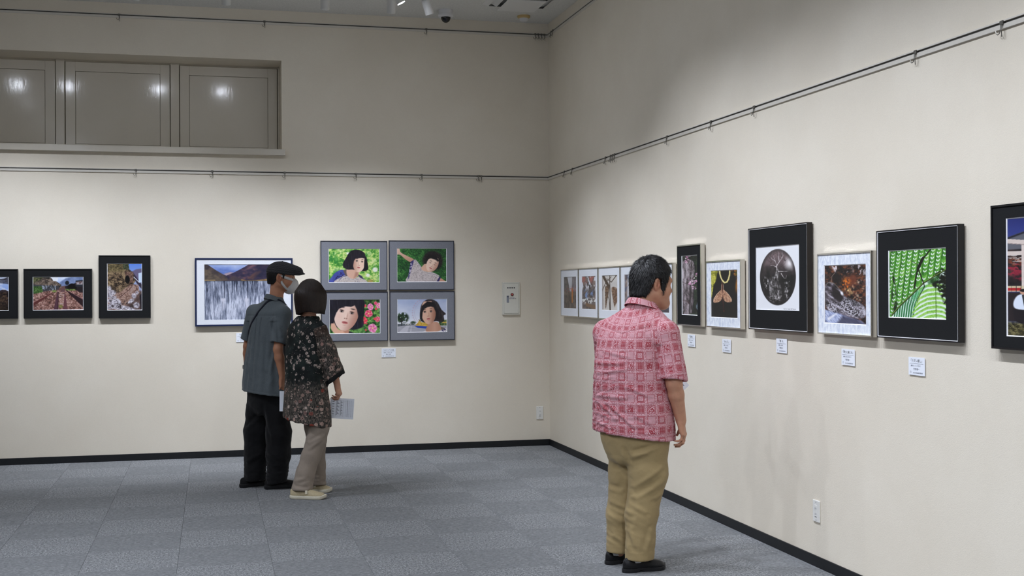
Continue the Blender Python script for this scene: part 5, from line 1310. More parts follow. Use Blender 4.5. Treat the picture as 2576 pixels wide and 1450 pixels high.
def shoe(parent, toe, heading, L, upper_m, sole_m, style, name='shoe', label=None):
    """lofted shoe; toe/heel along heading, heel end at the given point (x, y)"""
    root = empty(name, (toe[0], toe[1], 0), -heading); root.parent = parent
    if label: root['label'] = label
    ny, nf = 40, 36
    t = np.linspace(0, 1, ny)
    tt = np.sin((t - .5) * math.pi) * .5 + .5
    hw = hermite(tt, [0, .04, .14, .30, .50, .68, .84, .94, 1], [.004, .021, .031, .033, .036, .046, .043, .029, .004])
    cx = hermite(tt, [0, .3, .6, .85, 1], [0, -.002, .002, .004, .000])
    top = {'loafer': [.052, .066, .076, .080, .074, .056, .046, .038, .016], 'sneaker': [.056, .068, .074, .076, .074, .062, .050, .040, .018], 'slip': [.058, .068, .072, .072, .070, .060, .048, .038, .016]}[style]
    ht = hermite(tt, [0, .04, .14, .28, .44, .62, .80, .93, 1], top)
    z0 = {'loafer': .020, 'sneaker': .022, 'slip': .020}[style]
    V = []; ph = np.linspace(0, 2 * np.pi, nf, endpoint=False)
    for i in range(ny):
        c, s_ = np.cos(ph), np.sin(ph); n = 2 / 2.6
        x = np.sign(c) * np.abs(c) ** n * hw[i] * np.where(s_ > 0, 1 - .30 * np.abs(s_) ** 2, 1); z = np.where(s_ > 0, np.abs(s_) ** n * (ht[i] - z0) + z0 + .004, z0 - .004 + 0 * s_)
        if style == 'loafer':                      # raised apron seam and tongue
            a = np.clip((tt[i] - .5) / .1, 0, 1) * np.clip((.93 - tt[i]) / .1, 0, 1); z = z + np.where(np.abs(x) < hw[i] * .62, .004 * a, 0) * (s_ > 0)
            b_ = math.exp(-((tt[i] - .56) / .035) ** 2); z = z + np.where(s_ > .2, .004 * b_, 0)
        V += [(cx[i] + xx, tt[i] * L, zz) for xx, zz in zip(x, z)]
    idx = np.arange(ny * nf).reshape(ny, nf)
    F = [(idx[i, k], idx[i, (k + 1) % nf], idx[i + 1, (k + 1) % nf], idx[i + 1, k]) for i in range(ny - 1) for k in range(nf)]
    me = bpy.data.meshes.new('upper'); me.from_pydata(V, [], [f[::-1] for f in F] + [tuple(idx[0]), tuple(idx[-1][::-1])]); me.update()
    up = link('upper', me, upper_m, root, True)
    V = []; prof = {'loafer': [(1.00, .0), (1.03, .002), (1.04, .012), (1.01, .020), (.9, .021)], 'sneaker': [(.94, 0), (1.03, .004), (1.08, .014), (1.06, .027), (.95, .030)], 'slip': [(.92, 0), (1.02, .004), (1.06, .013), (1.04, .024), (.95, .027)]}[style]
    for g, zz in prof:
        e = (g - 1) * .05 + .002
        for sd in (1, -1):
            for i in (range(ny) if sd > 0 else range(ny - 1, -1, -1)):
                arch = .010 * math.exp(-((tt[i] - .36) / .07) ** 2) if (style == 'loafer' and zz < .005) else 0
                toe_up = .010 * max(0, (tt[i] - .84) / .16) ** 2
                V.append((cx[i] + sd * (hw[i] * g + .0015), -e + tt[i] * (L + 2 * e), zz + arch * (zz < .011) + toe_up))
    n = 2 * ny; F = [(r * n + k, r * n + (k + 1) % n, (r + 1) * n + (k + 1) % n, (r + 1) * n + k) for r in range(len(prof) - 1) for k in range(n)]
    F += [tuple(range(n))[::-1], tuple(range((len(prof) - 1) * n, len(prof) * n))]
    me = bpy.data.meshes.new('sole'); me.from_pydata(V, [], F); me.update()
    so = link('sole', me, sole_m, root, True); so.data.set_sharp_from_angle(angle=math.radians(50))
    return root, up

def ribbons(name, F, roots, step, n, width, flow, lift, mat, parent, seed=1, taper=1.0, stuff=True):
    """hair locks traced along a field's surface as thin tapering strips"""
    rng = np.random.default_rng(seed); P = np.array(roots, float); N = len(P)
    pts = [P.copy()]; off = np.linspace(0, 1, n + 1)
    d = None
    for i in range(n):
        g = F.grad(P); f = flow(P, g)
        f = f - g * np.sum(f * g, 1, keepdims=True); f /= np.linalg.norm(f, axis=1, keepdims=True) + 1e-9
        d = f if d is None else d * .6 + f * .4; d /= np.linalg.norm(d, axis=1, keepdims=True)
        st = step if np.isscalar(step) else step[:, None]
        P = P + d * st; g = F.grad(P); P = P - g * F.sample(P)[:, None]
        pts.append(P.copy())
    lf = lift * (.4 + 1.2 * rng.random(N)); wd = width * (.6 + .8 * rng.random(N))
    V = []; 
    for i, p in enumerate(pts):
        g = F.grad(p); t = pts[min(i + 1, n)] - pts[max(i - 1, 0)]; s_ = np.cross(g, t); s_ /= np.linalg.norm(s_, axis=1, keepdims=True) + 1e-9
        q = p + g * (.0008 + lf * off[i] ** 1.3)[:, None]; w = wd * (1 - off[i] ** 2 * taper) * .5 + .0001
        V += [q - s_ * w[:, None], q + g * (w * .5)[:, None], q + s_ * w[:, None]]
    V = np.stack(V, 1).reshape(-1, 3); k = 3 * (n + 1); base = np.arange(N)[:, None] * k
    Q = np.concatenate([np.stack([base + 3 * i + j, base + 3 * i + j + 1, base + 3 * i + j + 4, base + 3 * i + j + 3], -1).reshape(-1, 4) for i in range(n) for j in (0, 1)])
    o = skin_obj(name, V, Q, mat, parent)
    if stuff: o['kind'] = 'stuff'
    return o

M_EYEW = Mat('eye_white', srgb(226, 220, 214), .15, spec=.6).m
M_IRIS = Mat('iris', srgb(44, 28, 20), .1, spec=.6).m
M_PUPIL = Mat('pupil', srgb(8, 7, 7), .1, spec=.6).m
def skin_material(name):
    k = Mat(name, rough=.5, spec=.4)
    t = X(k.nt, k.node('ShaderNodeAttribute', attribute_name='tint').outputs['Color'])
    c = k.coord('Object'); n = k.noise(c, 45, 4, .6); n2 = k.noise(c, 420, 2)
    k.color(k.mix(n.step(.35, .75) * .16, t, srgb(150, 84, 66)))
    k.b.inputs['Subsurface Weight'].default_value = .12; k.b.inputs['Subsurface Radius'].default_value = (.012, .004, .002); k.b.inputs['Subsurface Scale'].default_value = .4
    k.bump(n2 + n * .6, .18, .0012); return k.m
M_SKIN = skin_material('skin')
def hair_material(name, a, b, rough=.38, grey=0.0):
    k = Mat(name, a, rough, spec=.45); c = k.coord('Object', (1, 1, .25)); n = k.noise(c, 160, 3, .6)
    col = k.mix(n.step(.3, .75), a, b)
    if grey: col = k.mix(k.noise(c, 330, 2, .7).step(.62, .72) * grey, col, srgb(140, 138, 138))
    k.color(col); k.bump(n, .5, .003); return k.m

def cloth_material(name, a, b, scale=900, rough=.85, big=(18, .12)):
    k = Mat(name, a, rough, spec=.2); c = k.coord('Object'); n = k.noise(c, scale, 2, .6); m = k.noise(c, big[0], 3, .6)
    col = k.mix(n.step(.3, .7), a, b); col = k.mix(m.step(.35, .7) * big[1], col, tuple(x * .7 for x in a[:3]) + (1,)); k.color(col)
    k.b.inputs['Sheen Weight'].default_value = .08
    k.bump(n, .25, .0006); return k.m
# ------------------------------------------------------------------ clothing helpers
def print_shirt_material():
    """red and white cotton printed with a patchwork of medallions, flowers, dots and nets"""
    k = Mat('patchwork_print', rough=.75, spec=.25); c = k.coord('cloth'); s, t, w_ = k.xyz(c)
    u = s / .0525; v = t / .0562; fu, fv = u.fract(), v.fract(); pu, pv = u.floor().mod(2.0), v.floor().mod(2.0)
    a, b = (fu - .5).abs() * 2.0, (fv - .5).abs() * 2.0; ch = a.max(b); di = (a + b) * .5
    n = k.noise(c, 420, 2, .7); vo = k.voro(c, 210); vo2 = k.voro(c, 170)
    band = vo.lt(.36).max(n.gt(.505))                       # leafy border between the squares
    line = ch.gt(.70) * ch.lt(.76)
    inn = ch.lt(.70)
    med = (ch.gt(.40) * ch.lt(.46)) .max(ch.lt(.40) * (n.gt(.5).max(vo2.lt(.22)))).max(ch.gt(.60) * ch.lt(.645))
    med = (ch.gt(.46) * ch.lt(.60) * 0.0).max(med)          # 1 = white
    fine = ((s * 2400.0).sin() * (t * 2400.0).sin()).gt(-.12)
    flow = vo2.lt(.36).max(n.gt(.60)).max(ch.gt(.60) * ch.lt(.65))
    dots = ((fu * 56.5).sin() * (fv * 56.5).sin()).abs().gt(.42)
    grid = ((fu * 56.5).sin().gt(.25) * (fv * 56.5).sin().gt(.25)).max(ch.gt(.60) * ch.lt(.65))
    even = pv.lt(.5)
    w0 = even * (pu.lt(.5) * med + pu.gt(.5) * fine)
    w1 = pv.gt(.5) * (pu.lt(.5) * grid + pu.gt(.5) * flow)
    white = inn * (w0 + w1) + ch.gt(.76) * band
    white = white.max(0.0).min(1.0)
    col = k.mix(white, srgb(152, 36, 50), srgb(222, 184, 192))
    col = k.mix(k.noise(c, 30, 2).step(.3, .7) * .12, col, srgb(206, 140, 150))
    k.color(col); k.bump(k.noise(k.coord('Object'), 700, 2), .2, .0006); return k.m
M_PRINTSHIRT = print_shirt_material()

def blouse_material():
    k = Mat('floral_chiffon', rough=.7, spec=.25); c = k.coord('cloth'); s, t, sl = k.xyz(c)
    ob = k.coord('Object')
    n = k.noise(ob, 90, 4, .65); big = k.noise(ob, 14, 3, .6)
    base = k.mix(big.step(.35, .7), srgb(14, 19, 20), srgb(30, 40, 38))
    cv = k.node('ShaderNodeCombineXYZ'); k.lk(s, cv.inputs[0]); k.lk(t, cv.inputs[1]); p2 = cv.outputs[0]
    wob = k.node('ShaderNodeVectorMath', operation='ADD'); nz = k.node('ShaderNodeTexNoise'); k.lk(p2, nz.inputs['Vector']); nz.inputs['Scale'].default_value = 95; nz.inputs['Detail'].default_value = 2
    sc = k.node('ShaderNodeVectorMath', operation='SCALE'); k.lk(nz.outputs['Color'], sc.inputs[0]); sc.inputs['Scale'].default_value = .012
    k.lk(p2, wob.inputs[0]); k.lk(sc.outputs[0], wob.inputs[1]); q = wob.outputs[0]
    # small pale blossoms: clusters of petals
    d1 = k.voro(q, 24); d2 = k.voro(q, 60); d3 = k.voro(q, 88)
    keep = k.noise(p2, 21, 2).gt(.42)
    petals = d1.lt(.32) * d3.lt(.62) + d2.lt(.13) * keep
    blossom = k.mix(n.step(.35, .65), srgb(132, 118, 111), srgb(190, 175, 167))
    top = k.mix(petals.min(1.0), base, blossom)
    # dense meadow: large petalled flowers, stems, rust accents
    f1 = k.voro(q, 26); f1c = k.voro(q, 26, out=1); f2 = k.voro(q, 58); f2c = k.voro(q, 58, out=1)
    rr = k.xyz(f1c)[0]; r2 = k.xyz(f2c)[1]
    stem = k.noise(k.coord('cloth', (1, .16, 1)), 240, 3, .7)
    mead = k.mix(stem.step(.42, .62), srgb(28, 29, 28), srgb(112, 103, 95))
    mead = k.mix((f2.lt(.30) * r2.gt(.45)), mead, k.mix(r2, srgb(112, 84, 76), srgb(176, 156, 144)))
    petal1 = k.ramp(rr, [(0, srgb(128, 104, 96)), (.3, srgb(176, 150, 138)), (.60, srgb(120, 98, 92)), (.64, srgb(140, 62, 50)), (.70, srgb(140, 66, 54)), (.74, srgb(190, 172, 162)), (1, srgb(96, 84, 80))])
    mead = k.mix(f1.lt(.36) * (d3.gt(.22)), mead, petal1)
    mead = k.mix(f1.lt(.10), mead, srgb(60, 42, 34))
    mead = k.mix(n.step(.5, .75) * .5, mead, srgb(52, 46, 42))
    z = k.xyz(ob)[2]
    edge = z + (k.noise(p2, 26, 3, .7) - .5) * .16
    low = X(k.nt, edge._m('LESS_THAN', .80).s)
    grad = edge.step(.86, .76)
    f = grad.max(sl.step(.5, .9) * (1.0 - petals.min(1.0) * .0) * edge.step(1.26, 1.17))
    col = k.mix(f, top, mead)
    sheer = sl.gt(.5) * edge.step(1.14, 1.22)
    col = k.mix(sheer * .55 * (1.0 - petals.min(1.0)), col, srgb(74, 54, 44))
    col = k.mix(sl.gt(1.5), col, srgb(20, 22, 23))
    k.color(col); k.bump(k.noise(ob, 500, 2), .2, .0006); return k.m
M_BLOUSE = blouse_material()

M_CHAMBRAY = cloth_material('grey_chambray', srgb(78, 86, 91), srgb(105, 112, 116), 620, .85, (26, .16))
M_KHAKI = cloth_material('khaki_cotton', srgb(150, 130, 92), srgb(164, 144, 104), 800, .85, (14, .12))
M_BLACKCOTTON = cloth_material('black_cotton', srgb(17, 17, 19), srgb(24, 24, 26), 700, .9, (14, .2))
M_TAUPE = cloth_material('taupe_cotton', srgb(138, 126, 114), srgb(154, 142, 130), 800, .85, (14, .10))
M_BLACKLEATHER = cloth_material('black_leather', srgb(20, 20, 22), srgb(27, 27, 29), 260, .42, (30, .1))
M_BLACKSOLE = cloth_material('black_rubber', srgb(24, 24, 26), srgb(32, 32, 34), 260, .7, (30, .1))
M_BLACKCANVAS = cloth_material('black_canvas', srgb(19, 19, 20), srgb(27, 27, 28), 600, .85, (30, .1))
M_BEIGELEATHER = cloth_material('beige_leather', srgb(176, 162, 130), srgb(192, 178, 146), 220, .55, (40, .14))
M_CREAMSOLE = cloth_material('cream_rubber', srgb(204, 198, 178), srgb(214, 208, 190), 260, .6, (40, .12))
M_ELASTIC = Mat('cream_elastic', srgb(222, 214, 190), .85).m
M_SOCK = cloth_material('pale_sock', srgb(206, 206, 204), srgb(220, 220, 218), 500, .95)
M_HAIRA = hair_material('short_black_hair', srgb(15, 15, 17), srgb(30, 29, 31), .42, .35)
M_HAIRB = hair_material('black_hair_cap', srgb(12, 12, 13), srgb(22, 21, 22), .5)
M_HAIRC = hair_material('dark_brown_hair', srgb(25, 15, 10), srgb(44, 28, 19), .45)
M_STRAP = cloth_material('navy_webbing', srgb(20, 24, 36), srgb(28, 32, 46), 500, .8)
M_MASK = cloth_material('pale_grey_mask', srgb(206, 205, 205), srgb(216, 215, 215), 300, .8, (20, .04))
M_BUTTON = Mat('watch_black', srgb(18, 18, 20), .3).m

def cap_material():
    k = Mat('dotted_weave', rough=.85, spec=.2); s, t, w_ = k.xyz(k.coord('cloth'))
    r = t / .0062; off = r.floor().mod(2.0) * .5
    du = ((s / .0066 + off).fract() - .5).abs() * 2.0; dv = (r.fract() - .5).abs() * 2.0
    dot = (du * du + dv * dv).lt(.22)
    rib = ((s * 1900.0).sin() * .5 + .5)
    col = k.mix(rib * .5, srgb(26, 27, 31), srgb(44, 46, 51)); col = k.mix(dot * .7, col, srgb(132, 132, 134)); k.color(col)
    k.bump(rib + dot, .4, .0015); return k.m
M_CAP = cap_material()

def weld(F, A, z, hi, lo):
    """smooth union that is soft above height z and tight below it"""
    k = np.where(F.ax[2] > z, hi, lo).astype(np.float32)[None, None, :]
    F.v = np.minimum(F.v, A.v) - np.square(np.maximum(k - np.abs(F.v - A.v), 0) / k) * k * .25

def ridge(P, n, segs, amp, wid, axes=(0, 2), face=-1):
    """soft cloth folds along segments given in the (x, z) view of one side of the figure"""
    out = np.zeros(len(P)); m = np.clip((n[:, 1] * face) * 2.0, 0, 1)
    for sg in segs:
        (ax, az), (bx, bz) = sg[0], sg[1]; A = sg[2] if len(sg) > 2 else 1.0
        d = np.array([bx - ax, bz - az]); L = d @ d
        x, z = P[:, 0] - ax, P[:, 2] - az; t = np.clip((x * d[0] + z * d[1]) / L, 0, 1)
        dx, dz = x - t * d[0], z - t * d[1]; sd = (d[0] * dz - d[1] * dx) / math.sqrt(L); r = np.hypot(dx, dz)
        prof = np.exp(-(r / wid) ** 2) - .7 * np.exp(-((r - 1.9 * wid) / wid) ** 2) * (sd < 0)
        out += A * prof * (1 - .5 * np.abs(2 * t - 1)) * m
    return out * amp

def wrinkle(P, sx, sz, seed, sharp=1.5):
    n = fbm(P[:, 0] * sx, P[:, 1] * sx, P[:, 2] * sz, seed, 3)
    return 1 - np.abs(n - .5) * 2 * sharp

def body_coords(P, c, rot, R):
    """wrap-around coordinates of a torso: distance round the body and height"""
    cx, cy = c; ch, sh = math.cos(rot), math.sin(rot); w = np.clip((P[:, 2] - 1.2) / .2, 0, 1); w = w * w * (3 - 2 * w) * .22
    r_ = (P[:, 0] - cx) * ch - (P[:, 1] - cy) * sh; f_ = (P[:, 0] - cx) * sh + (P[:, 1] - cy) * ch
    return np.arctan2(r_, -f_ + w) * (R + w), r_, f_, np.hypot(r_, f_)

def limb_coords(P, a, b, ref, R):
    a, b = np.array(a, float), np.array(b, float); d = (b - a) / np.linalg.norm(b - a); q = P - a; t = q @ d
    e1 = np.array(ref, float) - d * (np.array(ref, float) @ d); e1 /= np.linalg.norm(e1); e2 = np.cross(d, e1)
    rad = q - t[:, None] * d
    return np.arctan2(rad @ e2, rad @ e1) * R, -t, np.linalg.norm(rad, axis=1)

def collar(F, parent, mat, c, rx, ry, rot, z_back, tilt, stand, fall, gap=.5, name='collar', uvR=.08, spread=.012):
    """folded shirt collar standing round the neck, open at the front"""
    n = 60; V = []; UV = []
    ch, sh = math.cos(rot), math.sin(rot)
    prof = [(.000, -.012), (.001, stand * .5), (.003, stand), (.006, stand + .003), (.010, stand), (spread + .006, stand - fall * .5), (spread + .014, stand - fall), (spread + .011, stand - fall - .0005), (spread, stand - fall * .5), (.0065, stand - .004)]
    for i in range(n + 1):
        a = gap * .5 + (2 * math.pi - gap) * i / n               # 0 = front
        r_, f_ = math.sin(a), math.cos(a)
        zz = z_back + tilt * (f_ + 1) * .5
        dip = 1.0 + .35 * max(0, f_) ** 2
        for o, h in prof:
            px, pf = r_ * (rx + o), f_ * (ry + o)
            h2 = h if h > stand * .9 or o < .004 else stand - (stand - h) * dip
            V.append((c[0] + px * ch + pf * sh, c[1] - px * sh + pf * ch, zz + h2)); UV.append((a * uvR, zz * .0 + h2 + (o * .6)))
    k = len(prof); F_ = [(i * k + j, i * k + (j + 1) % k, (i + 1) * k + (j + 1) % k, (i + 1) * k + j) for i in range(n) for j in range(k)]
    o = skin_obj(name, np.array(V), np.array(F_), mat, parent, uv=np.array(UV)); o.data.set_sharp_from_angle(angle=math.radians(60)); return o

def short_hair(parent, h, mat, step, t_side, t_top, t_back, lines, whorl, n_locks, length, width, lift, seed, top=9.0):
    H = Field(*[np.arange(h.o[i] - .17 * h.sc, h.o[i] + .17 * h.sc, step) for i in range(3)])
    yk, zk = zip(*lines)
    def hair(x, y, z):
        rx, ry, rz = .0765 + t_side, .097 + t_back, .091 + t_top
        k0 = np.sqrt((x / rx) ** 2 + ((y + .012) / ry) ** 2 + ((z - .034) / rz) ** 2); k1 = np.sqrt((x / rx ** 2) ** 2 + ((y + .012) / ry ** 2) ** 2 + ((z - .034) / rz ** 2) ** 2) + 1e-9
        d = k0 * (k0 - 1) / k1
        q = np.sqrt((x / 1.0) ** 2 + (y + .050) ** 2 + 0 * z) - (.052 + t_back * .6)            # nape column
        q = np.maximum(np.maximum(q, z - .03), -z - .085); hh = np.maximum(.025 - np.abs(d - q), 0) / .025; d = np.minimum(d, q) - hh * hh * .00625
        side = np.maximum(np.sqrt((y - .022) ** 2 + (z + .0) ** 2 * .15) - .022, np.abs(np.abs(x) - .0715) - .0085); side = np.maximum(side, -z - .045)
        d = np.minimum(d, side)
        line = np.interp(y + 0 * x, yk, zk)
        cut = (line - z) * .75; hh = np.maximum(.006 - np.abs(d - cut), 0) / .006
        return np.maximum(np.maximum(d, cut) + hh * hh * .0015, (z - top) * .9)
    H.fn(hair, (-.16, -.16, -.16), (.16, .16, .16), .0, fr=h)
    V, Q = H.surface(1); N = normals(V, Q)
    V = V + N * ((fbm(V[:, 0] * 90, V[:, 1] * 90, V[:, 2] * 60, seed, 3) - .5) * .006)[:, None]
    o = skin_obj('hair', V, Q, mat, parent)
    rng = np.random.default_rng(seed); roots = V[rng.choice(np.where(h.inv(V[:, 0], V[:, 1], V[:, 2])[2] < top - .014)[0], n_locks)]; lx, ly, lz = h.inv(roots[:, 0], roots[:, 1], roots[:, 2])
    nearear = (np.abs(lx) > .05) & (lz < .075) & (ly > -.06) & (ly < .02); shrink = np.where(nearear, .38, 1.0)
    W = h.pt(whorl); down = h.R[:, 2]
    def flow(P, g):
        d = P - W; d = d / (np.linalg.norm(d, axis=1, keepdims=True) + 1e-6)
        jit = np.stack([vnoise(P[:, 0] * 60, P[:, 1] * 60, P[:, 2] * 60, s_) - .5 for s_ in (1, 2, 3)], 1)
        return d - down * .5 + jit * 1.5
    lk = ribbons('hair_locks', H, roots, shrink * length / 4 * (.6 + .8 * rng.random(n_locks)), 4, width, flow, lift, mat, o, seed)
    return H, o

def march(F, x, z, y0=-.5, sgn=1, n=160, L=1.0):
    """first point met when going through the figure along y"""
    ys = y0 + sgn * np.linspace(0, L, n); P = np.stack([np.full(n, x), ys, np.full(n, z)], 1); v = F.sample(P)
    i = np.argmax(v < 0)
    if v[i] >= 0: return None
    t = v[i - 1] / (v[i - 1] - v[i]); return ys[i - 1] + t * (ys[i] - ys[i - 1])

def strap(F, parent, pts, width, mat, name='bag_strap', off=.004):
    """band lying on a field's surface through 3D points"""
    P = np.array(pts, float); t = np.arange(len(P)); tt = np.linspace(0, len(P) - 1, (len(P) - 1) * 8 + 1)
    C = np.stack([hermite(tt, t, P[:, i]) for i in range(3)], 1)
    for _ in range(4): g = F.grad(C); C = C - g * np.clip(F.sample(C) - off, -.03, .03)[:, None]
    g = F.grad(C); T = np.gradient(C, axis=0); T /= np.linalg.norm(T, axis=1, keepdims=True); S = np.cross(g, T); S /= np.linalg.norm(S, axis=1, keepdims=True)
    g = np.cross(T, S); V = []
    for a, b in ((-.5, 0), (-.46, .0016), (.46, .0016), (.5, 0), (.46, -.0016), (-.46, -.0016)): V.append(C + S * (a * width) + g * b)
    V = np.stack(V, 1).reshape(-1, 3); n = len(C)
    Q = [(i * 6 + j, i * 6 + (j + 1) % 6, (i + 1) * 6 + (j + 1) % 6, (i + 1) * 6 + j) for i in range(n - 1) for j in range(6)]
    return skin_obj(name, V, np.array(Q), mat, parent)

def sheet(name, corner, e1, e2, w, h, label, group, lines, bend=0.0, rz=0.0, at=(0, 0, 0)):
    """a paper sheet with printed lines: corner + a*e1*w + b*e2*h; rows of print as thin bars"""
    e1, e2 = np.array(e1, float), np.array(e2, float); e1 /= np.linalg.norm(e1); e2 -= e1 * (e1 @ e2); e2 /= np.linalg.norm(e2); nn = np.cross(e1, e2)
    c = np.array(corner, float); root = empty(name, at, rz, label, 'paper', group)
    f = lambda a, b, o=0.0: c + e1 * a * w + e2 * b * h + nn * (o + bend * math.sin(math.pi * a) + bend * .6 * b * b)
    n = 12; V = []; 
    for o in (0.0004, -.0004):
        for j in range(n + 1):
            for i in range(n + 1): V.append(f(i / n, j / n, o))
    m = (n + 1) ** 2; q = lambda i, j, s_: s_ * m + j * (n + 1) + i; Fq = []
    for j in range(n):
        for i in range(n): Fq += [(q(i, j, 0), q(i + 1, j, 0), q(i + 1, j + 1, 0), q(i, j + 1, 0)), (q(i, j, 1), q(i, j + 1, 1), q(i + 1, j + 1, 1), q(i + 1, j, 1))]
    ed = [(i, 0) for i in range(n)] + [(n, j) for j in range(n)] + [(i, n) for i in range(n, 0, -1)] + [(0, j) for j in range(n, 0, -1)]
    for k in range(len(ed)): a, b = ed[k], ed[(k + 1) % len(ed)]; Fq.append((q(*a, 0), q(*a, 1), q(*b, 1), q(*b, 0)))
    o = skin_obj('page', np.array(V), np.array(Fq), M_PAPER, root); o.data.set_sharp_from_angle(angle=math.radians(40))
    V = []; Fq = []; mi = []
    for a0, a1, b0, b1, dk in lines:
        for s_ in (1, -1):
            k = len(V); nseg = max(1, int((a1 - a0) * 12)) if a1 - a0 > b1 - b0 else 1; ms = 1 if nseg > 1 else max(1, int((b1 - b0) * 12))
            for j in range(ms + 1):
                for i in range(nseg + 1): V.append(f(a0 + (a1 - a0) * i / nseg, b0 + (b1 - b0) * j / ms, s_ * .0008))
            for j in range(ms):
                for i in range(nseg): p0 = k + j * (nseg + 1) + i; Fq.append((p0, p0 + 1, p0 + nseg + 2, p0 + nseg + 1)); mi.append(dk)
    me = np_mesh('printing', np.array(V), np.array(Fq)); me.polygons.foreach_set('material_index', mi); link('printing', me, [M_INK2, M_INK], root)
    return root
# ------------------------------------------------------------------ man in the red patterned shirt
def man_in_red():
    root = empty('person', (2.14, 6.20, 0), -YAW, 'stout man in a red patchwork print shirt and khaki trousers, seen from behind', 'person')
    TH = math.radians(35); h = head_frame((.166, .034, 1.524), math.radians(70), math.radians(-6), math.radians(3), 1.05)
    rsh, rel, rwr = (.224, -.100, 1.262), (.260, -.142, 1.000), (.300, -.100, .805)
    lsh, lel, lwr = (-.078, .112, 1.262), (-.050, .215, 1.000), (.155, .365, .965)
    B = Field(axis_steps([(-.16, .46, .0042)]), axis_steps([(-.26, .58, .0044)]), axis_steps([(0.02, .62, .02), (.62, .86, .0036), (.86, 1.0, .005), (1.0, 1.38, .009), (1.38, 1.71, .0034)]))
    B.loft([(.62, .062, 0, .15, .12, 2), (.9, .062, 0, .17, .13, 2), (1.2, .068, 0, .17, .115, 2), (1.30, .08, .01, .15, .09, 2), (1.37, .10, .015, .08, .065, 2)], TH, .03)
    B.chain([(.13, -.05, .66), (.115, -.06, .36), (.075, -.07, .07)], [.085, .055, .029]); B.chain([(.01, .06, .66), (.008, .08, .36), (-.012, .09, .07)], [.085, .055, .029])
    add_head(B, h, fat=.012, nose=1.0, neck=(.112, .015, 1.37), neck_r=.062)
    add_arm(B, rsh, rel, rwr, (.058, .050, .042, .041, .0285)); add_arm(B, lsh, lel, lwr, (.058, .050, .042, .041, .0285))
    hr = hand_frame(rwr, (.17, .06, -1), (.35, .95, 0), .93); add_hand(B, hr, -1, (.30, .62, .42), .03, (.55, .25))
    hl = hand_frame(lwr, (.80, .38, -.22), (-.1, .3, 1), .93); add_hand(B, hl, -1, (.25, .5, .4), .02, (.5, .3))
    V, Q = B.surface(1); col = np.tile(np.array(srgb(192, 142, 114)[:3]), (len(V), 1)); head_tint(V, h, None, col)
    skin_obj('body', V, Q, M_SKIN, root, col); add_eyes(h, root)
    short_hair(root, h, M_HAIRA, .0036, .0135, .026, .0125, [(-.14, -.070), (-.06, -.064), (-.044, -.050), (-.036, .0), (-.026, .036), (.008, .040), (.014, .0), (.017, -.036), (.034, -.042), (.040, .0), (.052, .044), (.074, .070), (.095, .082), (.13, .085)], (0, -.055, .14), 7000, .020, .0024, .0075, 5)
    # shirt
    S = Field(axis_steps([(-.20, .36, .0052)]), axis_steps([(-.26, .33, .0052)]), axis_steps([(.66, 1.47, .0054)]))
    S.loft([(.68, .062, 0, .226, .178, 2.25), (.80, .060, 0, .223, .177, 2.25), (.95, .052, 0, .211, .174, 2.25), (1.10, .047, 0, .200, .166, 2.2), (1.22, .056, .004, .195, .150, 2.2), (1.30, .074, .008, .180, .126, 2.1), (1.36, .094, .012, .140, .100, 2), (1.405, .108, .015, .088, .080, 2), (1.435, .113, .016, .072, .072, 2)], TH, .02)
    for sh, el in ((rsh, rel), (lsh, lel)):
        A = Field(*S.ax); sh, el = np.array(sh), np.array(el); e2 = sh + (el - sh) * 1.25
        A.cap((.112, .015, 1.345), tuple(sh), .056, .066, .02); A.cap(tuple(sh), tuple(e2), .070, .0745, .02)
        d = (e2 - sh) / np.linalg.norm(e2 - sh); hem = sh + (el - sh) * (.93 if sh[0] > 0 else .9)
        nrm = d + (np.array([-.24, 0, 0]) if sh[0] > 0 else 0); A.plane(hem, nrm, .004)
        A.cap(tuple(hem - d * .04), tuple(hem + d * .1), .061, .064, .002, 'sub')
        weld(S, A, 1.21, .045, .012)
    S.plane((.062, -.10, .716), (-.12, 0, -1), .004)
    S.loft([(.62, .063, 0, .214, .164, 2.25), (.76, .063, 0, .214, .164, 2.25)], TH, .002, 'sub', z0=.60, z1=.752)
    S.cap((.113, .016, 1.40), (.12, .018, 1.50), .064, .068, .002, 'sub')
    V, Q = S.surface(2); N = normals(V, Q)
    s0, r_, f_, rho = body_coords(V, (.065, .003), TH, .195)
    t0 = V[:, 2] + .72 * np.clip(.17 - rho, 0, 1) * np.clip((V[:, 2] - 1.24) / .06, 0, 1)
    UV = np.stack([s0, t0], 1); slv = np.zeros(len(V))
    for sh, el, sg in ((rsh, rel, 1), (lsh, lel, -1)):
        a, b, rr = limb_coords(V, sh, el, (-.57 * sg, -.82 * sg, 0), .073); m = (r_ * sg > np.interp(V[:, 2], [1.05, 1.2], [.196, .172])) & (rr < .12) & (V[:, 2] > .95)
        m &= (rr < .0815) | (r_ * sg > .215); UV[m] = np.stack([a, b + 1.291], 1)[m]; slv[m] = 1
    dv = (wrinkle(V, 9, 26, 3) - .5) * .0042 * np.clip((1.3 - V[:, 2]) * 4, .25, 1) + (wrinkle(V, 30, 55, 8) - .5) * .0016
    left = np.clip((-r_ + .03) / .12, 0, 1) * np.clip((1.12 - V[:, 2]) / .1, 0, 1)
    dv += (wrinkle(V * np.array([1, 1, 1]) + V[:, [2, 0, 1]] * .5, 14, 62, 12, 2.2) - .4) * .0058 * left
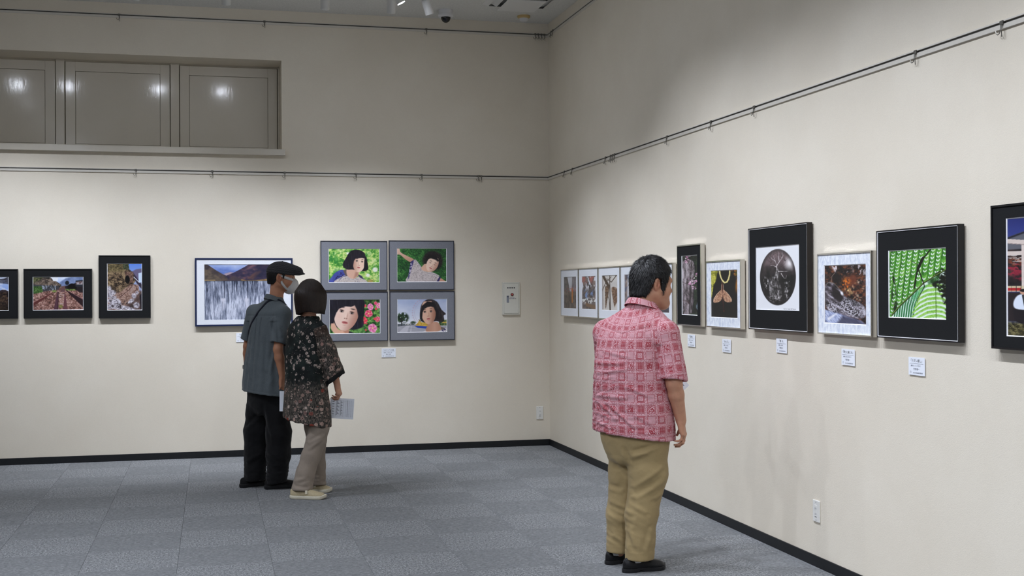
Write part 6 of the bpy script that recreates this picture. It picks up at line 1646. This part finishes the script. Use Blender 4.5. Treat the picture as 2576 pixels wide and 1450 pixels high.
    dv += ridge(V, N, [((-.148, .935), (.0, .93), 1.1), ((-.138, .907), (-.045, .819), 1.2), ((-.09, .897), (.044, .778), 1.3), ((-.148, .845), (-.05, .814), 1), ((-.15, .80), (-.08, .77), 1), ((-.146, 1.107), (-.012, 1.11), .8), ((-.14, 1.056), (.0, 1.077), .8), ((.125, 1.26), (.155, 1.20), .9), ((.14, 1.27), (.172, 1.19), .8), ((.0, .99), (.12, .94), .6), ((.05, .84), (.12, .80), .6), ((.2, 1.0), (.235, 1.06), .7), ((-.10, 1.17), (.02, 1.145), .5)], .0058, .0085)
    hemz = .716 - .12 * (V[:, 0] - .062); dv -= .0016 * np.exp(-((V[:, 2] - hemz - .022) / .004) ** 2) * (slv < .5)
    yoke = 1.262 + .05 * np.clip(np.abs(r_) / .18, 0, 1); dv -= .0022 * np.exp(-((V[:, 2] - yoke) / .0045) ** 2) * (f_ < .02) * (slv < .5)
    V = V + N * dv[:, None]
    skin_obj('shirt', V, Q, M_PRINTSHIRT, root, uv=UV)
    collar(S, root, M_PRINTSHIRT, (.113, .016), .073, .074, math.radians(48), 1.428, -.064, .026, .029, .75)
    # trousers
    Tz = axis_steps([(.05, .86, .0058)]); T = Field(axis_steps([(-.17, .31, .0058)]), axis_steps([(-.26, .26, .0058)]), Tz)
    T.loft([(.54, .070, .0, .120, .100, 2.1), (.64, .066, .0, .170, .138, 2.2), (.72, .064, 0, .188, .152, 2.2), (.85, .062, 0, .185, .148, 2.2)], TH, .05, z0=.56, edge=.04)
    T.chain([(.128, -.055, .70), (.130, -.060, .52), (.092, -.068, .30), (.077, -.075, .02)], [.108, .099, .083, .0765], .03)
    T.chain([(.016, .060, .70), (.022, .080, .50), (.000, .085, .27), (-.010, .090, .02)], [.096, .087, .080, .0765], .03)
    T.plane((.077, -.075, .066), (0, .05, -1), .003, lo=(.02, -.3, 0), hi=(.4, .02, .2)); T.plane((-.01, .09, .072), (0, .05, -1), .003, lo=(-.2, -.01, 0), hi=(.1, .3, .2))
    T.cap((.077, -.075, .0), (.080, -.074, .115), .062, .063, .002, 'sub'); T.cap((-.01, .09, 0), (-.009, .09, .13), .062, .063, .002, 'sub')
    V, Q = T.surface(2); N = normals(V, Q)
    dv = (wrinkle(V, 12, 12, 4) - .5) * .004 + (wrinkle(V + V[:, [2, 2, 0]] * .4, 7, 16, 6, 1.8) - .45) * .004 * np.clip((.5 - V[:, 2]) * 3, .2, 1)
    dv += ridge(V, N, [((.044, .648), (.164, .686), -1.3), ((.03, .61), (.11, .64), .8), ((.06, .423), (.186, .506), -1.2), ((.05, .46), (.19, .56), 1.0), ((.16, .40), (.195, .42), 1), ((-.06, .44), (-.02, .43), -1.2), ((-.055, .35), (.03, .32), 1.0), ((-.06, .30), (.03, .26), -.9), ((.03, .22), (.05, .15), .9), ((.135, .23), (.11, .12), .8), ((-.05, .60), (.02, .52), .9), ((.035, .36), (.1, .33), .7), ((-.04, .17), (.0, .13), .8), ((.0, .66), (.03, .60), -1)], .0075, .012)
    dv *= np.clip((V[:, 2] - .06) / .09, .12, 1); dv -= .0012 * np.exp(-((V[:, 2] - .118) / .003) ** 2)
    V = V + N * dv[:, None]
    skin_obj('trousers', V, Q, M_KHAKI, root)
    shoe(root, (-.012, -.112), math.radians(66), .252, M_BLACKLEATHER, M_BLACKSOLE, 'loafer')
    shoe(root, (-.088, .078), math.radians(60), .252, M_BLACKLEATHER, M_BLACKSOLE, 'loafer')
    for p in ((.060, -.082), (-.030, .098)):
        b = MB(); b.lathe([(.0315, .05), (.0325, .08), (.0335, .13)], 20, at=(p[0], p[1], 0)); b.build('sock', M_SOCK, root, True)
    rows = [(.62, .62 + .1 + .05 * (i % 3), .14 + i * .075, .155 + i * .075, 1) for i in range(8)] + [(.2, .5, .2 + i * .1, .212 + i * .1, 0) for i in range(6)]
    sheet('handout_sheet', (.421, .418, .947), (-.66, .05, .74), (-.60, -.12, -.70), .150, .190, 'white printed sheet held in front of the man in red, one corner showing', 'printed handouts', [(.12, .3, .12 + .06 * i, .14 + .06 * i, i % 2) for i in range(7)] + [(.36, .85, .1 + .09 * i, .112 + .09 * i, 0) for i in range(8)], .004, -YAW, (2.14, 6.20, 0))
man_in_red()
# ------------------------------------------------------------------ man in the flat cap
def man_in_cap():
    base = (.40, 9.43, 0)
    root = empty('person', base, -YAW, 'slim man in a dotted flat cap, pale face mask and grey short sleeved shirt', 'person')
    TH = math.radians(38); h = head_frame((.104, .050, 1.597), math.radians(84), math.radians(-4), 0, .985)
    lsh, lel, lwr = (-.116, .112, 1.335), (-.172, .120, 1.075), (-.190, .185, .885)
    rsh, rel, rwr = (.142, -.086, 1.325), (.114, -.148, 1.062), (.146, -.142, .850)
    B = Field(axis_steps([(-.24, .26, .0042)]), axis_steps([(-.22, .30, .0042)]), axis_steps([(.02, .65, .02), (.65, .90, .0042), (.90, 1.44, .008), (1.44, 1.75, .0036)]))
    B.loft([(.66, .0, 0, .135, .105, 2), (.95, .0, 0, .145, .10, 2), (1.2, .005, 0, .15, .095, 2), (1.34, .015, .015, .13, .075, 2), (1.42, .04, .025, .07, .055, 2)], TH, .03)
    B.chain([(.09, -.05, .66), (.09, -.05, .36), (.068, -.04, .07)], [.07, .05, .028]); B.chain([(-.09, .05, .66), (-.10, .06, .36), (-.13, .06, .07)], [.07, .05, .028])
    add_head(B, h, fat=-.002, neck=(.062, .030, 1.40), neck_r=.050)
    add_arm(B, lsh, lel, lwr, (.046, .040, .033, .034, .024)); add_arm(B, rsh, rel, rwr, (.046, .040, .035, .036, .024))
    hl = hand_frame(lwr, (.03, .12, -1), (.6, .8, 0), .88); add_hand(B, hl, 1, (.3, .5, .35), .02, (.4, .3))
    hr = hand_frame(rwr, (.02, -.04, -1), (.5, .85, 0), .88); add_hand(B, hr, -1, (.5, .7, .4), .01, (.7, .4))
    V, Q = B.surface(1); col = np.tile(np.array(srgb(186, 132, 102)[:3]), (len(V), 1)); head_tint(V, h, None, col)
    skin_obj('body', V, Q, M_SKIN, root, col); add_eyes(h, root)
    short_hair(root, h, M_HAIRB, .004, .003, .004, .003, [(-.14, -.050), (-.055, -.048), (-.036, -.030), (-.030, .012), (-.018, .030), (.010, .034), (.014, .0), (.026, .0), (.032, .030), (.06, .050), (.13, .06)], (0, -.05, .13), 1500, .014, .0026, .0007, 9, top=.052)
    # flat cap
    K = Field(*[axis_steps([(h.o[i] - (.15 if i != 0 else .14), h.o[i] + (.15 if i != 0 else .22), .0036)]) for i in range(3)])
    K.ell((0, -.008, .047), (.0915, .1110, .0865), .01, fr=h); K.ell((0, .075, .064), (.080, .088, .046), .035, fr=h)
    K.plane(h.pt((0, 0, .036)), h.vec((0, -.03, -1)), .004)
    K.fn(lambda x, y, z: np.maximum(np.sqrt((x / .074) ** 2 + ((y - .082) / .100) ** 2 + ((z - .047 + 1.7 * x * x) / .0125) ** 2) - 1, -9) * .0125, (-.1, -.05, 0), (.1, .2, .12), .012, fr=h)
    V, Q = K.surface(2); x, y, z = h.inv(V[:, 0], V[:, 1], V[:, 2]); pol = np.arctan2(np.hypot(x, y), z - .03)
    side = np.arctan2(x, y + .02); skin_obj('flat_cap', V, Q, M_CAP, root, uv=np.stack([y * 1.0 + 0 * x, np.hypot(z - .03, np.abs(x)) * np.arctan2(z - .03, np.abs(x) + .001) * .75 + .2], 1))
    MB().lathe([(.006, .126), (.005, .133), (.001, .135)], 14, at=(0, 0, 0), mat=Matrix([list(h.R[i]) + [h.o[i]] for i in range(3)] + [[0, 0, 0, 1]])).build('cap_button', M_STRAP, root, True)
    # mask
    Kx = Field(*[axis_steps([(h.o[i] - .14, h.o[i] + .15, .0030)]) for i in range(3)])
    Kx.ell((0, .068, -.056), (.056, .060, .064), .01, fr=h); Kx.ell((0, .098, -.044), (.024, .034, .046), .03, fr=h); Kx.plane(h.pt((0, .046, -.04)), h.vec((0, -1, .25)), .004)
    for s in (-1, 1):
        Kx.chain([(s * .0775, .004, .022), (s * .084, -.016, .026), (s * .080, -.026, .004), (s * .078, -.018, -.020), (s * .0765, .000, -.020)], [.0035] * 5, .003, fr=h)
    V, Q = Kx.surface(1); fm = skin_obj('face_mask', V, Q, M_MASK, root)
    Hd = Field(*[axis_steps([(h.o[i] - .15, h.o[i] + .15, .0045)]) for i in range(3)]); add_head(Hd, h, fat=-.002)
    for s in (-1, 1):
        for pts, w in (([(.036, .092, -.010), (.055, .070, -.004), (.070, .036, .008), (.0775, .006, .022)], .019), ([(.044, .070, -.090), (.058, .050, -.078), (.068, .026, -.052), (.0770, .002, -.022)], .017)):
            strap(Hd, fm, [h.pt((s * p[0], p[1], p[2])) for p in pts], w, M_MASK, 'mask_band', .0035)
    # shirt
    S = Field(axis_steps([(-.24, .24, .0055)]), axis_steps([(-.24, .26, .0055)]), axis_steps([(.68, 1.53, .0055)]))
    S.loft([(.70, .0, 0, .212, .162, 2.2), (.80, .0, 0, .203, .152, 2.2), (.95, .0, 0, .188, .138, 2.2), (1.10, .005, .0, .170, .122, 2.2), (1.25, .012, .008, .166, .114, 2.2), (1.33, .018, .015, .164, .104, 2.1), (1.39, .034, .022, .115, .086, 2), (1.435, .052, .028, .070, .070, 2), (1.46, .058, .030, .058, .060, 2)], TH, .02)
    for sh, el in ((rsh, rel), (lsh, lel)):
        A = Field(*S.ax); sh, el = np.array(sh), np.array(el); e2 = sh + (el - sh) * 1.2
        A.cap((.062, .030, 1.385), tuple(sh), .046, .058, .02); A.cap(tuple(sh), tuple(e2), .0625, .0655, .02)
        d = (e2 - sh) / np.linalg.norm(e2 - sh); hem = sh + (el - sh) * .84
        A.plane(hem, d + np.array([-.1, 0, 0]), .004); A.cap(tuple(hem - d * .04), tuple(hem + d * .1), .052, .055, .002, 'sub')
        weld(S, A, 1.27, .045, .012)
    S.plane((.0, -.12, .722), (-.11, 0, -1), .004); S.loft([(.60, 0, 0, .196, .146, 2.2), (.78, 0, 0, .190, .138, 2.2)], TH, .002, 'sub', z0=.58, z1=.775)
    S.cap((.060, .030, 1.43), (.066, .032, 1.52), .053, .056, .002, 'sub')
    V, Q = S.surface(2); N = normals(V, Q); s0, r_, f_, rho = body_coords(V, (.005, .003), TH, .17)
    slv = (np.abs(r_) > .168) & (V[:, 2] > 1.08)
    back = (f_ < .03) & ~slv
    dv = (wrinkle(V, 11, 9, 3) - .5) * .005 * np.clip((1.32 - V[:, 2]) * 4, .2, 1)
    vert = np.sin(s0 * 95 + 1.6 * np.sin(V[:, 2] * 5)) * np.clip((1.22 - V[:, 2]) / .25, 0, 1) * .0042; dv += vert * back
    yk = 1.315; dv -= .0028 * np.exp(-((V[:, 2] - yk) / .005) ** 2) * back
    for sc in (-.012, .058): dv -= .0085 * np.exp(-((s0 - sc - .02 * (1.3 - V[:, 2])) / .006) ** 2) * np.clip((1.31 - V[:, 2]) * 40, 0, 1) * np.clip((V[:, 2] - .95) / .3, 0, 1) * back
    dv += ridge(V, N, [((.085, 1.30), (.105, 1.16), 1.1), ((.11, 1.19), (.135, 1.10), -1.1), ((-.10, 1.25), (-.12, 1.12), .9), ((-.05, 1.2), (-.07, .95), .5), ((.09, 1.08), (.06, .88), .9), ((.075, 1.27), (.10, 1.12), -1.2), ((.12, 1.25), (.15, 1.17), 1.0), ((-.13, 1.0), (-.10, .85), .8), ((-.03, 1.0), (-.04, .80), .7), ((.04, 1.15), (.03, .9), .6)], .006, .011)
    hemz = .722 - .11 * V[:, 0]; dv *= np.clip((V[:, 2] - hemz + .01) / .08, .3, 1); dv -= .0015 * np.exp(-((V[:, 2] - hemz - .02) / .004) ** 2)
    V = V + N * dv[:, None]; skin_obj('shirt', V, Q, M_CHAMBRAY, root, uv=np.stack([s0, V[:, 2]], 1))
    collar(S, root, M_CHAMBRAY, (.060, .030), .059, .062, math.radians(52), 1.450, -.064, .027, .032, .75)
    pts = []
    for px, pz in ((.115, 1.425), (.07, 1.436), (.036, 1.430), (.012, 1.415), (-.025, 1.374), (-.062, 1.325), (-.100, 1.268), (-.132, 1.205), (-.150, 1.12)):
        y = march(S, px, pz); pts.append((px, y if y is not None else .03, pz))
    fr_ = []
    for px, pz in ((.150, 1.395), (.125, 1.33), (.06, 1.22), (-.02, 1.12), (-.09, 1.08), (-.140, 1.075)):
        y = march(S, px, pz, .5, -1)
        if y is not None: fr_.append((px, y, pz))
    strap(S, root, pts[::-1] + fr_, .017, M_STRAP)
    # trousers, shoes, watch
    T = Field(axis_steps([(-.22, .22, .0062)]), axis_steps([(-.20, .22, .0062)]), axis_steps([(.03, .86, .0062)]))
    T.loft([(.54, .0, .0, .11, .09, 2.2), (.64, .0, .0, .150, .118, 2.2), (.72, .0, 0, .158, .126, 2.2), (.85, .0, 0, .155, .12, 2.2)], TH, .05, z0=.56, edge=.04)
    T.chain([(.078, -.050, .70), (.088, -.052, .58), (.097, -.050, .42), (.094, -.050, .27), (.074, -.048, .0)], [.076, .086, .094, .088, .072], .03); T.chain([(-.074, .052, .70), (-.084, .055, .58), (-.092, .055, .42), (-.095, .055, .27), (-.112, .052, .0)], [.076, .084, .092, .088, .074], .03)
    T.plane((.07, -.05, .046), (.16, .0, -1), .003, lo=(-.01, -.3, 0), hi=(.4, .3, .2)); T.plane((-.11, .05, .052), (.05, 0, -1), .003, lo=(-.3, -.3, 0), hi=(-.022, .3, .2))
    V, Q = T.surface(2); N = normals(V, Q)
    dv = (wrinkle(V, 12, 10, 4) - .5) * .006 + (wrinkle(V, 9, 34, 6, 1.8) - .45) * .008 * np.clip((.35 - V[:, 2]) * 4, .15, 1)
    dv += ridge(V, N, [((-.17, .47), (-.08, .55), -1.2), ((.02, .62), (.05, .45), 1), ((-.16, .2), (-.05, .26), 1), ((.02, .3), (.13, .24), .8)], .008, .016)
    skin_obj('trousers', V + N * dv[:, None], Q, M_BLACKCOTTON, root)
    shoe(root, (-.206, -.004), math.radians(43), .262, M_BLACKCANVAS, M_BLACKSOLE, 'sneaker'); shoe(root, (-.004, -.076), math.radians(64), .262, M_BLACKCANVAS, M_BLACKSOLE, 'sneaker')
    w = np.array(lwr) + (np.array(lel) - np.array(lwr)) * .14; q = Vector(tuple(np.array(lel) - np.array(lwr))).to_track_quat('Z', 'Y').to_matrix().to_4x4()
    wt = MB().lathe([(.0275, -.010), (.0295, -.009), (.0295, .009), (.0275, .010)], 24, mat=Matrix.Translation(w) @ q).build('wristwatch', M_BUTTON, root, True)
    MB().lathe([(.017, .0), (.016, .008), (.001, .009)], 24, mat=Matrix.Translation(w + np.array([-.024, -.012, 0])) @ Vector((-.9, -.45, 0)).to_track_quat('Z', 'Y').to_matrix().to_4x4()).build('watch_case', M_BUTTON, wt, True)
    sheet('handout_sheet', (.130, -.180, .752), (1, .10, 0), (.04, 0, -1), .125, .150, 'white folded sheet held between the man in the cap and the woman', 'printed handouts', [(.35, .9, .12 + .07 * i, .13 + .07 * i, i % 2) for i in range(10)], -.018, -YAW, base)
man_in_cap()
# ------------------------------------------------------------------ woman in the floral tunic
def woman():
    base = (.73, 9.0, 0)
    root = empty('person', base, -YAW, 'woman with a dark brown bob in a black floral tunic, seen from behind', 'person')
    TH = math.radians(30); h = head_frame((-.030, .030, 1.450), math.radians(22), math.radians(-6), math.radians(-3), .95)
    rsh, rel, rwr = (.056, -.058, 1.205), (.126, -.045, .985), (.160, .0, .812)
    lsh, lel, lwr = (-.155, .082, 1.205), (-.170, .190, 1.000), (-.030, .310, 1.010)
    B = Field(axis_steps([(-.24, .28, .0040)]), axis_steps([(-.20, .44, .0044)]), axis_steps([(.02, .62, .02), (.62, .86, .0036), (.86, 1.28, .007), (1.28, 1.60, .0038)]))
    B.loft([(.60, -.05, 0, .13, .10, 2), (.95, -.06, 0, .12, .09, 2), (1.15, -.062, .005, .125, .085, 2), (1.235, -.056, .012, .115, .072, 2), (1.285, -.05, .016, .075, .058, 2), (1.315, -.05, .02, .048, .045, 2)], TH, .03)
    B.chain([(.03, -.04, .60), (.0, -.06, .36), (-.075, -.125, .06)], [.068, .05, .027]); B.chain([(-.03, .06, .60), (-.01, .08, .36), (-.02, .125, .06)], [.068, .05, .027])
    add_head(B, h, fat=-.001, nose=.9, neck=(-.048, .016, 1.285), neck_r=.044)
    add_arm(B, rsh, rel, rwr, (.032, .033, .030, .032, .0225)); add_arm(B, lsh, lel, lwr, (.032, .033, .030, .032, .0225))
    hr = hand_frame(rwr, (.20, .10, -1), (.3, .95, 0), .86); add_hand(B, hr, -1, (.62, .78, .45), .01, (.85, .35), .1)
    hl = hand_frame(lwr, (.9, .35, .05), (0, 0, 1), .86); add_hand(B, hl, -1, (.4, .5, .4), .02, (.5, .3))
    V, Q = B.surface(1); col = np.tile(np.array(srgb(196, 146, 120)[:3]), (len(V), 1)); head_tint(V, h, None, col)
    skin_obj('body', V, Q, M_SKIN, root, col); add_eyes(h, root)
    # bob
    H = Field(*[axis_steps([(h.o[i] - .17, h.o[i] + .165, .0038)]) for i in range(3)])
    def bob(x, y, z):
        k0 = np.sqrt((x / .100) ** 2 + ((y + .014) / .118) ** 2 + ((z - .036) / .112) ** 2); k1 = np.sqrt((x / .0100) ** 2 + ((y + .014) / .0139) ** 2 + ((z - .036) / .01254) ** 2) + 1e-9
        d = k0 * (k0 - 1) / k1
        t = np.clip((.045 - z) / .165, 0, 1); a = .100 + .019 * np.sin(t * 2.45) - .004 * t; b = .118 + .010 * np.sin(t * 2.6) - .008 * t
        e = (np.sqrt((x / a) ** 2 + ((y + .014) / b) ** 2) - 1) * .1
        bot = -.130 + .9 * x * x + .010 * np.sin(x * 30 + 1)
        e = np.maximum(e, z - .03); hh = np.maximum(.065 - np.abs(d - e), 0) / .065; d = np.minimum(d, e) - hh * hh * .0162 + .003
        d = np.maximum(d, bot - z)
        face = (np.sqrt((x / .062) ** 2 + ((y - .125) / .075) ** 2 + ((z + .035) / .115) ** 2) - 1) * .06
        hh = np.maximum(.010 - np.abs(d + face), 0) / .010; d = np.maximum(d, -face) + hh * hh * .0025
        neck = np.sqrt(x * x + (y + .02) ** 2) - .056; neck = np.maximum(neck, z + .055)
        d = np.maximum(d, -neck)
        part = np.sqrt((x + .012) ** 2 * 1.0 + (z - .150) ** 2 * .6) - .0075; part = np.maximum(part, np.abs(y - .015) - .055)
        return np.maximum(d, -part)
    H.fn(bob, (-.16, -.17, -.16), (.16, .16, .17), 0.0, fr=h)
    V, Q = H.surface(2); N = normals(V, Q); x, y, z = h.inv(V[:, 0], V[:, 1], V[:, 2]); an = np.arctan2(x, y + .02)
    V = V + N * (((fbm(an * 16, z * 4, 0, 4, 4) - .5) * .007 + (fbm(an * 60, z * 5, 0, 6, 3) - .5) * .003) * np.clip((.14 - z) / .04, 0, 1))[:, None]
    o = skin_obj('hair', V, Q, M_HAIRC, root)
    rng = np.random.default_rng(3); loc = np.stack([x, y, z], 1); sel = np.where((z > .03) & (N @ h.R[:, 2] > -.2))[0]; roots = V[rng.choice(sel, 2600)]
    ribbons('hair_locks', H, roots, .034 * (.6 + .5 * rng.random(2600)), 6, .0042, lambda P, g: np.tile(-h.R[:, 2], (len(P), 1)) + .35 * np.stack([vnoise(P[:, 0] * 9, P[:, 1] * 9, 0, s_) - .5 for s_ in (1, 2, 3)], 1), .0016, M_HAIRC, o, 4, .8)
    # tunic
    S = Field(axis_steps([(-.28, .26, .0055)]), axis_steps([(-.22, .30, .0055)]), axis_steps([(.50, 1.36, .0055)]))
    S.loft([(.50, -.062, .0, .190, .146, 2.1), (.60, -.062, 0, .186, .142, 2.1), (.75, -.066, 0, .175, .130, 2.1), (.92, -.070, 0, .163, .118, 2.1), (1.08, -.072, .003, .157, .108, 2.1), (1.18, -.070, .006, .150, .100, 2.1), (1.235, -.064, .010, .136, .090, 2), (1.282, -.058, .013, .112, .078, 2), (1.316, -.050, .015, .084, .068, 2)], TH, .02)
    SL = {1: ((.050, -.058, 1.206), (.098, -.052, 1.07), (.140, -.035, .915), (.165, -.02, .80)), -1: ((-.150, .080, 1.206), (-.158, .135, 1.10), (-.150, .205, .985), (-.05, .30, 1.0))}
    for sg, P4 in SL.items():
        A = Field(*S.ax); A.cap((-.05, .016, 1.245), P4[0], .038, .046, .02); A.chain(P4, [.046, .057, .070, .078] if sg > 0 else [.046, .054, .066, .074], .02)
        if sg > 0: A.plane((.181, -.03, .868), (.58, 0, -.82), .004); A.cap((.13, -.04, .95), (.182, -.02, .78), .056, .071, .002, 'sub')
        else: A.plane((-.09, .26, .99), (.75, .6, 0), .004)
        weld(S, A, 1.17, .045, .012)
    S.plane((-.062, -.13, .535), (-.20, 0.02, -1), .004); S.loft([(.40, -.062, 0, .174, .130, 2.1), (.62, -.062, 0, .170, .126, 2.1)], TH, .002, 'sub', z0=.40, z1=.61)
    S.cap((-.050, .022, 1.322), (-.045, .022, 1.43), .070, .080, .004, 'sub')
    V, Q = S.surface(2); N = normals(V, Q); s0, r_, f_, rho = body_coords(V, (-.067, .003), TH, .15)
    ds = np.full(len(V), 9.0); dt = 9.0; us = np.zeros((len(V), 2)); 
    for sg, P4 in SL.items():
        for i in range(3):
            a, b, rr = limb_coords(V, P4[i], P4[i + 1], (-.5, -.85, 0), .062); L = np.linalg.norm(np.array(P4[i + 1]) - np.array(P4[i])); ok = (-b > -.03) & (-b < L + .02); rr = np.where(ok, rr, 9)
            m = rr < ds; us[m] = np.stack([a, b - i * .155], 1)[m]; ds = np.minimum(ds, rr)
    arm = (ds < .088) & (np.abs(r_) > np.interp(V[:, 2], [.8, 1.1, 1.25], [.150, .140, .118])) & (V[:, 2] > .8)
    UV = np.stack([s0, V[:, 2] + .5 * np.clip(.13 - rho, 0, 1) * (V[:, 2] > 1.2), arm * 1.0], 1); UV[arm, 0] = us[arm, 0]; UV[arm, 1] = us[arm, 1] + .3
    cuff = arm & (((V[:, 0] - .181) * .58 - (V[:, 2] - .868) * .82) > -.030) & (r_ > 0); UV[cuff, 2] = 2.0
    dv = (wrinkle(V, 10, 7, 3) - .5) * .006 + np.sin(s0 * 70 + np.sin(V[:, 2] * 6) * 1.5) * .0035 * np.clip((.95 - V[:, 2]) / .35, 0, 1) * (~arm)
    dv += np.where(arm, (wrinkle(V, 16, 10, 7) - .5) * .008, 0)
    dv += ridge(V, N, [((-.18, 1.05), (-.05, 1.02), .6), ((.0, .95), (.04, .75), .8), ((-.15, .9), (-.18, .65), .7), ((-.08, .85), (-.1, .6), .8), ((.02, 1.2), (.045, 1.05), -1)], .005, .012)
    V = V + N * dv[:, None]; skin_obj('tunic', V, Q, M_BLOUSE, root, uv=UV)
    # trousers and shoes
    T = Field(axis_steps([(-.20, .14, .0058)]), axis_steps([(-.24, .23, .0058)]), axis_steps([(.03, .72, .0058)]))
    T.loft([(.54, -.01, .0, .09, .08, 2.1), (.62, -.02, .0, .115, .10, 2.1), (.70, -.03, 0, .12, .10, 2.1)], TH, .04, z0=.56, edge=.03)
    T.chain([(.030, -.040, .62), (.034, -.055, .50), (.016, -.068, .41), (-.020, -.088, .30), (-.056, -.110, .18), (-.087, -.135, .02)], [.064, .071, .071, .067, .066, .078], .02)
    T.chain([(-.020, .055, .60), (-.018, .065, .50), (-.008, .085, .36), (-.012, .110, .20), (-.014, .128, .02)], [.074, .072, .066, .064, .069], .02)
    T.plane((-.085, -.13, .062), (-.04, 0, -1), .003)
    V, Q = T.surface(2); N = normals(V, Q)
    dv = (wrinkle(V, 12, 12, 4) - .5) * .0045 + (wrinkle(V, 10, 36, 6, 1.8) - .45) * .006 * np.clip((.2 - V[:, 2]) * 6, .1, 1)
    dv += ridge(V, N, [((-.02, .42), (.07, .47), -1), ((-.02, .36), (.06, .42), .9), ((-.13, .10), (-.04, .09), -1), ((-.12, .13), (-.05, .15), .8), ((-.07, .34), (-.12, .07), .6)], .007, .011)
    skin_obj('trousers', V + N * dv[:, None], Q, M_TAUPE, root)
    for toe, hd in (((-.160, -.150), 95), ((-.150, .128), 91)):
        s_, up = shoe(root, toe, math.radians(hd), .262 if hd == 95 else .248, M_BEIGELEATHER, M_CREAMSOLE, 'slip', label=None)
        b = MB()
        for sx in (-1, 1): b.box(sx * .0385 - .002, sx * .0385 + .002, .118, .136, .040, .066, c=.001)
        b.build('elastic_gusset', M_ELASTIC, s_)
    lines = [(.06, .97, .10 + .042 * i, .1028 + .042 * i, 0) for i in range(20)] + [(a, a + .004, .10, .90, 0) for a in (.05, .24, .42, .55, .66, .80, .88, .96)] + [(.725, .737, .08, .9, 1)]
    lines += [(.09, .18, .16 + .12 * i, .18 + .12 * i, 1) for i in range(6)] + [(.26, .30 + .03 * (i % 4), .13 + .042 * i, .148 + .042 * i, 1) for i in range(17)] + [(.44, .47 + .025 * (i % 3), .13 + .042 * i, .148 + .042 * i, 1) for i in range(17)]
    sheet('handout_sheet', (.106, .034, .712), (1, .02, -.068), (-.02, .02, -1), .176, .152, 'white sheet printed with a table, held in the right hand of the woman', 'printed handouts', lines, .003, -YAW, base)
woman()
